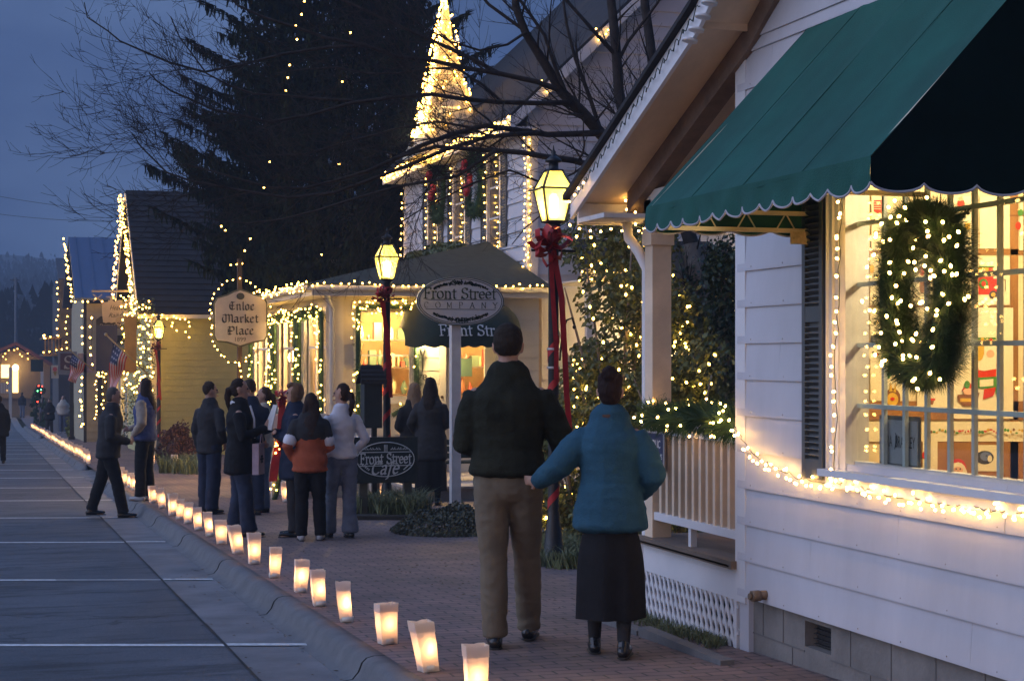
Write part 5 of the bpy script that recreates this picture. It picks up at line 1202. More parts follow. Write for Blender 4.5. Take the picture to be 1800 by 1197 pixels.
# ================================================================== THE YELLOW BARN
BX, BY, BYE = 4.06, 45.0, 53.0
YEL = pm('yellow_clapboard', (.44, .42, .19), .6, .08, 3, .05, 20)
bn_ = thing('barn_house', (BX+3, 47, gz(0, 47)), 'yellow clapboard market building with steep dark roof beyond the market sign', 'house')
ez, rzb = 2.60, 6.02
m = MB(); siding(m, (BX, BY), (13.2, BY), -1.4, ez, (0, -1), e=.165, t=.02)
siding(m, (BX, BYE), (BX, BY), -1.4, 6.0, (-1, 0), e=.165, t=.02, top=lambda s: ez+(rzb-ez)*(1-abs(s-4)/4))
m.box(BX+.02, 13.2, BY+.01, BY+.12, -1.5, ez); m.prism([(BX+.01, BY, -1.4), (BX+.01, BYE, -1.4), (BX+.01, BYE, ez), (BX+.01, (BY+BYE)/2, rzb), (BX+.01, BY, ez)], (.1, 0, 0)); m.build('wall', YEL, bn_)
m = MB(); m.box(BX-.04, BX+.16, BY-.04, BY+.13, -1.4, ez); m.build('corner_board', CREAMT, bn_)
m = MB(); ym = (BY+BYE)/2
m.prism([(3.68, BY-.4, ez-.1), (3.68, ym, rzb+.05), (3.68, ym, rzb+.15), (3.68, BY-.4, ez)], (9.8, 0, 0)); m.prism([(3.68, BYE+.4, ez-.1), (3.68, ym, rzb+.05), (3.68, ym, rzb+.15), (3.68, BYE+.4, ez)], (9.8, 0, 0))
for k in range(22):
    t = k/22; y = BY-.41+(ym-BY+.4)*t; z = ez+(rzb+.15-ez)*t; m.box(3.68, 13.4, y-.004, y+.03, z+.0, z+.022)
m.build('roof', SHINGLE, bn_)
m = MB(); m.box(3.66, 13.4, BY-.43, BY-.40, ez-.12, ez-.02)
m.prism([(3.655, BY-.4, ez-.14), (3.655, ym, rzb-.0), (3.655, ym, rzb+.12), (3.655, BY-.4, ez-.02)], (.022, 0, 0)); m.prism([(3.655, BYE+.4, ez-.14), (3.655, ym, rzb-.0), (3.655, ym, rzb+.12), (3.655, BYE+.4, ez-.02)], (.022, 0, 0)); m.build('fascia', CREAMT, bn_)
rk = [(3.60, BY-.3, ez), (3.60, ym, rzb+.05)]; rk2 = [(3.60, BYE+.3, ez), (3.60, ym, rzb+.05)]
string_lights('dense string lights up both rakes of the yellow barn gable', [rk, rk, rk2, [(3.60, BYE, ez+.2), (3.6, ym, rzb-.3)], [(3.60, BY, ez+.1), (3.6, ym, rzb-.4)]], 'far', .13, .05, .05)
rr = random.Random(31); pts = [AY(rr.uniform(212, 270), rr.uniform(520, 690), BY-.5) for _ in range(150)]
string_lights('net of warm lights over the arbour at the barn corner', None, 'far', pts=pts)
ab = MB()
for k in range(1500):
    q = AY(rr.uniform(214, 272), rr.uniform(525, 770), BY-.45+rr.uniform(-.1, .25)); d = Vector([rr.gauss(0, 1) for _ in range(3)]).normalized()*.06; e_ = d.orthogonal().normalized()*.03; ab.add([q-e_, q+e_, q+d], [(0, 1, 2)])
tag(ab.build('climbing_vine', LEAF), 'dark climbing vine with lights on the corner of the yellow barn', 'vine')
pts = [AY(x+rr.uniform(-3, 3), y+rr.uniform(-2, 2), BY-.5) for x, y in ((288, 555), (296, 562), (303, 558), (306, 568), (311, 560), (318, 563), (324, 561), (330, 566), (331, 575), (329, 584), (333, 592), (300, 575), (281, 560), (308, 580))]
string_lights('short dripping lights under the eave of the yellow barn', None, 'far', pts=pts)
q0, q1 = AY(219, 655, BY-.6), AY(240, 556, BY-.6); o = MB(); o.prism([(q0.x, BY-.6, q0.z), (q1.x, BY-.6, q0.z), (q1.x, BY-.6, q1.z), (q0.x, BY-.6, q1.z)], (0, .01, 0)); tag(o.build('banner', pm('orange_banner', (.60, .32, .08), .8)), 'plain orange banner hanging at the corner of the yellow barn', 'banner')
q0, q1 = AY(169, 652, BY+.5), AY(206, 572, BY+.5); o = MB(); o.prism([(q0.x, BY+.5, q0.z), (q1.x, BY+.5, q0.z), (q1.x, BY+.5, q1.z), (q0.x, BY+.5, q1.z)], (0, .01, 0)); tag(o.build('banner', pm('navy_banner', (.03, .04, .10), .8)), 'plain navy banner hanging under the railway sign', 'banner')
# railway sign on its bracket
YR = 46.0; e = lambda x, y: AY(x, y, YR); rw = thing('railway_sign', e(234, 512), 'hanging cream train-shaped sign for a railway gift shop', 'sign')
CRM = pm('sign_buff', (.50, .42, .33), .7, .06); DKS = pm('sign_dark', (.03, .028, .03), .7)
m = MB(); m.bar(e(161, 512), e(236, 512), .05, .05); m.build('bracket', CRM, rw)
m = MB(); m.prism([e(x, y) for x, y in ((181, 567), (179, 545), (179, 531), (190, 531), (190, 528), (194, 528), (193, 523), (186, 523), (186, 521), (202, 521), (202, 523), (198, 524), (198, 528), (201, 531), (204, 530), (206, 528), (211, 527), (215, 531), (224, 533), (226, 524), (229, 524), (230, 533), (234, 538), (234, 560), (228, 566))], (0, -.03, 0)); bd = m.build('board', CRM, rw)
m = MB()
for cxp in (186, 196): m.prism([e(cxp+5*math.cos(t), 563+5*math.sin(t))+Vector((0, -.035, 0)) for t in [6.28*i/12 for i in range(12)]], (0, -.01, 0))
for cxp in (211, 228):
    for k in range(6): a_ = k*math.pi/6; m.bar(e(cxp-7*math.cos(a_), 564-7*math.sin(a_))+Vector((0, -.05, 0)), e(cxp+7*math.cos(a_), 564+7*math.sin(a_))+Vector((0, -.05, 0)), .012, .012)
    m.tube([e(cxp+8*math.cos(t), 564+8*math.sin(t))+Vector((0, -.05, 0)) for t in [6.2832*i/18 for i in range(19)]], .015, 4)
m.build('wheel', CRM, rw)
m = MB(); m.prism([e(x, y)+Vector((0, .01, 0)) for x, y in ((169, 562), (177, 556), (242, 556), (248, 570), (240, 577), (169, 577))], (0, -.02, 0)); m.build('lower_board', DKS, rw)
m = MB()
for s in (1, -1): m.bar(e(164, 524+6*s)+Vector((0, -.02*s, 0)), e(179, 524-6*s)+Vector((0, -.02*s, 0)), .05, .03)
m.build('crossing_emblem', CRM, rw)
F = lambda u, v: (u, YR-.04, v)
font_obj("Heaven's", 1, F, 'lettering', SGNB, bd, e(210, 544).x, e(210, 545).z, width=.50, center=True, shear=.4, height=.13); font_obj("Railway", 1, F, 'lettering', SGNB, bd, e(208, 557).x, e(210, 558).z, width=.50, center=True, shear=.4, height=.15)
F = lambda u, v: (u, YR-.022, v); font_obj("Christmas Gifts! Crafts", 1, F, 'lettering', CRM, rw, e(202, 576).x, e(202, 575).z, width=.78, center=True, height=.085, bold=.01)
# ================================================================== SHOPS BEYOND THE BARN
BLU = pm('blue_metal_roof', (.075, .105, .19), .5, .08, 2, stretch=(1, .2, 1)); TAN = pm('tan_clapboard', (.38, .33, .22), .65, .08)
s2 = thing('far_shop', (3.3, 62, gz(0, 62)), 'tan shop with tall plain blue metal roof beyond the yellow barn', 'shop'); Yb = 62.0
za = AY(0, 527, Yb).z; zr2 = AY(0, 418, 67).z; xl = AY(131, 525, Yb).x
m = MB(); siding(m, (xl+.35, Yb), (9, Yb), -1.9, za-.1, (0, -1), e=.25, t=.03); m.box(xl+.35, 9, Yb+.01, Yb+.15, -2, za-.1); m.box(xl+.35, xl+.5, Yb, 72, -2, za); m.prism([(xl+.36, Yb, za-.1), (xl+.36, 72, za-.1), (xl+.36, 67, zr2-.1)], (.1, 0, 0)); m.build('wall', TAN, s2)
m = MB(); m.prism([(xl, Yb-.3, za), (xl, 67, zr2), (xl, 67, zr2+.08), (xl, Yb-.3, za+.08)], (9, 0, 0)); m.prism([(xl, 72.3, za), (xl, 67, zr2), (xl, 67, zr2+.08), (xl, 72.3, za+.08)], (9, 0, 0))
for k in range(18): m.bar((xl+.25+k*.5, Yb-.3, za+.09), (xl+.25+k*.5, 67, zr2+.09), .03, .03)
m.build('roof', BLU, s2)
string_lights('string lights along the gable edge and eave of the tan shop', [[(xl-.1, Yb-.3, za), (xl-.1, 67, zr2)], [(xl, Yb-.4, za), (xl+2.1, Yb-.4, za-.05)]], 'vfar', .24, .04, .04)
m = MB()
for x, z0, z1 in ((AY(147, 0, Yb-1).x, -1.6, za),): m.box(x, x+.1, Yb-1.05, Yb-.95, z0, z1)
m.build('porch_post', DKS, s2)
string_lights('lights on the porch post of the tan shop', [[AY(146, y, Yb-1.1) for y in (545, 620)], [AY(144, y, Yb-1.1) for y in (700, 755)]], 'vfar', .34, .04, .04)
s3 = thing('far_shop', (2.6, 84, gz(0, 84)), 'dark narrow shop with string lit upright edges and a balcony, past the tan shop', 'shop'); Yc = 84.0
xl = AY(103, 500, Yc).x; zt3 = AY(0, 492, Yc).z; m = MB(); m.box(xl, 9, Yc, Yc+8, -2.4, zt3); m.prism([(xl, Yc, zt3), (9, Yc, zt3), (9, Yc+4, zt3+1.2), (xl, Yc+4, zt3+1.2)], (0, 0, .1)); m.build('wall', pm('dark_clapboard', (.06, .06, .07), .7), s3)
m = MB(); zz = AY(0, 592, Yc).z; m.box(AY(76, 0, Yc).x, xl+.1, Yc-.1, Yc+6, zz-.1, zz); 
for k in range(6): x = AY(78+6*k, 0, Yc).x; m.box(x, x+.07, Yc-.1, Yc-.02, AY(0, 622, Yc).z, zz-.1)
m.box(AY(76, 0, Yc).x, xl+.1, Yc-.1, Yc+6, AY(0, 626, Yc).z, AY(0, 622, Yc).z); m.build('balcony', pm('brown_timber', (.16, .11, .07), .8), s3)
string_lights('lights on the two upright edges and balcony of the dark narrow shop', [[AY(x, y, Yc-.2) for x, y in ((103, 494), (104, 540), (102, 590))], [AY(x, y, Yc-.2) for x, y in ((130, 430), (127, 480), (121, 540), (117, 620))], [AY(x, y, Yc-.2) for x, y in ((78, 592), (116, 588))], [AY(x, y, Yc-.2) for x, y in ((79, 617), (112, 616))]], 'vfar', .30, .05, .05)
string_lights('lamp cluster at the balcony end of the dark shop', None, 'vfar', pts=[AY(78+rr.uniform(-2, 2), 592+rr.uniform(-3, 3), Yc-.3) for _ in range(5)])
# market pavilion at the street's end
Yd = 128.0; g = lambda x, y: AY(x, y, Yd)
pv = thing('market_pavilion', (g(20, 700).x, Yd, -2.8), 'warmly lit gabled shop with red roof edge at the far end of the street', 'shop')
m = MB(); m.prism([g(-60, 700), g(88, 700), g(88, 640), g(28, 612), g(-60, 642)], (0, .3, 0)); m.box(g(-60, 0).x, g(88, 0).x, Yd+.3, Yd+9, -3, g(0, 650).z)
m.build('wall', pm('barn_tan', (.30, .22, .13), .8), pv)
m = MB(); a_, b_, c_ = g(-64, 645), g(28, 607), g(92, 645)
for p_, q_ in ((a_, b_), (b_, c_)): m.prism([p_, q_, q_+Vector((0, 0, .25)), p_+Vector((0, 0, .25))], (0, -1.2, 0)); m.prism([p_, q_, q_+Vector((0, 0, .15)), p_+Vector((0, 0, .15))], (0, 9, 0))
m.build('roof', pm('red_roof', (.22, .08, .06), .8), pv)
WIN = em('lit_window', (1, .66, .24), 3.2)
for x0, x1, y0, y1 in ((2, 17, 641, 664), (22, 32, 645, 690)): m = MB(); m.prism([g(x0, y1)+Vector((0, -.05, 0)), g(x1, y1)+Vector((0, -.05, 0)), g(x1, y0)+Vector((0, -.05, 0)), g(x0, y0)+Vector((0, -.05, 0))], (0, -.03, 0)); m.build('window', WIN, pv)
m = MB(); 
for x in (-30, 15, 70): q_ = MB(); q_.box(g(x, 0).x, g(x, 0).x+.2, Yd-2, Yd-1.8, -2.9, g(0, 645).z); q_.build('porch_post', CREAMT, pv)
for x in range(-20, 14, 3): m.box(g(x, 0).x, g(x, 0).x+.07, Yd-2, Yd-1.95, g(0, 690).z, g(0, 672).z)
m.build('porch_railing', CREAMT, pv)
lamp_point(g(27, 646)+Vector((0, -.8, 0)), 900, (1, .66, .25), .2, pv, 'porch_lamp'); m = MB(); m.ball(g(27, 646)+Vector((0, -.8, 0)), .22, 8); m.build('porch_globe', em('porch_globe', (1, .7, .3), 25), pv)
string_lights('swagged lights under the gable of the far market building', [[g(x, y)+Vector((0, -1.4, 0)) for x, y in ((-20, 640), (0, 632), (28, 617), (50, 626), (72, 634))], [g(x, y)+Vector((0, -1.4, 0)) for x, y in ((0, 636), (28, 622), (72, 632))], [g(x, y)+Vector((0, -1.5, 0)) for x, y in ((-5, 665), (16, 668))], [g(x, y)+Vector((0, -1.5, 0)) for x, y in ((16, 665), (15, 690))]], 'vfar', .42, .08, .25)
# hanging shop signs, flags
def board(name, label, quadp, Y, mat, th=.05):
    o = thing(name, AY(quadp[0][0], quadp[0][1], Y), label, 'sign'); m = MB(); m.prism([AY(x, y, Y) for x, y in quadp], (0, -th, 0)); m.build('board', mat, o); return o
o = board('hanging_sign', 'grey and maroon shop sign with a curling white letter S behind the small flag', [(102, 658), (135, 660), (135, 618), (102, 618)], 60, pm('sign_pewter', (.22, .22, .24), .7))
m = MB(); m.prism([AY(x, y, 59.93) for x, y in ((106, 650), (131, 651), (131, 621), (106, 621))], (0, -.01, 0)); m.build('panel', pm('sign_maroon', (.10, .05, .06), .7), o)
F = lambda u, v: (u, 59.90, v); m = MB(); nib_text(m, 'S', ROMAN, F, AY(112, 0, 59.9).x, AY(0, 648, 59.9).z, .30, nib=(.08, .03), th=.03, width=.34); m.build('lettering', CRM, o)
o = board('hanging_sign', 'pale pink shop sign behind the small flag', [(136, 655), (168, 655), (168, 621), (136, 621)], 61, pm('sign_pink', (.40, .28, .27), .7)); font_obj('Shop', 1, lambda u, v: (u, 60.93, v), 'lettering', pm('lettering_rust', (.3, .1, .04), .7), o, AY(154, 0, 61).x, AY(0, 640, 61).z, width=.5, center=True, shear=.3, height=.2)
bpy.data.objects.remove(o.children[1])
o = board('hanging_sign', 'small white sign with a pink ice cream cone', [(90, 665), (103, 665), (103, 642), (90, 642)], 68, pm('sign_offwhite', (.50, .46, .40), .7))
m = MB(); m.prism([AY(x, y, 67.94) for x, y in ((93, 653), (100, 653), (97, 662))], (0, -.01, 0), 0); m.prism([AY(96.5+4*math.cos(t), 649+4*math.sin(t), 67.93) for t in [6.28*i/12 for i in range(12)]], (0, -.01, 0), 1); m.build('emblem', [pm('cone_tan', (.35, .22, .08), .8), pm('cone_pink', (.55, .12, .14), .8)], o)
o = board('hanging_sign', 'dark green notice board by the far market', [(54, 653), (76, 653), (76, 632), (54, 632)], 100, pm('sign_bottle', (.02, .04, .03), .7))
def flag(label, top, base, corners, Y, seed):
    """corners: pixel quad of the cloth: hoist-top, fly-top, fly-bottom, hoist-bottom"""
    o = thing('flag', AY(base[0], base[1], Y), label, 'flag'); m = MB(); m.tube([AY(base[0], base[1], Y+.05), AY(top[0], top[1], Y-.3)], .02, 6); m.ball(AY(top[0], top[1], Y-.3), .045, 6); m.build('pole', pm('flag_pole', (.45, .33, .16), .5), o)
    c = [AY(x, y, Y-.1) for x, y in corners]; n1, n2 = 26, 13; m = MB(); S = {}
    for i in range(n1+1):
        for j in range(n2+1):
            s, t = i/n1, j/n2; p = c[0].lerp(c[1], s).lerp(c[3].lerp(c[2], s), t); p.y += .09*math.sin(s*9+t*2+seed)+.03*math.sin(t*7+s*4); p.x += .03*math.sin(s*8+seed+t*3); m.v.append(tuple(p))
    for i in range(n1):
        for j in range(n2):
            if i < n1*.4 and j < 7: k = 3 if (i % 3 == 1 and j % 2 == 1) else 2
            else: k = j % 2
            m.f.append([i*(n2+1)+j, (i+1)*(n2+1)+j, (i+1)*(n2+1)+j+1, i*(n2+1)+j+1]); m.m.append(k); m.smooth.append(True)
    m.build('cloth', [pm('flag_red', (.50, .06, .05), .8), pm('flag_white', (.58, .52, .50), .8), pm('flag_navy', (.03, .045, .11), .8), pm('flag_star', (.4, .4, .5), .8)], o)
flag('large striped flag hanging from a slanted pole at the barn corner', (186, 588), (260, 658), [(197, 600), (190, 688), (205, 682), (226, 627)], 44.0, 1)
flag('smaller striped flag in front of the S shop sign', (124, 616), (165, 652), [(126, 622), (120, 668), (132, 674), (151, 640)], 58.0, 2.2)
# dark posts and doorway pieces of the arcade between barn and tan shop
for k, (x, y0, y1, Y, lab) in enumerate(((184, 575, 770, 50, 'dark porch post with lights nearest the barn corner'), (176, 655, 765, 56, 'slim porch post wound with lights in front of the tan shop'), (126, 660, 765, 66, 'dark slim post beneath the S shop sign'))):
    o = thing('porch_column', (AY(x, y1, Y).x, Y, gz(0, Y)), lab, 'post'); m = MB(); q = AY(x, y1, Y); m.box(q.x-.07, q.x+.07, Y-.07, Y+.07, gz(0, Y), AY(x, y0, Y).z); m.build('shaft', DKS, o)
    m = MB(); m.box(q.x-.11, q.x+.11, Y-.11, Y+.11, gz(0, Y), gz(0, Y)+.12); m.build('base', DKS, o)
string_lights('lights winding down the arcade posts below the big flag', [[AY(x, y, 49.8) for x, y in ((186, 655), (183, 700), (185, 745))], [AY(x, y, 49.8) for x, y in ((172, 668), (171, 740))], [AY(172+rr.uniform(0, 14), 658+rr.uniform(-4, 4), 49.8) for _ in range(14)]], 'far', .16, .04, .03)
string_lights('lights on the post beneath the navy banner', [[AY(x, y, 55) for x, y in ((166, 560), (160, 600), (165, 650))], [AY(x, y, 55) for x, y in ((146, 660), (147, 755))]], 'vfar', .30, .05, .05)
# long dark arcade roof joining the shops on the right of the street
ar = thing('arcade', (3.8, 57, gz(0, 57)), 'dark covered arcade front running between the yellow barn and the tan shop', 'arcade')
m = MB(); m.box(3.75, 9, 53.2, 61.7, 2.0, 2.15); m.build('roof', SHINGLE, ar); m = MB(); siding(m, (4.3, 61.7), (4.3, 53.2), -1.8, 2.0, (-1, 0), e=.25, t=.03); m.box(4.32, 4.4, 53.2, 61.7, -1.8, 2.0); m.build('wall', TAN, ar)
for y in (54.5, 57.5, 60.2): m = MB(); m.box(4.24, 4.27, y, y+1.2, -.6, 1.0); m.build('window', em('dim_window', (1, .62, .25), .55), ar)
# ================================================================== TREES AND PLANTS
def conifer():
    rr = random.Random(41); Y = 40.0; b = AY(598, 700, Y); b.z = gz(0, Y); H = 21.0
    root = thing('conifer_tree', b, 'towering dark spruce rising behind the cream shop and barn roof', 'tree')
    m = MB(); m.tube([b, b+Vector((.1, 0, H*.5)), b+Vector((0, 0, H))], [.38, .22, .03], 8); m.build('trunk', BARK, root)
    m = MB(); z = 4.3
    while z < H-.3:
        f = 1-z/H; Lb = (4.9*f**.72+.25)*(1 if z > 3 else .9); nb = 8
        for k in range(nb):
            a = rr.uniform(0, 6.283); L_ = Lb*rr.uniform(.72, 1.12); d = Vector((math.cos(a), math.sin(a), 0))
            P = [b+Vector((0, 0, z))+d*L_*t+Vector((0, 0, -.10*L_*math.sin(t*2.6)+.13*L_*t**3)) for t in (0, .25, .5, .75, 1)]
            m.tube(P, [.035, .03, .022, .014, .005], 3, caps=False)
            n = int(40*L_)
            for _ in range(n):
                t = rr.uniform(.18, 1.03); i = min(3, int(t*4)); p = P[i].lerp(P[i+1], t*4-i); side = Vector((-d.y, d.x, 0))*rr.uniform(-.30, .30)*(1.15-t*.6)
                p = p+side; ln = rr.uniform(.07, .30); q = p+Vector((rr.uniform(-.07, .07), rr.uniform(-.07, .07), -ln)); u = Vector((rr.uniform(-1, 1), rr.uniform(-1, 1), rr.uniform(-.3, .3))).normalized()*rr.uniform(.014, .045)
                m.add([p-u, p+u, q+u*.4, q-u*.3], [(0, 1, 2, 3)])
                if t > .7: w = d.cross(Vector((0, 0, 1)))*.05; m.add([p-w, p+w, p+d*.22+Vector((0, 0, .05))], [(0, 1, 2)])
        z += .24*(.7+.6*f)
    for _ in range(52000):
        z = 4.1+(H-4.5)*rr.random()**1.35; f = 1-z/H; a = rr.uniform(0, 6.283); R_ = (4.9*f**.72+.25)*(.72+.20*noise.noise(Vector((math.cos(a)*2, math.sin(a)*2, z*.8))))*rr.uniform(.55, 1.02)
        p = b+Vector((R_*math.cos(a), R_*math.sin(a), z-.12*R_)); u = Vector([rr.gauss(0, 1) for _ in range(3)]).normalized()*rr.uniform(.03, .09); q = Vector((rr.uniform(-.08, .08), rr.uniform(-.08, .08), -rr.uniform(.05, .22)))
        m.add([p-u, p+u, p+q], [(0, 1, 2)])
    P = [b+Vector((-1.5, -.5, 6.2)), AY(470, 345, 38.8), AY(400, 332, 38.6), AY(345, 305, 38.5), AY(318, 262, 38.5)]
    for P_ in (P, [b+Vector((-1, 0, 7.5)), AY(470, 290, 39), AY(410, 245, 39), AY(386, 205, 39)]):
        m.tube(P_, [.06]*(len(P_)-1)+[.01], 4)
        for _ in range(3200):
            i = rr.randrange(len(P_)-1); p = P_[i].lerp(P_[i+1], rr.random())+Vector((rr.gauss(0, .12), rr.gauss(0, .2), rr.gauss(0, .08))); ln = rr.uniform(.08, .34)*(1.25-.28*i); u = Vector((rr.uniform(-1, 1), rr.uniform(-1, 1), 0)).normalized()*.03
            m.add([p-u, p+u, p+Vector((rr.uniform(-.05, .05), 0, -ln))], [(0, 1, 2)])
    m.build('crown', pm('spruce_needles', (.018, .024, .012), .9, .5, 1.5, spec=0), root)
    pts = [AY(x, y, 36.5) for x, y in ((535, 3), (530, 26), (520, 46), (522, 70), (509, 115), (506, 137), (502, 160), (482, 215), (474, 285), (596, 289), (464, 330), (430, 441), (425, 463), (565, 448), (616, 58), (602, 144), (440, 420), (389, 398), (396, 405))]
    string_lights('sparse scattered lights strung down the dark spruce', None, 'far', pts=pts, wire=False)
conifer()
def bare_tree(name, label, limbs, seed, maxlev=3, twig=.0045, dens=1.0):
    """limbs: (list of points, r0, r1); twigs curl upward towards their tips"""
    rr = random.Random(seed); base = Vector(limbs[0][0][0]); root = thing(name, base, label, 'tree'); tm, bm_ = MB(), MB(); cnt = [0]
    def branch(p, d, L_, r, lev):
        n = max(4, int(L_/.16)) if lev < 3 else 4; P = [p.copy()]; R = [r]; dd = d.normalized(); st = L_/n
        for i in range(n):
            t = (i+1)/n; dd = (dd+Vector((rr.gauss(0, .09), rr.gauss(0, .09), rr.gauss(0, .06)+.075*t*(1.3 if lev > 1 else 1)))).normalized(); p = p+dd*st; P.append(p.copy()); R.append(max(twig*.6, r*(1-t)**.8))
        bm_.tube(P, R, 5 if r > .02 else 3, caps=False); cnt[0] += 1
        if lev < maxlev: kids(P, R, L_, lev)
    def kids(P, R, L_, lev):
        n = len(P)-1; k = int(dens*(L_/(.26 if lev == 0 else .20 if lev == 1 else .17))*rr.uniform(.8, 1.2))
        for _ in range(k):
            t = rr.uniform(.12, .97); i = min(n-1, int(t*n)); q = P[i].lerp(P[i+1], t*n-i); ax = (P[i+1]-P[i]).normalized()
            s = Vector([rr.gauss(0, 1) for _ in range(3)]); s -= ax*s.dot(ax); s.normalize(); ang = rr.uniform(.45, .95); nd = ax*math.cos(ang)+s*math.sin(ang); nd.z += .05
            l2 = L_*(.50 if lev == 0 else .50)*(1-.5*t)*rr.uniform(.45, 1.2); l2 = min(l2, 2.6)
            if l2 > .10: branch(q, nd, l2, min(.016, max(twig, R[i]*rr.uniform(.26, .42))), lev+1)
    for li, (P, r0, r1) in enumerate(limbs):
        if li > 4: r0 *= .56; r1 *= .7
        elif li > 1: r0 *= .8
        P = [Vector(p) for p in P]; Q = []
        for i in range(len(P)-1):
            k = max(2, int((P[i+1]-P[i]).length/.35))
            for j in range(k):
                t = j/k; a = P[max(0, i-1)]; b = P[i]; c = P[i+1]; d = P[min(len(P)-1, i+2)]
                q = .5*((2*b)+(c-a)*t+(2*a-5*b+4*c-d)*t*t+(3*b-a-3*c+d)*t**3); Q.append(q+Vector((rr.gauss(0, .018), rr.gauss(0, .018), rr.gauss(0, .012))))
        Q.append(P[-1]); R = [r0+(r1-r0)*(i/(len(Q)-1))**.8 for i in range(len(Q))]
        (tm if r0 > .11 else bm_).tube(Q, R, 8 if r0 > .05 else 5, caps=False); L_ = sum((Q[i+1]-Q[i]).length for i in range(len(Q)-1)); kids(Q, R, min(L_, 5.5), 0)
    tm.build('trunk', BARK, root); bm_.build('branches', TWIG, root); return root
D = 19.0
def B(*pts): return [DS(x, y, d) for x, y, d in pts]
base = DS(1235, 740, 19.0); base.z = gz(0, base.y)
limbs = [
 ([base]+B((1232, 620, 19), (1205, 520, 19), (1165, 420, 19)), .19, .13), ([base+Vector((.12, 0, 0))]+B((1262, 600, 19), (1235, 520, 19), (1215, 430, 19)), .17, .13),
 (B((1165, 420, 19), (1110, 300, 18.8), (1060, 235, 18.5), (985, 160, 18.2), (930, 60, 18), (905, -30, 18)), .12, .035),
 (B((1140, 360, 19), (1095, 230, 19), (1085, 100, 19), (1070, -30, 19)), .10, .05), (B((1215, 430, 19), (1175, 280, 19.4), (1150, 140, 19.6), (1130, -40, 19.6)), .11, .05),
 (B((1110, 300, 18.8), (1050, 290, 18), (960, 276, 17.4), (870, 266, 17), (770, 262, 16.7), (690, 280, 16.5)), .085, .02),
 (B((1060, 235, 18.5), (960, 235, 18), (850, 225, 17.6), (740, 255, 17.2), (640, 300, 17), (540, 330, 17), (420, 318, 17), (330, 290, 17)), .07, .012),
 (B((985, 160, 18.2), (880, 130, 18), (760, 110, 17.8), (640, 80, 17.6), (520, 50, 17.6), (420, 10, 17.6), (380, -40, 17.6)), .06, .014),
 (B((1000, 180, 18.2), (880, 180, 17.6), (760, 168, 17.4), (620, 180, 17.2), (480, 215, 17), (370, 190, 17), (300, 160, 17), (262, 128, 17)), .055, .010),
 (B((960, 235, 18), (860, 240, 17.4), (720, 290, 17), (580, 340, 16.8), (440, 340, 16.8), (330, 318, 16.8), (270, 285, 16.8), (232, 235, 16.8)), .05, .009),
 (B((880, 130, 18), (760, 70, 18), (620, 10, 18), (540, -40, 18)), .05, .015), (B((640, 80, 17.6), (500, 95, 17.6), (360, 128, 17.6), (250, 90, 17.6), (180, 55, 17.6), (148, 5, 17.6)), .035, .008),
 (B((620, 180, 17.2), (500, 170, 17.2), (400, 150, 17.2), (340, 100, 17.2), (300, 30, 17.2)), .03, .008),
 (B((930, 60, 18), (860, 10, 18), (820, -40, 18)), .04, .02), (B((1085, 100, 19), (1010, 20, 18.7), (960, -40, 18.7)), .05, .02),
 (B((870, 266, 17), (800, 310, 16.6), (700, 330, 16.5), (560, 370, 16.5), (440, 395, 16.5), (350, 380, 16.5)), .035, .008),
 (B((1085, 100, 19), (1130, 40, 19), (1170, -30, 19)), .04, .02), (B((1095, 230, 19), (1150, 150, 18.6), (1210, 60, 18.4)), .045, .012), (B((1000, 180, 18.2), (960, 60, 18), (890, -30, 18)), .05, .02),
 (B((930, 60, 18), (840, 90, 17.6), (740, 40, 17.4), (650, -20, 17.4)), .03, .008), (B((880, 180, 17.6), (800, 120, 17.4), (700, 130, 17.2), (590, 120, 17.2), (480, 130, 17.2)), .03, .007), (B((860, 240, 17.4), (760, 215, 17), (650, 240, 16.8), (540, 270, 16.8), (430, 275, 16.8)), .028, .007),
 (B((1110, 300, 18.8), (1040, 340, 18.4), (960, 370, 18), (900, 430, 17.8)), .03, .008), (B((1165, 420, 19), (1100, 380, 18.6), (1030, 390, 18.3), (985, 350, 18)), .035, .01), (B((1060, 235, 18.5), (1010, 100, 18.4), (990, 0, 18.4)), .05, .02), (B((1175, 280, 19.4), (1200, 180, 19.2), (1190, 60, 19.2)), .05, .015),
 (B((1050, 290, 18), (980, 330, 17.6), (900, 300, 17.4), (820, 330, 17.2), (740, 370, 17), (660, 420, 17)), .03, .008)]
bt = bare_tree('bare_tree', 'wide spreading leafless tree whose boughs sweep across the steeple and sky', limbs, 3, dens=1.5, twig=.0030)
# ivy sheathing the twin trunks
rr = random.Random(12)
def leafcloud(mb, fn, n, s, rr, mi=0):
    for _ in range(n):
        p = fn(); d = Vector([rr.gauss(0, 1) for _ in range(3)]).normalized(); u = d.orthogonal().normalized(); v = d.cross(u); a = s*rr.uniform(.6, 1.25)
        mb.add([p-u*a, p+v*a*.55, p+u*a*1.1, p-v*a*.55], [(0, 1, 2, 3)], mi)
m = MB(); T1 = [base]+B((1232, 620, 19), (1205, 520, 19), (1185, 470, 19))
def ivyfn():
    i = 0 if rr.random() < .75 else rr.randrange(len(T1)-1); t = rr.random(); p = T1[i].lerp(T1[i+1], t); r = .30*(1 if i < 2 else .8)
    return p+Vector((rr.gauss(0, 1), rr.gauss(0, 1), rr.gauss(0, .3))).normalized()*r*rr.uniform(.7, 1.1)
leafcloud(m, ivyfn, 5200, .032, rr)
T2 = B((1275, 740, 18.2), (1278, 600, 18.2), (1272, 500, 18.2), (1276, 440, 18.2))
def ivy2():
    i = rr.randrange(3); p = T2[i].lerp(T2[i+1], rr.random()); return p+Vector((rr.gauss(0, .10), rr.gauss(0, .14), rr.gauss(0, .1)))
leafcloud(m, ivy2, 5000, .034, rr)
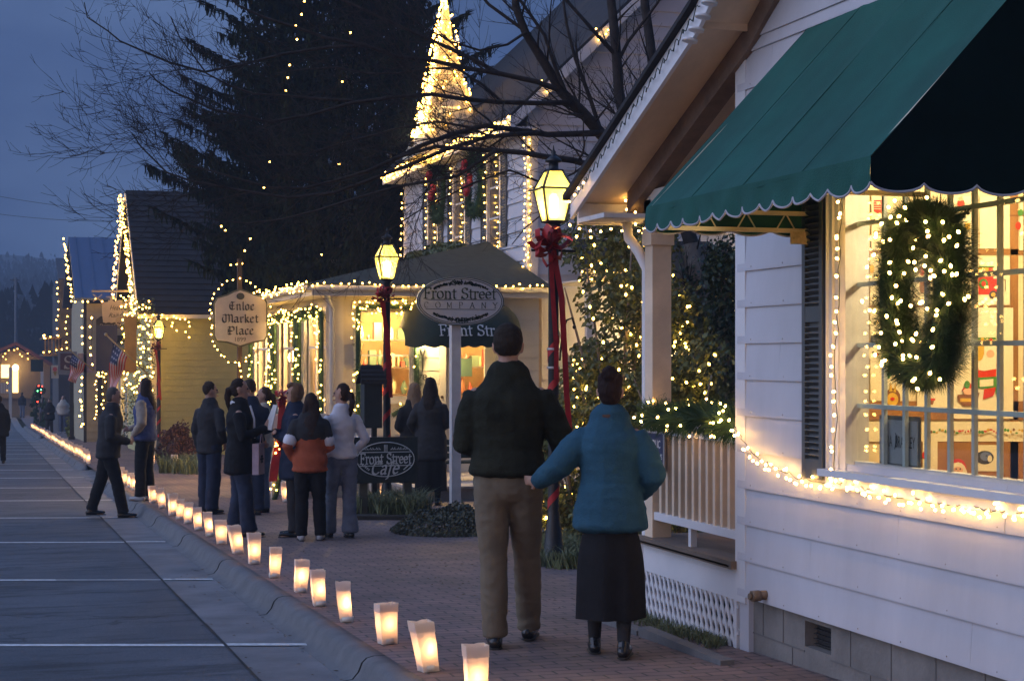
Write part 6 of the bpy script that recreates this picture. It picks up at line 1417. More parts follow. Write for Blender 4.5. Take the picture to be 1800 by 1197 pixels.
tag(m.build('ivy', IVY), 'dense dark ivy climbing the trunks of the bare tree behind the porch', 'ivy')
m = MB(); T2[0].z = gz(0, 17.6); m.tube(T2, [.11, .1, .08, .05], 7); tag(m.build('ivy_stump', BARK), 'ivy covered trunk close by the shop wall behind the porch', 'tree')
# broadleaf shrubs hung with lights behind the lamp and porch
def shrub(name, label, c, r, h, n, leaf, lights, seed, size='mid', mat=LEAF, trunk=True, lab2=None):
    rr = random.Random(seed); c = Vector(c); root = thing(name, c, label, 'shrub'); m = MB()
    for k in range(9):
        a = rr.uniform(0, 6.28); d = Vector((math.cos(a)*r[0]*.6, math.sin(a)*r[1]*.6, h*rr.uniform(.6, .95))); m.tube([c, c+d*.4+Vector((0, 0, h*.1)), c+d], [.03, .02, .008], 5)
    m.build('stems', BARK, root); lob = []
    for k in range(34):
        z = rr.uniform(.06, .97); rad_ = math.sin(math.pi*(.22+.70*z))**.8; a = rr.uniform(0, 6.28); q = rr.uniform(.2, .85); lob.append((c+Vector((r[0]*rad_*q*math.cos(a), r[1]*rad_*q*math.sin(a), h*z)), rr.uniform(.22, .38)*min(r[0], h*.6)))
    m = MB()
    def fn():
        p, q = rr.choice(lob); return p+Vector([rr.gauss(0, 1) for _ in range(3)]).normalized()*q*rr.uniform(.55, 1.12)
    leafcloud(m, fn, n, leaf, rr); m.build('foliage', mat, root)
    pts = []
    for _ in range(lights): p, q = rr.choice(lob); d = Vector((rr.uniform(-1, .5), -abs(rr.gauss(0, 1)), rr.gauss(0, .8))).normalized(); pts.append(p+d*q*rr.uniform(.75, 1.12))
    if lights: string_lights(lab2 or 'warm lights strung over the '+label.split(' ', 1)[1], None, size, pts=pts)
    return root
P = G(1085, 900); P = DS(1085, 700, 17.2); P.z = gz(0, P.y); shrub('holly_shrub', 'tall glossy shrub hung with lights directly behind the nearest lamp', P, (1.05, .85), 3.15, 36000, .034, 300, 5)
P = DS(1200, 700, 16.6); P.z = gz(0, P.y); shrub('holly_shrub', 'wide dark shrub seen through the porch opening, dotted with lights', P, (.80, .7), 1.85, 12000, .034, 96, 6)
P = DS(1010, 800, 16.9); P.z = gz(0, P.y); shrub('holly_shrub', 'low leafy shrub beside the foot of the nearest lamp', P, (.55, .5), 1.3, 8000, .030, 26, 7)
# low lit porch behind the shrubs on the white building
pc = thing('side_porch', (10.5, 25.6, -.5), 'warmly lit side porch of the white building glimpsed behind the lit shrubs', 'porch')
m = MB(); a_, b_ = AY(1020, 478, 25.0), AY(1330, 478, 25.0); m.prism([(a_.x, 25, a_.z-.06), (b_.x, 25, a_.z-.06), (b_.x, 26.9, a_.z+.55), (a_.x+.5, 26.9, a_.z+.55)], (0, 0, .1)); m.build('roof', SHINGLE, pc)
m = MB(); m.box(a_.x, b_.x, 24.96, 24.99, a_.z-.16, a_.z+.05); m.box(a_.x, b_.x, 25, 26.9, a_.z-.14, a_.z-.12); m.build('fascia', CREAMT, pc)
for px in (1030, 1150, 1225): m = MB(); q = AY(px, 600, 25.1); m.box(q.x, q.x+.1, 25.05, 25.15, -.6, a_.z-.1); m.build('post', CREAMT, pc)
for px0, px1 in ((1105, 1160), (1190, 1215), (1228, 1262)):
    m = MB(); p0, p1 = AY(px0, 640, 26.9), AY(px1, 520, 26.9); m.box(p0.x, p1.x, 26.90, 26.93, p0.z, p1.z); m.build('window', em('porch_window', (1, .62, .22), 1.6), pc)
lamp_point((11.0, 26.0, 1.9), 150, (1, .68, .28), .2, pc, 'porch_lamp'); lamp_point((13.2, 26.0, 1.9), 120, (1, .68, .28), .2, pc, 'porch_lamp')
string_lights('double row of lights along the low porch eave behind the shrubs', [[(a_.x, 24.9, a_.z), (b_.x, 24.9, a_.z)], [(a_.x, 24.9, a_.z-.12), (a_.x+1.2, 24.9, a_.z-.12)]], 'mid', .10, .02, .02)
# beds
def bed(name, label, px0, px1, py0, py1, h=.05):
    c = [G(px0, py1), G(px1, py1), G(px1+8, py0), G(px0+20, py0)]; m = MB(); m.prism([p+Vector((0, 0, -.03)) for p in c], (0, 0, h+.03)); return tag(m.build(name, DIRT), kind='structure')
bed('planting_bed', '', 615, 748, 893, 914)
m = MB(); rr = random.Random(3); random.seed(5)
for _ in range(40):
    p = G(rr.uniform(622, 745), rr.uniform(897, 912)); blades(m, p.x, p.y, p.z+.03, 55, .10, .10, .34, .006, .75)
tag(m.build('liriope_grass', GRASSM), kind='stuff')
m = MB()
for _ in range(34):
    p = G(rr.uniform(950, 1025), rr.uniform(960, 1000)); blades(m, p.x, p.y, p.z, 42, .07, .07, .22, .005, .75)
for _ in range(60):
    y = rr.uniform(8.95, 10.6); x = XW-.04-rr.random()**2*.16; blades(m, x, y, gz(x, y), 22, .05, .05, .075, .003, .9)
tag(m.build('verge_grass', GRASSM), kind='stuff')
m = MB()
for _ in range(30):
    p = G(rr.uniform(285, 352), rr.uniform(812, 835)); blades(m, p.x, p.y, p.z, 30, .14, .14, .42, .012, .6)
tag(m.build('far_grass', GRASSM), kind='stuff')
m = MB()
def moundfn():
    a = rr.uniform(0, 6.283); q = math.sqrt(rr.random()); x = q*math.cos(a); y = q*math.sin(a); h = .26*(1-q*q)*(1+.5*noise.noise(Vector((x*2, y*2, 0)))); h0 = max(0, h)
    return cc+Vector((x*.62, y*.75, h0*rr.uniform(.6, 1)+.02))
cc = G(770, 935); cc.x += .12; leafcloud(m, moundfn, 9000, .020, rr)
tag(m.build('ivy_mound', pm('ivy_mound_leaves', (.075, .085, .055), .5, .5, 9)), 'low spreading ivy mound on the bricks at the foot of the oval sign', 'plant')
P = DS(312, 790, 36.5); P.z = gz(0, P.y); shrub('barberry_shrub', 'reddish brown twiggy shrub against the yellow barn', P, (.55, .5), .85, 5200, .035, 0, 9, mat=pm('barberry', (.10, .045, .04), .8, .4, 9))
P = DS(131, 745, 68); P.z = gz(0, P.y); shrub('potted_shrub', 'small yellow green shrub beyond the couple in the far street', P, (.5, .5), 1.25, 1500, .06, 0, 13, mat=pm('yellow_leaf', (.18, .20, .05), .7, .4, 9))
# fallen leaves, stones edging the lattice
m = MB()
for _ in range(260):
    y = rr.uniform(7.2, 16); x = rr.choice((XW-.1-rr.random()**2*.8, 1.9-rr.random()**2*.5 if rr.random() < .6 else rr.uniform(2.3, 4))); z = gz(x, y)+(.006 if x > 2.11 else -.122); a = rr.uniform(0, 6.28); s = rr.uniform(.008, .022)
    m.add([(x+s*math.cos(a), y+s*math.sin(a), z), (x-s*.5*math.sin(a), y+s*.5*math.cos(a), z+.006), (x-s*math.cos(a), y-s*math.sin(a), z+.002), (x+s*.5*math.sin(a), y-s*.5*math.cos(a), z+.004)], [(0, 1, 2, 3)])
tag(m.build('fallen_leaves', pm('dry_leaf', (.16, .12, .08), .9, .4)), kind='stuff')
m = MB(); 
for (y0, y1) in ((8.35, 9.55), (9.58, 10.7)): m.box(3.72, 3.80, y0, y1, gz(0, y0)-.1, gz(0, y0)+.028)
tag(m.build('edging_stone', KERB), kind='structure')
# wires and far pole
for k, (y0, y1) in enumerate(((343, 350), (300, 352))):
    a_, b_ = AY(-200, y0-8, 95), AY(560, y1+14, 60); P = [a_.lerp(b_, i/30)+Vector((0, 0, -1.0*(1-(i/15-1)**2))) for i in range(31)]; m = MB(); m.tube(P, .012, 3, caps=False)
    tag(m.build('overhead_wire', BLACKM), ('lower' if k == 0 else 'upper')+' thin overhead wire sagging across the dusk sky', 'wire')
o = thing('utility_pole', AY(28, 600, 150), 'distant pale utility pole with crossarm against the dark hill', 'pole'); m = MB(); q = AY(28, 600, 150); m.tube([(q.x, 150, -3), (q.x, 150, AY(0, 488, 150).z)], .12, 6); m.build('shaft', pm('pole_grey', (.12, .13, .15), .9), o)
m = MB(); z = AY(0, 492, 150).z; m.bar((q.x-.5, 150, z), (q.x+.3, 150, z), .12, .12); m.build('crossarm', pm('pole_grey', (.12, .13, .15), .9), o)
# parked van far down the street, cone, small christmas tree with coloured lights
def car():
    c = DS(56, 690, 132); gzv = gz(0, c.y); o = thing('parked_van', (c.x, c.y, gzv), 'dark van parked far down the street with one amber light on', 'van'); m = MB(); x, y = c.x, c.y
    prof = [(-1.0, .35), (1.0, .35), (1.02, .95), (.93, 1.15), (.80, 1.72), (.6, 1.85), (-.6, 1.85), (-.80, 1.72), (-.93, 1.15), (-1.02, .95)]
    m.prism([(x+a, y, gzv+b) for a, b in prof], (0, 4.4, 0)); m.build('body', pm('van_paint', (.04, .05, .07), .25, .05), o)
    m = MB(); m.prism([(x+a, y-.012, gzv+b) for a, b in ((-.82, 1.2), (.82, 1.2), (.70, 1.68), (-.70, 1.68))], (0, .01, 0)); m.build('window', pm('van_glass', (.10, .14, .2), .08), o)
    for sx in (-.85, .85): m = MB(); m.tube([(x+sx-.1, y+.7, gzv+.33), (x+sx+.1, y+.7, gzv+.33)], .33, 12, ref=(0, 1, 0)); m.build('wheel', BLACKM, o)
    for sx, mt in ((-.84, em('amber_lamp', (1, .35, .05), 22)), (.84, pm('lamp_off', (.3, .05, .04), .4))): m = MB(); m.ball((x+sx, y-.03, gzv+1.0), (.13, .05, .13), 8); m.build('tail_light', mt, o)
    m = MB(); m.box(x-1.0, x+1.0, y-.1, y-.005, gzv+.38, gzv+.55); m.build('bumper', BLACKM, o)
car()
q = G(152, 764); o = thing('traffic_cone', q, 'small orange traffic cone on the far pavement', 'cone'); m = MB(); m.lathe(q, [(.17, .03), (.15, .05), (.03, .7), (.0, .71)], 10); m.build('body', pm('cone_orange', (.55, .07, .02), .6), o); m = MB(); m.box(q.x-.2, q.x+.2, q.y-.2, q.y+.2, q.z, q.z+.03); m.build('base', BLACKM, o)
q = DS(70, 730, 92); q.z = gz(0, q.y); shrub('little_tree', 'small dark Christmas tree with coloured lights in the far street', q, (.5, .5), 2.4, 1500, .09, 0, 15, mat=NEEDLE)
for lab, colr, pl in (('red', (1, .04, .02), ((68, 678), (74, 679), (66, 706), (72, 690))), ('green', (.1, 1, .25), ((66, 687), (72, 685)))):
    string_lights(lab+' bulbs on the small tree in the far street', None, 'vfar', pts=[DS(x, y, 91) for x, y in pl], wire=False, bulbmat=em('bulb_'+lab, colr, 14))
# ================================================================== PEOPLE
SKIN = pm('skin', (.42, .24, .17), .6, .06, 8); LIPS = pm('lips', (.35, .10, .09), .6); EYE = pm('eye_dark', (.02, .015, .012), .3)
QUEUE = []
def remesh(mb, vox, smooth=4, folds=0.0, fs=7.0, seed=0.0):
    me = bpy.data.meshes.new('t'); me.from_pydata(mb.v, [], mb.f); bm = bmesh.new(); bm.from_mesh(me); bmesh.ops.recalc_face_normals(bm, faces=bm.faces); bm.to_mesh(me); bm.free()
    o = bpy.data.objects.new('t', me); COL.objects.link(o); r = o.modifiers.new('r', 'REMESH'); r.mode = 'VOXEL'; r.voxel_size = vox; r.use_smooth_shade = True
    s = o.modifiers.new('s', 'SMOOTH'); s.iterations = smooth; s.factor = .5
    out = bpy.data.meshes.new('m'); QUEUE.append((o, out, folds, fs, seed)); return out
def flush():
    dg = bpy.context.evaluated_depsgraph_get()
    res = [(bpy.data.meshes.new_from_object(o.evaluated_get(dg)), out, f, fs, sd) for o, out, f, fs, sd in QUEUE]
    for o, *_ in QUEUE: m_ = o.data; bpy.data.objects.remove(o); bpy.data.meshes.remove(m_)
    for me, out, f, fs, sd in res:
        finish(me, f, fs, sd); bm = bmesh.new(); bm.from_mesh(me); bm.to_mesh(out); bm.free(); bpy.data.meshes.remove(me)
        for p_ in out.polygons: p_.material_index = 0
    QUEUE.clear()
def finish(out, folds, fs, seed):
    if folds:
        for v in out.vertices:
            c = v.co; n = noise.noise(Vector((c.x*fs*.7+seed, c.y*fs*.7, c.z*fs*1.5)))+.5*noise.noise(Vector((c.x*fs*2+seed, c.y*fs*2+3, c.z*fs*2.6)))
            v.co = c+v.normal*folds*(-abs(n)*1.6+.5)
    out.polygons.foreach_set('use_smooth', [True]*len(out.polygons))
def mobj(me, name, mat, parent):
    me.materials.clear(); me.materials.append(mat); o = bpy.data.objects.new(name, me); COL.objects.link(o); o.parent = parent; return o
CL = {}
def cloth(name, rgb, rough=.85, var=.2, sc=9, bump=.35, bs=160): return pm('cloth_'+name, rgb, rough, var, sc, bump, bs, spec=.2)
def hand(mb, wr, d, side, curl=.5, palm_n=None, sc=1.0):
    """palm, four unequal bent fingers and a thumb leaving its side"""
    d = Vector(d).normalized(); pn = Vector(palm_n or (-side, 0, 0)); pn = (pn-d*pn.dot(d)); pn = pn.normalized() if pn.length > .05 else d.orthogonal().normalized(); w = d.cross(pn).normalized()*(1)
    wr = Vector(wr); k = sc; mb.capsule([wr-d*.02*k, wr+d*.03*k, wr+d*.085*k], [.024*k, .036*k, .038*k], [.018*k, .016*k, .013*k], 10, ref=w)
    for i, (o, L_) in enumerate(((-.028, .062), (-.010, .075), (.009, .070), (.027, .055))):
        p = wr+d*.085*k+w*o*k; a = curl*(.75+.12*i); q = p+(d*math.cos(a*.7)+pn*math.sin(a*.7))*L_*.45*k; r = q+(d*math.cos(a*1.6)+pn*math.sin(a*1.6))*L_*.33*k; t = r+(d*math.cos(a*2.2)+pn*math.sin(a*2.2))*L_*.24*k
        mb.capsule([p-d*.012*k, p, q, r, t], [.0095*k, .0092*k, .0088*k, .0080*k, .0068*k], None, 8, ref=w)
    fwd = -w if (w.y < 0) else w
    p = wr+d*.022*k+fwd*.028*k; mb.capsule([p, p+(d*.7+fwd*.7+pn*.3).normalized()*.034*k, p+(d*.95+fwd*.45+pn*.5).normalized()*.062*k], [.012*k, .0105*k, .009*k], None, 8, ref=pn)
def person(p, yaw, H, label, outfit, pose=None, hair=('short', (.03, .02, .015)), female=False, near=False, group='people on the pavement', child=0, skin=SKIN):
    """yaw: 0 faces away from the viewer, 90 faces screen right, -90 left, 180 towards the viewer"""
    pose = pose or {}; k = H/1.75; rz_ = -(TH+rad(yaw)); root = thing('person', p, label, 'person', group, rz_); ORG[root.name] = Vector((0, 0, 0))
    dd_ = Vector(p).length; vox = .010 if near else max(.014, min(.024, dd_*.0008)); V = lambda x, y, z: Vector((x*k, y*k, z*k)); sw = 1.0 if not female else .90; hw = 1.0 if not female else 1.05; wd = outfit.get('bulk', 1.0)
    lean = pose.get('lean', 0.0); tilt = pose.get('turn', 0)
    def LZ(v): # lean the upper body forward about the hips
        z = v.z/k-.92
        return v if z < 0 else Vector((v.x, v.y+lean*z*k, v.z))
    tor = [(.88, .155*hw, .115), (.97, .165*hw, .12), (1.07, .143*(1 if not female else .93), .105), (1.17, .150*sw, .108), (1.27, .168*sw, .122), (1.345, .163*sw, .114), (1.405, .118*sw, .088), (1.465, .060, .060)]
    st = pose.get('stride', 0.0); legs = pose.get('legs')
    hips = [V(-.088*hw, 0, .90), V(.088*hw, 0, .90)]
    # foot targets (local x, y) ; knee bends forward
    ft = legs or [(-.10, -st*.5, 0, 0), (.10, st*.5, 0, 0)]
    L = []
    for i, (fx, fy, lift, tw) in enumerate(ft):
        a = V(fx, fy, .085+lift); h = hips[i]; m_ = h.lerp(a, .50)
        rest = .90-.085; dist = (h-a).length/k; bend = math.sqrt(max(0, (rest*.5)**2-(min(dist, rest)*.5)**2))
        kn = m_+Vector((0, (bend+.012)*k, 0)); L.append((h, kn, a, tw, lift))
    sh = [LZ(V(-.176*sw, -.004, 1.362)), LZ(V(.176*sw, -.004, 1.362))]
    arms = pose.get('arms', ['down', 'down']); A = []
    for i, am in enumerate(arms):
        s = -1 if i == 0 else 1
        if am == 'down': e_, w_, hd = (s*.235, -.03, 1.10), (s*.235, .035, .86), (0, .15, -1)
        elif am == 'pocket': e_, w_, hd = (s*.27, -.06, 1.11), (s*.19, .09, .95), (-s*.2, .3, -1)
        elif am == 'cross': e_, w_, hd = (s*.235, .05, 1.12), (-s*.02, .23, 1.17+.02*s), (-s, .1, .1)
        elif am == 'front': e_, w_, hd = (s*.235, .02, 1.10), (s*.05, .25, 1.02), (-s*.7, .6, -.2)
        elif am == 'hold': e_, w_, hd = (s*.225, .04, 1.11), (s*.10, .28, 1.20), (-s*.3, .5, .8)
        else: e_, w_, hd = am
        A.append((sh[i], LZ(V(*e_)), LZ(V(*w_)), Vector(hd).normalized(), s))
    hc = LZ(V(0, .012, 1.625)); ht = pose.get('head', 0.0); hd_ = pose.get('nod', 0.0)
    Rm = Matrix.Rotation(rad(-ht), 3, 'Z') @ Matrix.Rotation(rad(-hd_), 3, 'X')
    def HD(x, y, z): return hc+Rm @ Vector((x*k, y*k, z*k))
    # ---- body: one continuous surface
    m = MB(); m.capsule([LZ(V(0, 0, z)) for z, a, b in tor], [a*k*.88 for z, a, b in tor], [b*k*.88 for z, a, b in tor], 16)
    for h, kn, a, tw, lift in L:
        m.capsule([h, h.lerp(kn, .5), kn, kn.lerp(a, .35)+Vector((0, -.012*k, 0)), a], [.082*k, .070*k, .053*k, .052*k, .036*k], None, 12)
        fd = Vector((math.sin(tw), math.cos(tw), -.12 if lift < .04 else -.9)).normalized(); m.capsule([a+Vector((0, -.02*k, -.045*k)), a+fd*.08*k+Vector((0, 0, -.045*k)), a+fd*.15*k+Vector((0, 0, -.048*k))], [.034*k, .038*k, .03*k], [.03*k, .026*k, .018*k], 10)
    for s_, e_, w_, hd, sg in A:
        m.capsule([s_, s_.lerp(e_, .5), e_, e_.lerp(w_, .4), w_], [.042*k, .042*k, .036*k, .034*k, .024*k], None, 12); hand(m, w_, hd, sg, .55, sc=k*(.94 if female else 1.0))
    nk = LZ(V(0, -.012, 1.44)); m.capsule([nk, HD(0, -.018, -.075)], [.056*k*(1 if not female else .86)]*2, None, 12)
    hs = .96 if female else 1.0
    m.capsule([HD(0, -.012, -.005), HD(0, -.012, .045)], [.073*k*hs]*2, [.088*k*hs]*2, 16)
    m.capsule([HD(0, .018, -.035), HD(0, .030, -.085)], [.058*k*hs, .038*k*hs], [.066*k*hs, .046*k*hs], 14); m.capsule([HD(0, .045, -.10), HD(0, .055, -.10)], [.022*k]*2, None, 8)
    m.capsule([HD(0, .083, .012), HD(0, .100, -.012), HD(0, .112, -.030)], [.010*k, .012*k, .014*k], [.010*k, .012*k, .012*k], 8)
    m.capsule([HD(0, .088, -.068), HD(0, .092, -.068)], [.018*k, .016*k], [.009*k, .009*k], 8); m.capsule([HD(-.03, .074, .026), HD(.03, .074, .026)], [.009*k]*2, None, 8, ref=(0, 1, 0))
    for s in (-1, 1): m.capsule([HD(s*.074, -.012, -.03), HD(s*.079, -.018, .012)], [.008*k, .010*k], [.016*k, .018*k], 8)
    body = mobj(remesh(m, .008 if near else vox*.8, 3), 'body', skin, root)
    for s in (-1, 1): e = MB(); e.ball(HD(s*.029, .077, .008), .0105*k, 8); o = e.build('eye', EYE, root, world=False)
    e = MB(); e.capsule([HD(-.017, .098, -.068), HD(.017, .098, -.068)], [.005*k]*2, None, 6, ref=(0, 1, 0)); e.build('mouth', LIPS, root, world=False)
    # ---- lower clothing
    lo = outfit.get('low', 'trousers'); lc = outfit['lowc']; m = MB(); fl = outfit.get('flare', 0)
    if lo == 'trousers':
        m.capsule([LZ(V(0, 0, z)) for z, a, b in tor[:3]], [(a+.004)*k for z, a, b in tor[:3]], [(b+.004)*k for z, a, b in tor[:3]], 16, flat1=.3)
        lw = outfit.get('legw', 1.0)
        for h, kn, a, tw, lift in L:
            an = a+Vector((0, 0, .0)); R_ = [.102, .094, .080*lw, .078*lw, (.072+fl)*lw, (.074+fl)*lw]
            m.capsule([h, h.lerp(kn, .5), kn+Vector((0, .005*k, 0)), kn.lerp(an, .45), kn.lerp(an, .86), an+Vector((0, .005, -.012*k))], [r*k for r in R_], [r*k*1.04 for r in R_[:-1]]+[R_[-1]*1.12*k], 14, flat1=.2)
        mobj(remesh(m, vox, 4, .008*k*outfit.get('fold', 1), 9, p[0]*3), 'trousers', lc, root)
    else:
        hem = outfit.get('hem', .36); n = 40; lv = 16
        for j in range(lv+1):
            t = j/lv; z = 1.02+(hem-1.02)*t; a = (.140*hw+.052*math.sin(min(1, max(0, t-.22)*2.2)*1.57)+.012*t); cy = .5*(L[0][2].y+L[1][2].y)/k*t
            for i in range(n):
                q = 6.2832*i/n; fo = 1+.07*t*math.sin(q*7+1.3)+.03*t*math.sin(q*11); m.v.append(tuple(LZ(V(a*math.cos(q)*fo, (a*.86+.10*st*t)*math.sin(q)*fo+cy, z))))
        for j in range(lv):
            for i in range(n): i2 = (i+1) % n; m.f.append([j*n+i, (j+1)*n+i, (j+1)*n+i2, j*n+i2]); m.m.append(0); m.smooth.append(True)
        m.build('skirt', lc, root, world=False)
        m = MB()
        for h, kn, a, tw, lift in L: m.capsule([kn+Vector((0, 0, .1)), kn, kn.lerp(a, .35)+Vector((0, -.014*k, 0)), a], [.06*k, .057*k, .056*k, .040*k], None, 12)
        mobj(remesh(m, vox, 2), 'tights', outfit.get('tights', lc), root)
    # ---- upper clothing
    hem = outfit.get('hemu', .86); off = outfit.get('off', .020); uc = outfit['upc']; st_ = [(z, a, b) for z, a, b in tor if z > hem+.03]
    m = MB(); base = [(hem+.015, (.168*hw+(.02 if hem < .8 else 0)), .125+(.02 if hem < .8 else 0))]
    if hem < .8: base = [(hem+.015, .185, .15), (hem+(.9-hem)*.5, .180, .145), (.93, .170, .13)]; st_ = [s for s in tor if s[0] > 1.0]
    S3 = base+st_[:-1]+([(1.455, .085, .072)] if outfit.get('collar', True) else [(1.425, .105, .082)])
    m.capsule([LZ(V(0, 0, z)) for z, a, b in S3], [(a*wd+off)*k for z, a, b in S3], [(b*wd+off)*k for z, a, b in S3], 18, flat0=.22, flat1=1 if outfit.get('collar', True) else .35)
    for s_, e_, w_, hd, sg in A:
        ow = outfit.get('slv', 1.0); ww = w_+(e_-w_).normalized()*.015*k
        m.capsule([s_+Vector((-sg*.03*k, 0, -.012*k)), s_+Vector((0, 0, -.012*k)), s_.lerp(e_, .5), e_, e_.lerp(ww, .5), ww], [.058*k, (.058+off*.4)*k*(1+(ow-1)*.35), (.058+off*.4)*k*ow, (.052+off*.4)*k*ow, (.046+off*.3)*k*ow, (.036+off*.3)*k*ow], None, 14)
    if outfit.get('collar', True): m.capsule([LZ(V(0, -.008, 1.42)), LZ(V(0, -.004, 1.475))], [.080*k, .068*k], [.076*k, .066*k], 14, flat1=.3)
    up = mobj(remesh(m, vox, 4, .008*k*outfit.get('fold', 1), 9, p[1]*2), 'jacket' if outfit.get('jacket', True) else 'jumper', uc, root)
    if 'yoke' in outfit:
        m = MB(); Y_ = [(1.26, .170*sw, .122), (1.37, .168*sw, .112), (1.44, .10, .08)]; m.capsule([LZ(V(0, 0, z)) for z, a, b in Y_], [(a*wd+off+.006)*k for z, a, b in Y_], [(b*wd+off+.006)*k for z, a, b in Y_], 18)
        for s_, e_, w_, hd, sg in A: m.capsule([s_, s_.lerp(e_, .55)], [(.074+off*.4)*k, (.066+off*.4)*k], None, 12)
        mobj(remesh(m, vox, 3, .004), 'yoke', outfit['yoke'], root)
        m = MB()
        for s_, e_, w_, hd, sg in A: q = s_.lerp(e_, .62); m.capsule([q, s_.lerp(e_, .72)], [(.069+off*.4)*k]*2, None, 12)
        m.build('sleeve_band', outfit['band'], root, world=False)
    if 'sleeves' in outfit:
        m = MB()
        for s_, e_, w_, hd, sg in A: ww = w_+(e_-w_).normalized()*.012*k; m.capsule([s_, s_.lerp(e_, .5), e_, e_.lerp(ww, .5), ww], [(.070+off*.4)*k, (.064+off*.4)*k, (.060+off*.4)*k, (.052+off*.3)*k, (.040+off*.3)*k], None, 12)
        mobj(remesh(m, vox, 3, .008), 'sleeves', outfit['sleeves'], root)
    # ---- shoes
    for h, kn, a, tw, lift in L:
        m = MB(); fd = Vector((math.sin(tw), math.cos(tw), 0 if lift < .04 else -.75)).normalized(); b_ = a+Vector((0, 0, -.047*k)); hl = .03 if outfit.get('heel') else 0
        m.capsule([b_-fd*.045*k, b_+fd*.03*k, b_+fd*.10*k, b_+fd*.165*k], [.037*k, .041*k, .045*k, .034*k], [.040*k, .036*k, .026*k, .019*k], 12)
        m.capsule([b_-fd*.02*k, b_-fd*.012*k+Vector((0, 0, .045*k))], [.042*k, .040*k], None, 10); sh_ = mobj(remesh(m, .010, 2), 'shoe', outfit.get('shoe', pm('shoe_black', (.012, .012, .013), .25)), root)
        s_ = MB(); b2 = b_+Vector((0, 0, -.032*k)); s_.tube([b2-fd*.075*k, b2-fd*.05*k, b2+fd*.03*k, b2+fd*.10*k, b2+fd*.175*k, b2+fd*.19*k], [.02*k, .040*k, .038*k, .047*k, .036*k, .015*k], 10, ry=[.007*k]*6); s_.build('sole', outfit.get('sole', pm('sole_dark', (.02, .018, .016), .7)), sh_, world=False)
    # ---- hair
    kind, hcol = hair; HM = pm('hair_%d' % int(1000*hcol[0]+100000*hcol[1]), hcol, .75, .35, 30, .8, 90, stretch=(1, 1, .15), spec=.15); m = MB()
    if kind != 'bald':
        m.capsule([HD(0, -.032, .012), HD(0, -.024, .050)], [.080*k*hs]*2, [.086*k*hs]*2, 16)
        if kind != 'crop': m.capsule([HD(0, -.045, -.035), HD(0, -.040, .0)], [.068*k*hs, .078*k*hs], [.055*k*hs, .07*k*hs], 14)
        if kind == 'bob':
            for s in (-1, 1): m.capsule([HD(s*.062, -.01, .02), HD(s*.072, -.01, -.04), HD(s*.064, .0, -.09)], [.026*k, .028*k, .02*k], [.05*k, .055*k, .04*k], 10)
            m.capsule([HD(0, .055, .085), HD(0, .03, .10)], [.05*k, .06*k], [.03*k, .03*k], 10)
        if kind == 'long':
            m.capsule([HD(0, -.05, .0), HD(0, -.075, -.10), LZ(V(0, -.125, 1.38)), LZ(V(0, -.145, 1.25))], [.082*k, .082*k, .085*k, .05*k], [.06*k, .045*k, .035*k, .02*k], 12)
            for s in (-1, 1): m.capsule([HD(s*.06, -.015, .02), HD(s*.078, -.02, -.07), LZ(V(s*.085, -.03, 1.42))], [.026*k, .03*k, .03*k], [.045*k, .05*k, .04*k], 10)
        if kind == 'pony':
            m.capsule([HD(0, -.095, .02), HD(0, -.135, .0), HD(0, -.145, -.09), HD(0, -.13, -.17), HD(0, -.12, -.25)], [.02*k, .032*k, .036*k, .03*k, .012*k], None, 10)
        if kind == 'bun': m.capsule([HD(0, -.06, .085), HD(0, -.085, .115)], [.052*k]*2, None, 12); m.capsule([HD(-.03, -.03, .08), HD(.03, -.03, .08)], [.05*k]*2, None, 10, ref=(0, 1, 0))
        if kind == 'curly':
            r_ = random.Random(5)
            for _ in range(40): a = r_.uniform(0, 6.28); b = r_.uniform(-.1, 1.3); m.ball(HD(.078*math.cos(a)*math.cos(b), -.025+.088*math.sin(a)*math.cos(b), .02+.09*math.sin(b)), .026*k, 8)
        # clear the face
        me = remesh(m, .0085 if near else vox*.75, 2, .006, 16)
        mobj(me, 'hair', HM, root)
    if 'scarf' in outfit:
        m = MB(); m.capsule([LZ(V(.07*math.cos(t), -.005+.075*math.sin(t), 1.475)) for t in [6.2832*i/12 for i in range(13)]], [.032*k]*13, None, 10, ref=(0, 0, 1)); mobj(remesh(m, .010, 2, .008), 'scarf', outfit['scarf'], root)
        if outfit.get('scarf_tail'): m = MB(); m.capsule([LZ(V(.05, .12, 1.44)), LZ(V(.06, .16, 1.3)), LZ(V(.06, .165, 1.1))], [.04*k]*3, [.012*k]*3, 10); m.build('scarf_end', outfit['scarf'], root, world=False)
    root['H'] = H
    return root, HD, LZ, k
def wp(root, v):  # local point of a figure to the world
    return root.matrix_basis @ Vector(v)
def GP(px, py): p = G(px, py); p.z = gz(p.x, p.y) if p.x > 2.1 else gz(p.x, p.y)-.126; return p
C_NAVY = cloth('navy', (.022, .03, .055)); C_DENIM = cloth('denim', (.075, .095, .15), .85, .3, 5); C_DENIM2 = cloth('dark_denim', (.03, .04, .07), .85, .3, 5); C_PALEDENIM = cloth('pale_denim', (.13, .15, .20), .85, .3, 5)
C_BLACK = cloth('black', (.012, .012, .014)); C_CHAR = cloth('charcoal', (.03, .03, .033)); C_CREAM = cloth('cream', (.48, .43, .36)); C_WHITE = cloth('white', (.60, .57, .54)); C_OLIVE = cloth('olive', (.019, .020, .012), .9, .3, 9, .5, 90)
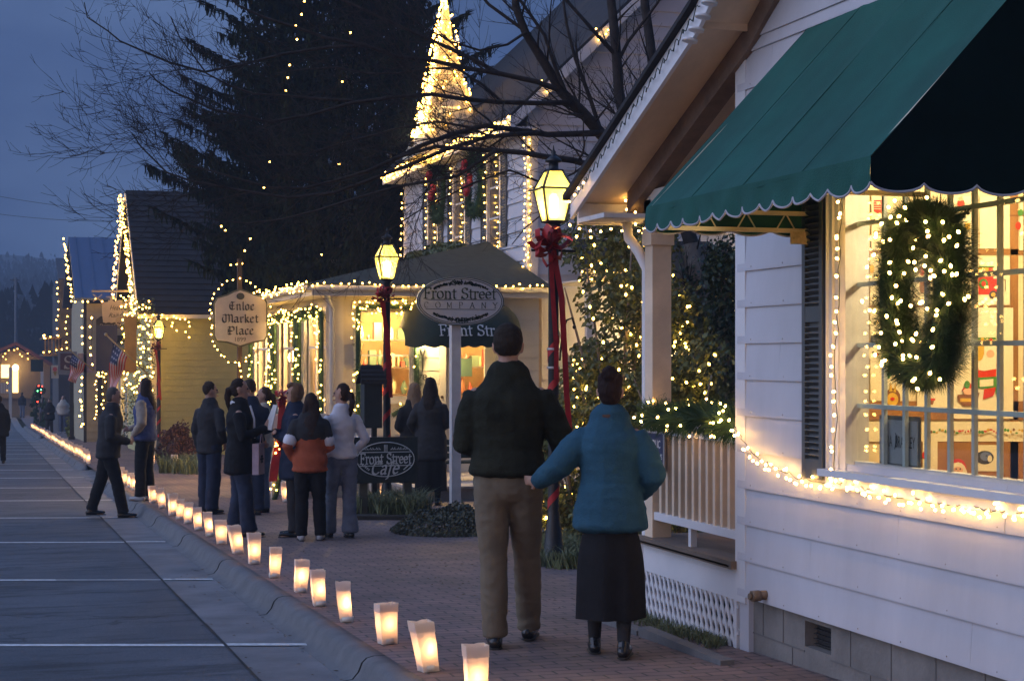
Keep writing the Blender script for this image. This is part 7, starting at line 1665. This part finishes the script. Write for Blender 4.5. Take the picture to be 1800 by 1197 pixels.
C_KHAKI = cloth('khaki', (.165, .135, .095), .85, .12, 5); C_TEAL = cloth('teal', (.028, .088, .135), .9, .2, 5, .5, 90); C_RUST = cloth('rust', (.34, .085, .04)); C_BLUE = cloth('vest_blue', (.06, .08, .19)); C_BEIGE = cloth('beige', (.33, .28, .23)); C_LILAC = cloth('lilac', (.42, .32, .36)); C_BROWN = cloth('brown', (.09, .05, .035))
SNK = pm('shoe_pale', (.32, .32, .34), .5)
person(GP(893, 1138), 3, 1.86, 'tall man from behind in dark olive jumper and khaki trousers walking away', dict(lowc=C_KHAKI, upc=C_OLIVE, hemu=.93, off=.030, bulk=1.10, slv=1.15, legw=.95, collar=True, jacket=False, fold=.8), dict(legs=[(-.07, -.02, 0, -.12), (.10, .30, .0, .1)], arms=['front', ((.285, .03, 1.13), (.30, .20, .99), (-.4, .8, -.3))], lean=.02), ('crop', (.028, .020, .014)), near=True, group='couple walking away')
person(GP(1072, 1152), 6, 1.57, 'woman from behind in teal jacket and long black skirt walking beside the tall man', dict(low='skirt', hem=.24, lowc=C_BLACK, tights=C_CHAR, upc=C_TEAL, hemu=.78, off=.036, bulk=1.10, slv=1.25, collar=True, fold=.9, scarf=C_BROWN), dict(legs=[(-.10, .10, 0, -.1), (.09, -.12, .01, .1)], arms=[((-.31, -.04, 1.17), (-.45, .06, 1.07), (-.8, .5, 0)), ((.27, .0, 1.11), (.17, .20, .98), (-.5, .7, -.2))], lean=.04), ('bun', (.022, .012, .010)), female=True, near=True, group='couple walking away')
r, HD, LZ, k = person(GP(190, 893), 78, 1.74, 'man in dark jacket striding along the gutter, head turned to the woman in the vest', dict(lowc=C_BLACK, upc=C_CHAR, hemu=.80, off=.034, bulk=1.08, slv=1.15), dict(legs=[(-.08, -.22, .03, 0), (.08, .20, 0, 0)], arms=['down', 'front'], lean=.10, nod=8), ('short', (.09, .08, .075)), group='pair by the kerb')
person(GP(255, 880), -80, 1.76, 'long haired woman in blue vest with beige sleeves standing on the kerb', dict(lowc=C_BLACK, upc=C_BLUE, hemu=.86, off=.030, bulk=1.10, sleeves=C_BEIGE, shoe=SNK, scarf=C_BROWN), dict(arms=['pocket', 'front'], legs=[(-.10, .03, 0, .2), (.10, -.03, 0, -.1)]), ('long', (.035, .022, .018)), female=True, group='pair by the kerb')
person(GP(368, 903), 35, 1.67, 'young man in navy coat and dark trousers standing at the back of the group', dict(lowc=C_NAVY, upc=C_CHAR, hemu=.80, off=.026, legw=1.2), dict(arms=['down', 'pocket'], legs=[(-.14, .06, 0, -.35), (.09, -.05, 0, .3)], head=25, lean=.02), ('crop', (.04, .026, .018)), group='group chatting on the pavement')
r, HD, LZ, k = person(GP(421, 943), 82, 1.66, 'woman with ponytail in black coat and pale scarf holding papers', dict(lowc=C_DENIM2, upc=C_BLACK, hemu=.70, off=.028, flare=.014, scarf=C_WHITE, scarf_tail=True), dict(arms=['front', 'hold'], legs=[(-.09, -.06, 0, 0), (.09, .10, 0, .1)]), ('pony', (.03, .018, .013)), female=True, group='group chatting on the pavement')
def held(name, label, root, pts, mat, th, cat):
    P = [root.matrix_basis @ Vector(q) for q in pts]; o = thing(name, P[0], label, cat); m = MB(); n = (P[1]-P[0]).cross(P[3]-P[0]).normalized()*th; m.prism(P, n); m.build('sheets', mat, o); return o
bpy.context.view_layer.update()
held('papers', 'open white newspaper in the hands of the woman in black', r, [(.02, .26, 1.12), (.20, .34, 1.12), (.22, .40, 1.38), (.04, .36, 1.38)], pm('newsprint', (.60, .58, .56), .8, .15, 30), .012, 'papers')
hb = thing('shopping_bag', r.matrix_basis @ Vector((.16, .20, .86)), 'lilac paper bag with dark flower hanging from the arm of the woman in black', 'bag')
P = [r.matrix_basis @ Vector(q) for q in ((.04, .26, .66), (.22, .20, .66), (.22, .20, .98), (.04, .26, .98))]; m = MB(); n = (P[1]-P[0]).cross(P[3]-P[0]).normalized(); m.prism(P, n*.07); m.build('bag_body', C_LILAC, hb)
m = MB(); cc_ = sum(P, Vector())/4+n*(-.004)
for j in range(6): a = j*1.047; d1 = (P[1]-P[0]).normalized()*math.cos(a)+Vector((0, 0, 1))*math.sin(a); m.bar(cc_, cc_+d1*.045, .02, .004, up=n)
m.build('flower_print', C_NAVY, hb)
m = MB(); m.tube([P[3]+(P[2]-P[3])*.25, (P[3]+P[2])*.5+Vector((0, 0, .14)), P[3]+(P[2]-P[3])*.75], .006, 5); m.build('handle', C_LILAC, hb)
person(GP(440, 905), -20, 1.69, 'man in dark blue jacket half hidden behind the woman in black', dict(lowc=C_DENIM2, upc=C_NAVY, hemu=.84, off=.030, legw=1.15), dict(arms=['pocket', 'front'], head=20), ('crop', (.045, .03, .02)), group='group chatting on the pavement')
person(GP(464, 900), -98, 1.60, 'girl with ponytail in cream jumper and blue jeans facing left', dict(lowc=C_PALEDENIM, upc=C_CREAM, hemu=.90, off=.018, jacket=False, flare=.012), dict(arms=['front', 'pocket']), ('pony', (.07, .04, .025)), female=True, group='group chatting on the pavement')
person(GP(519, 943), -96, 1.61, 'light haired woman in long dark coat facing left with folded arms', dict(lowc=C_CHAR, upc=C_NAVY, hemu=.66, off=.030, bulk=1.08), dict(arms=['cross', 'cross']), ('bob', (.16, .09, .05)), female=True, group='group chatting on the pavement')
person(GP(545, 950), -8, 1.50, 'person from behind in rust red jacket with dark shoulders', dict(lowc=C_BLACK, upc=C_RUST, hemu=.82, off=.030, bulk=1.06, yoke=C_CHAR, band=C_WHITE, shoe=SNK), dict(arms=['pocket', 'front'], lean=.05, head=-30, legs=[(-.10, .0, 0, -.1), (.12, .02, 0, .2)]), ('long', (.035, .022, .016)), female=True, group='group chatting on the pavement')
person(GP(600, 945), -28, 1.60, 'woman with long dark ponytail in white jumper and flared jeans', dict(lowc=C_PALEDENIM, upc=C_WHITE, hemu=.90, off=.014, jacket=False, flare=.022, collar=True), dict(arms=['front', 'pocket'], legs=[(-.12, .10, 0, -.2), (.085, -.06, 0, .1)], lean=-.02, head=-35), ('pony', (.035, .020, .015)), female=True, group='group chatting on the pavement')
person(GP(728, 885), -25, 1.66, 'blonde woman from behind in a black coat before the shop door', dict(low='skirt', hem=.30, lowc=C_BLACK, upc=C_BLACK, hemu=.62, off=.034, bulk=1.1), dict(arms=['front', 'front']), ('long', (.20, .13, .08)), female=True, group='pair before the shop door')
person(GP(757, 888), 8, 1.72, 'dark haired woman in ankle length black coat beside the blonde woman', dict(low='skirt', hem=.20, lowc=C_BLACK, upc=C_CHAR, hemu=.62, off=.034, bulk=1.1), dict(arms=['pocket', 'front']), ('long', (.02, .014, .012)), female=True, group='pair before the shop door')
person(GP(-2, 806), -12, 1.72, 'dark coated man cut by the picture edge walking along the roadway', dict(lowc=C_BLACK, upc=C_BLACK, hemu=.70, off=.036, bulk=1.2), dict(stride=.2, arms=['front', 'down']), ('short', (.06, .045, .04)), group='walkers far down the street')
def far_person(px, py, *a, **k): q = GP(px, py); return person(q, *a, **k)
far_person(87, 763, 178, 1.58, 'small figure in dark coat walking towards us far down the pavement', dict(lowc=C_CHAR, upc=C_BLACK, hemu=.70, off=.04, bulk=1.25), dict(arms=['front', 'front'], stride=.1), ('bob', (.20, .16, .13)), female=True, group='walkers far down the street')
far_person(111, 761, 175, 1.70, 'small figure in cream jacket and jeans far down the pavement', dict(lowc=C_DENIM, upc=C_CREAM, hemu=.86, off=.045, bulk=1.22, shoe=SNK), dict(arms=['pocket', 'pocket']), ('short', (.05, .04, .03)), group='walkers far down the street')
far_person(76, 752, 10, 1.66, 'small figure in pale blue top behind the dark coated walker', dict(lowc=C_CHAR, upc=cloth('sky', (.14, .20, .34)), hemu=.86, off=.035), dict(arms=['front', 'front']), ('short', (.03, .02, .02)), group='walkers far down the street')
far_person(98, 748, 5, 1.66, 'small figure in dull red jacket among the far walkers', dict(lowc=C_CHAR, upc=cloth('dull_red', (.16, .025, .025)), hemu=.84, off=.04), dict(arms=['front', 'down']), ('short', (.03, .02, .02)), group='walkers far down the street')
q = DS(39, 700, 118); q.z = gz(0, q.y); person(q, 5, 1.75, 'tiny figure in dark top and pale trousers beside the distant van', dict(lowc=C_PALEDENIM, upc=C_BLACK, hemu=.88, off=.035), dict(), ('short', (.03, .02, .02)), group='walkers far down the street')
q = GP(683, 895); person(Vector((q.x, 22.6, gz(0, 22.6))), 0, 1.62, 'person mostly hidden behind the cafe board and leaflet box', dict(lowc=C_CHAR, upc=C_CHAR, hemu=.86, off=.03), dict(lean=.1), ('short', (.03, .02, .02)), group='people before the shop window') if False else None

flush()

# evening mist filling the valley
hz = bpy.data.materials.new('haze'); hz.use_nodes = True; nt = hz.node_tree; nt.nodes.clear(); o_ = nt.nodes.new('ShaderNodeOutputMaterial'); v_ = nt.nodes.new('ShaderNodeVolumePrincipled')
v_.inputs['Color'].default_value = (.62, .78, 1.0, 1); v_.inputs['Density'].default_value = .0013; v_.inputs['Anisotropy'].default_value = .2; nt.links.new(v_.outputs[0], o_.inputs['Volume'])
m = MB(); m.box(-480, 940, -40, 720, -14, 125); tag(m.build('haze', hz), kind='stuff')
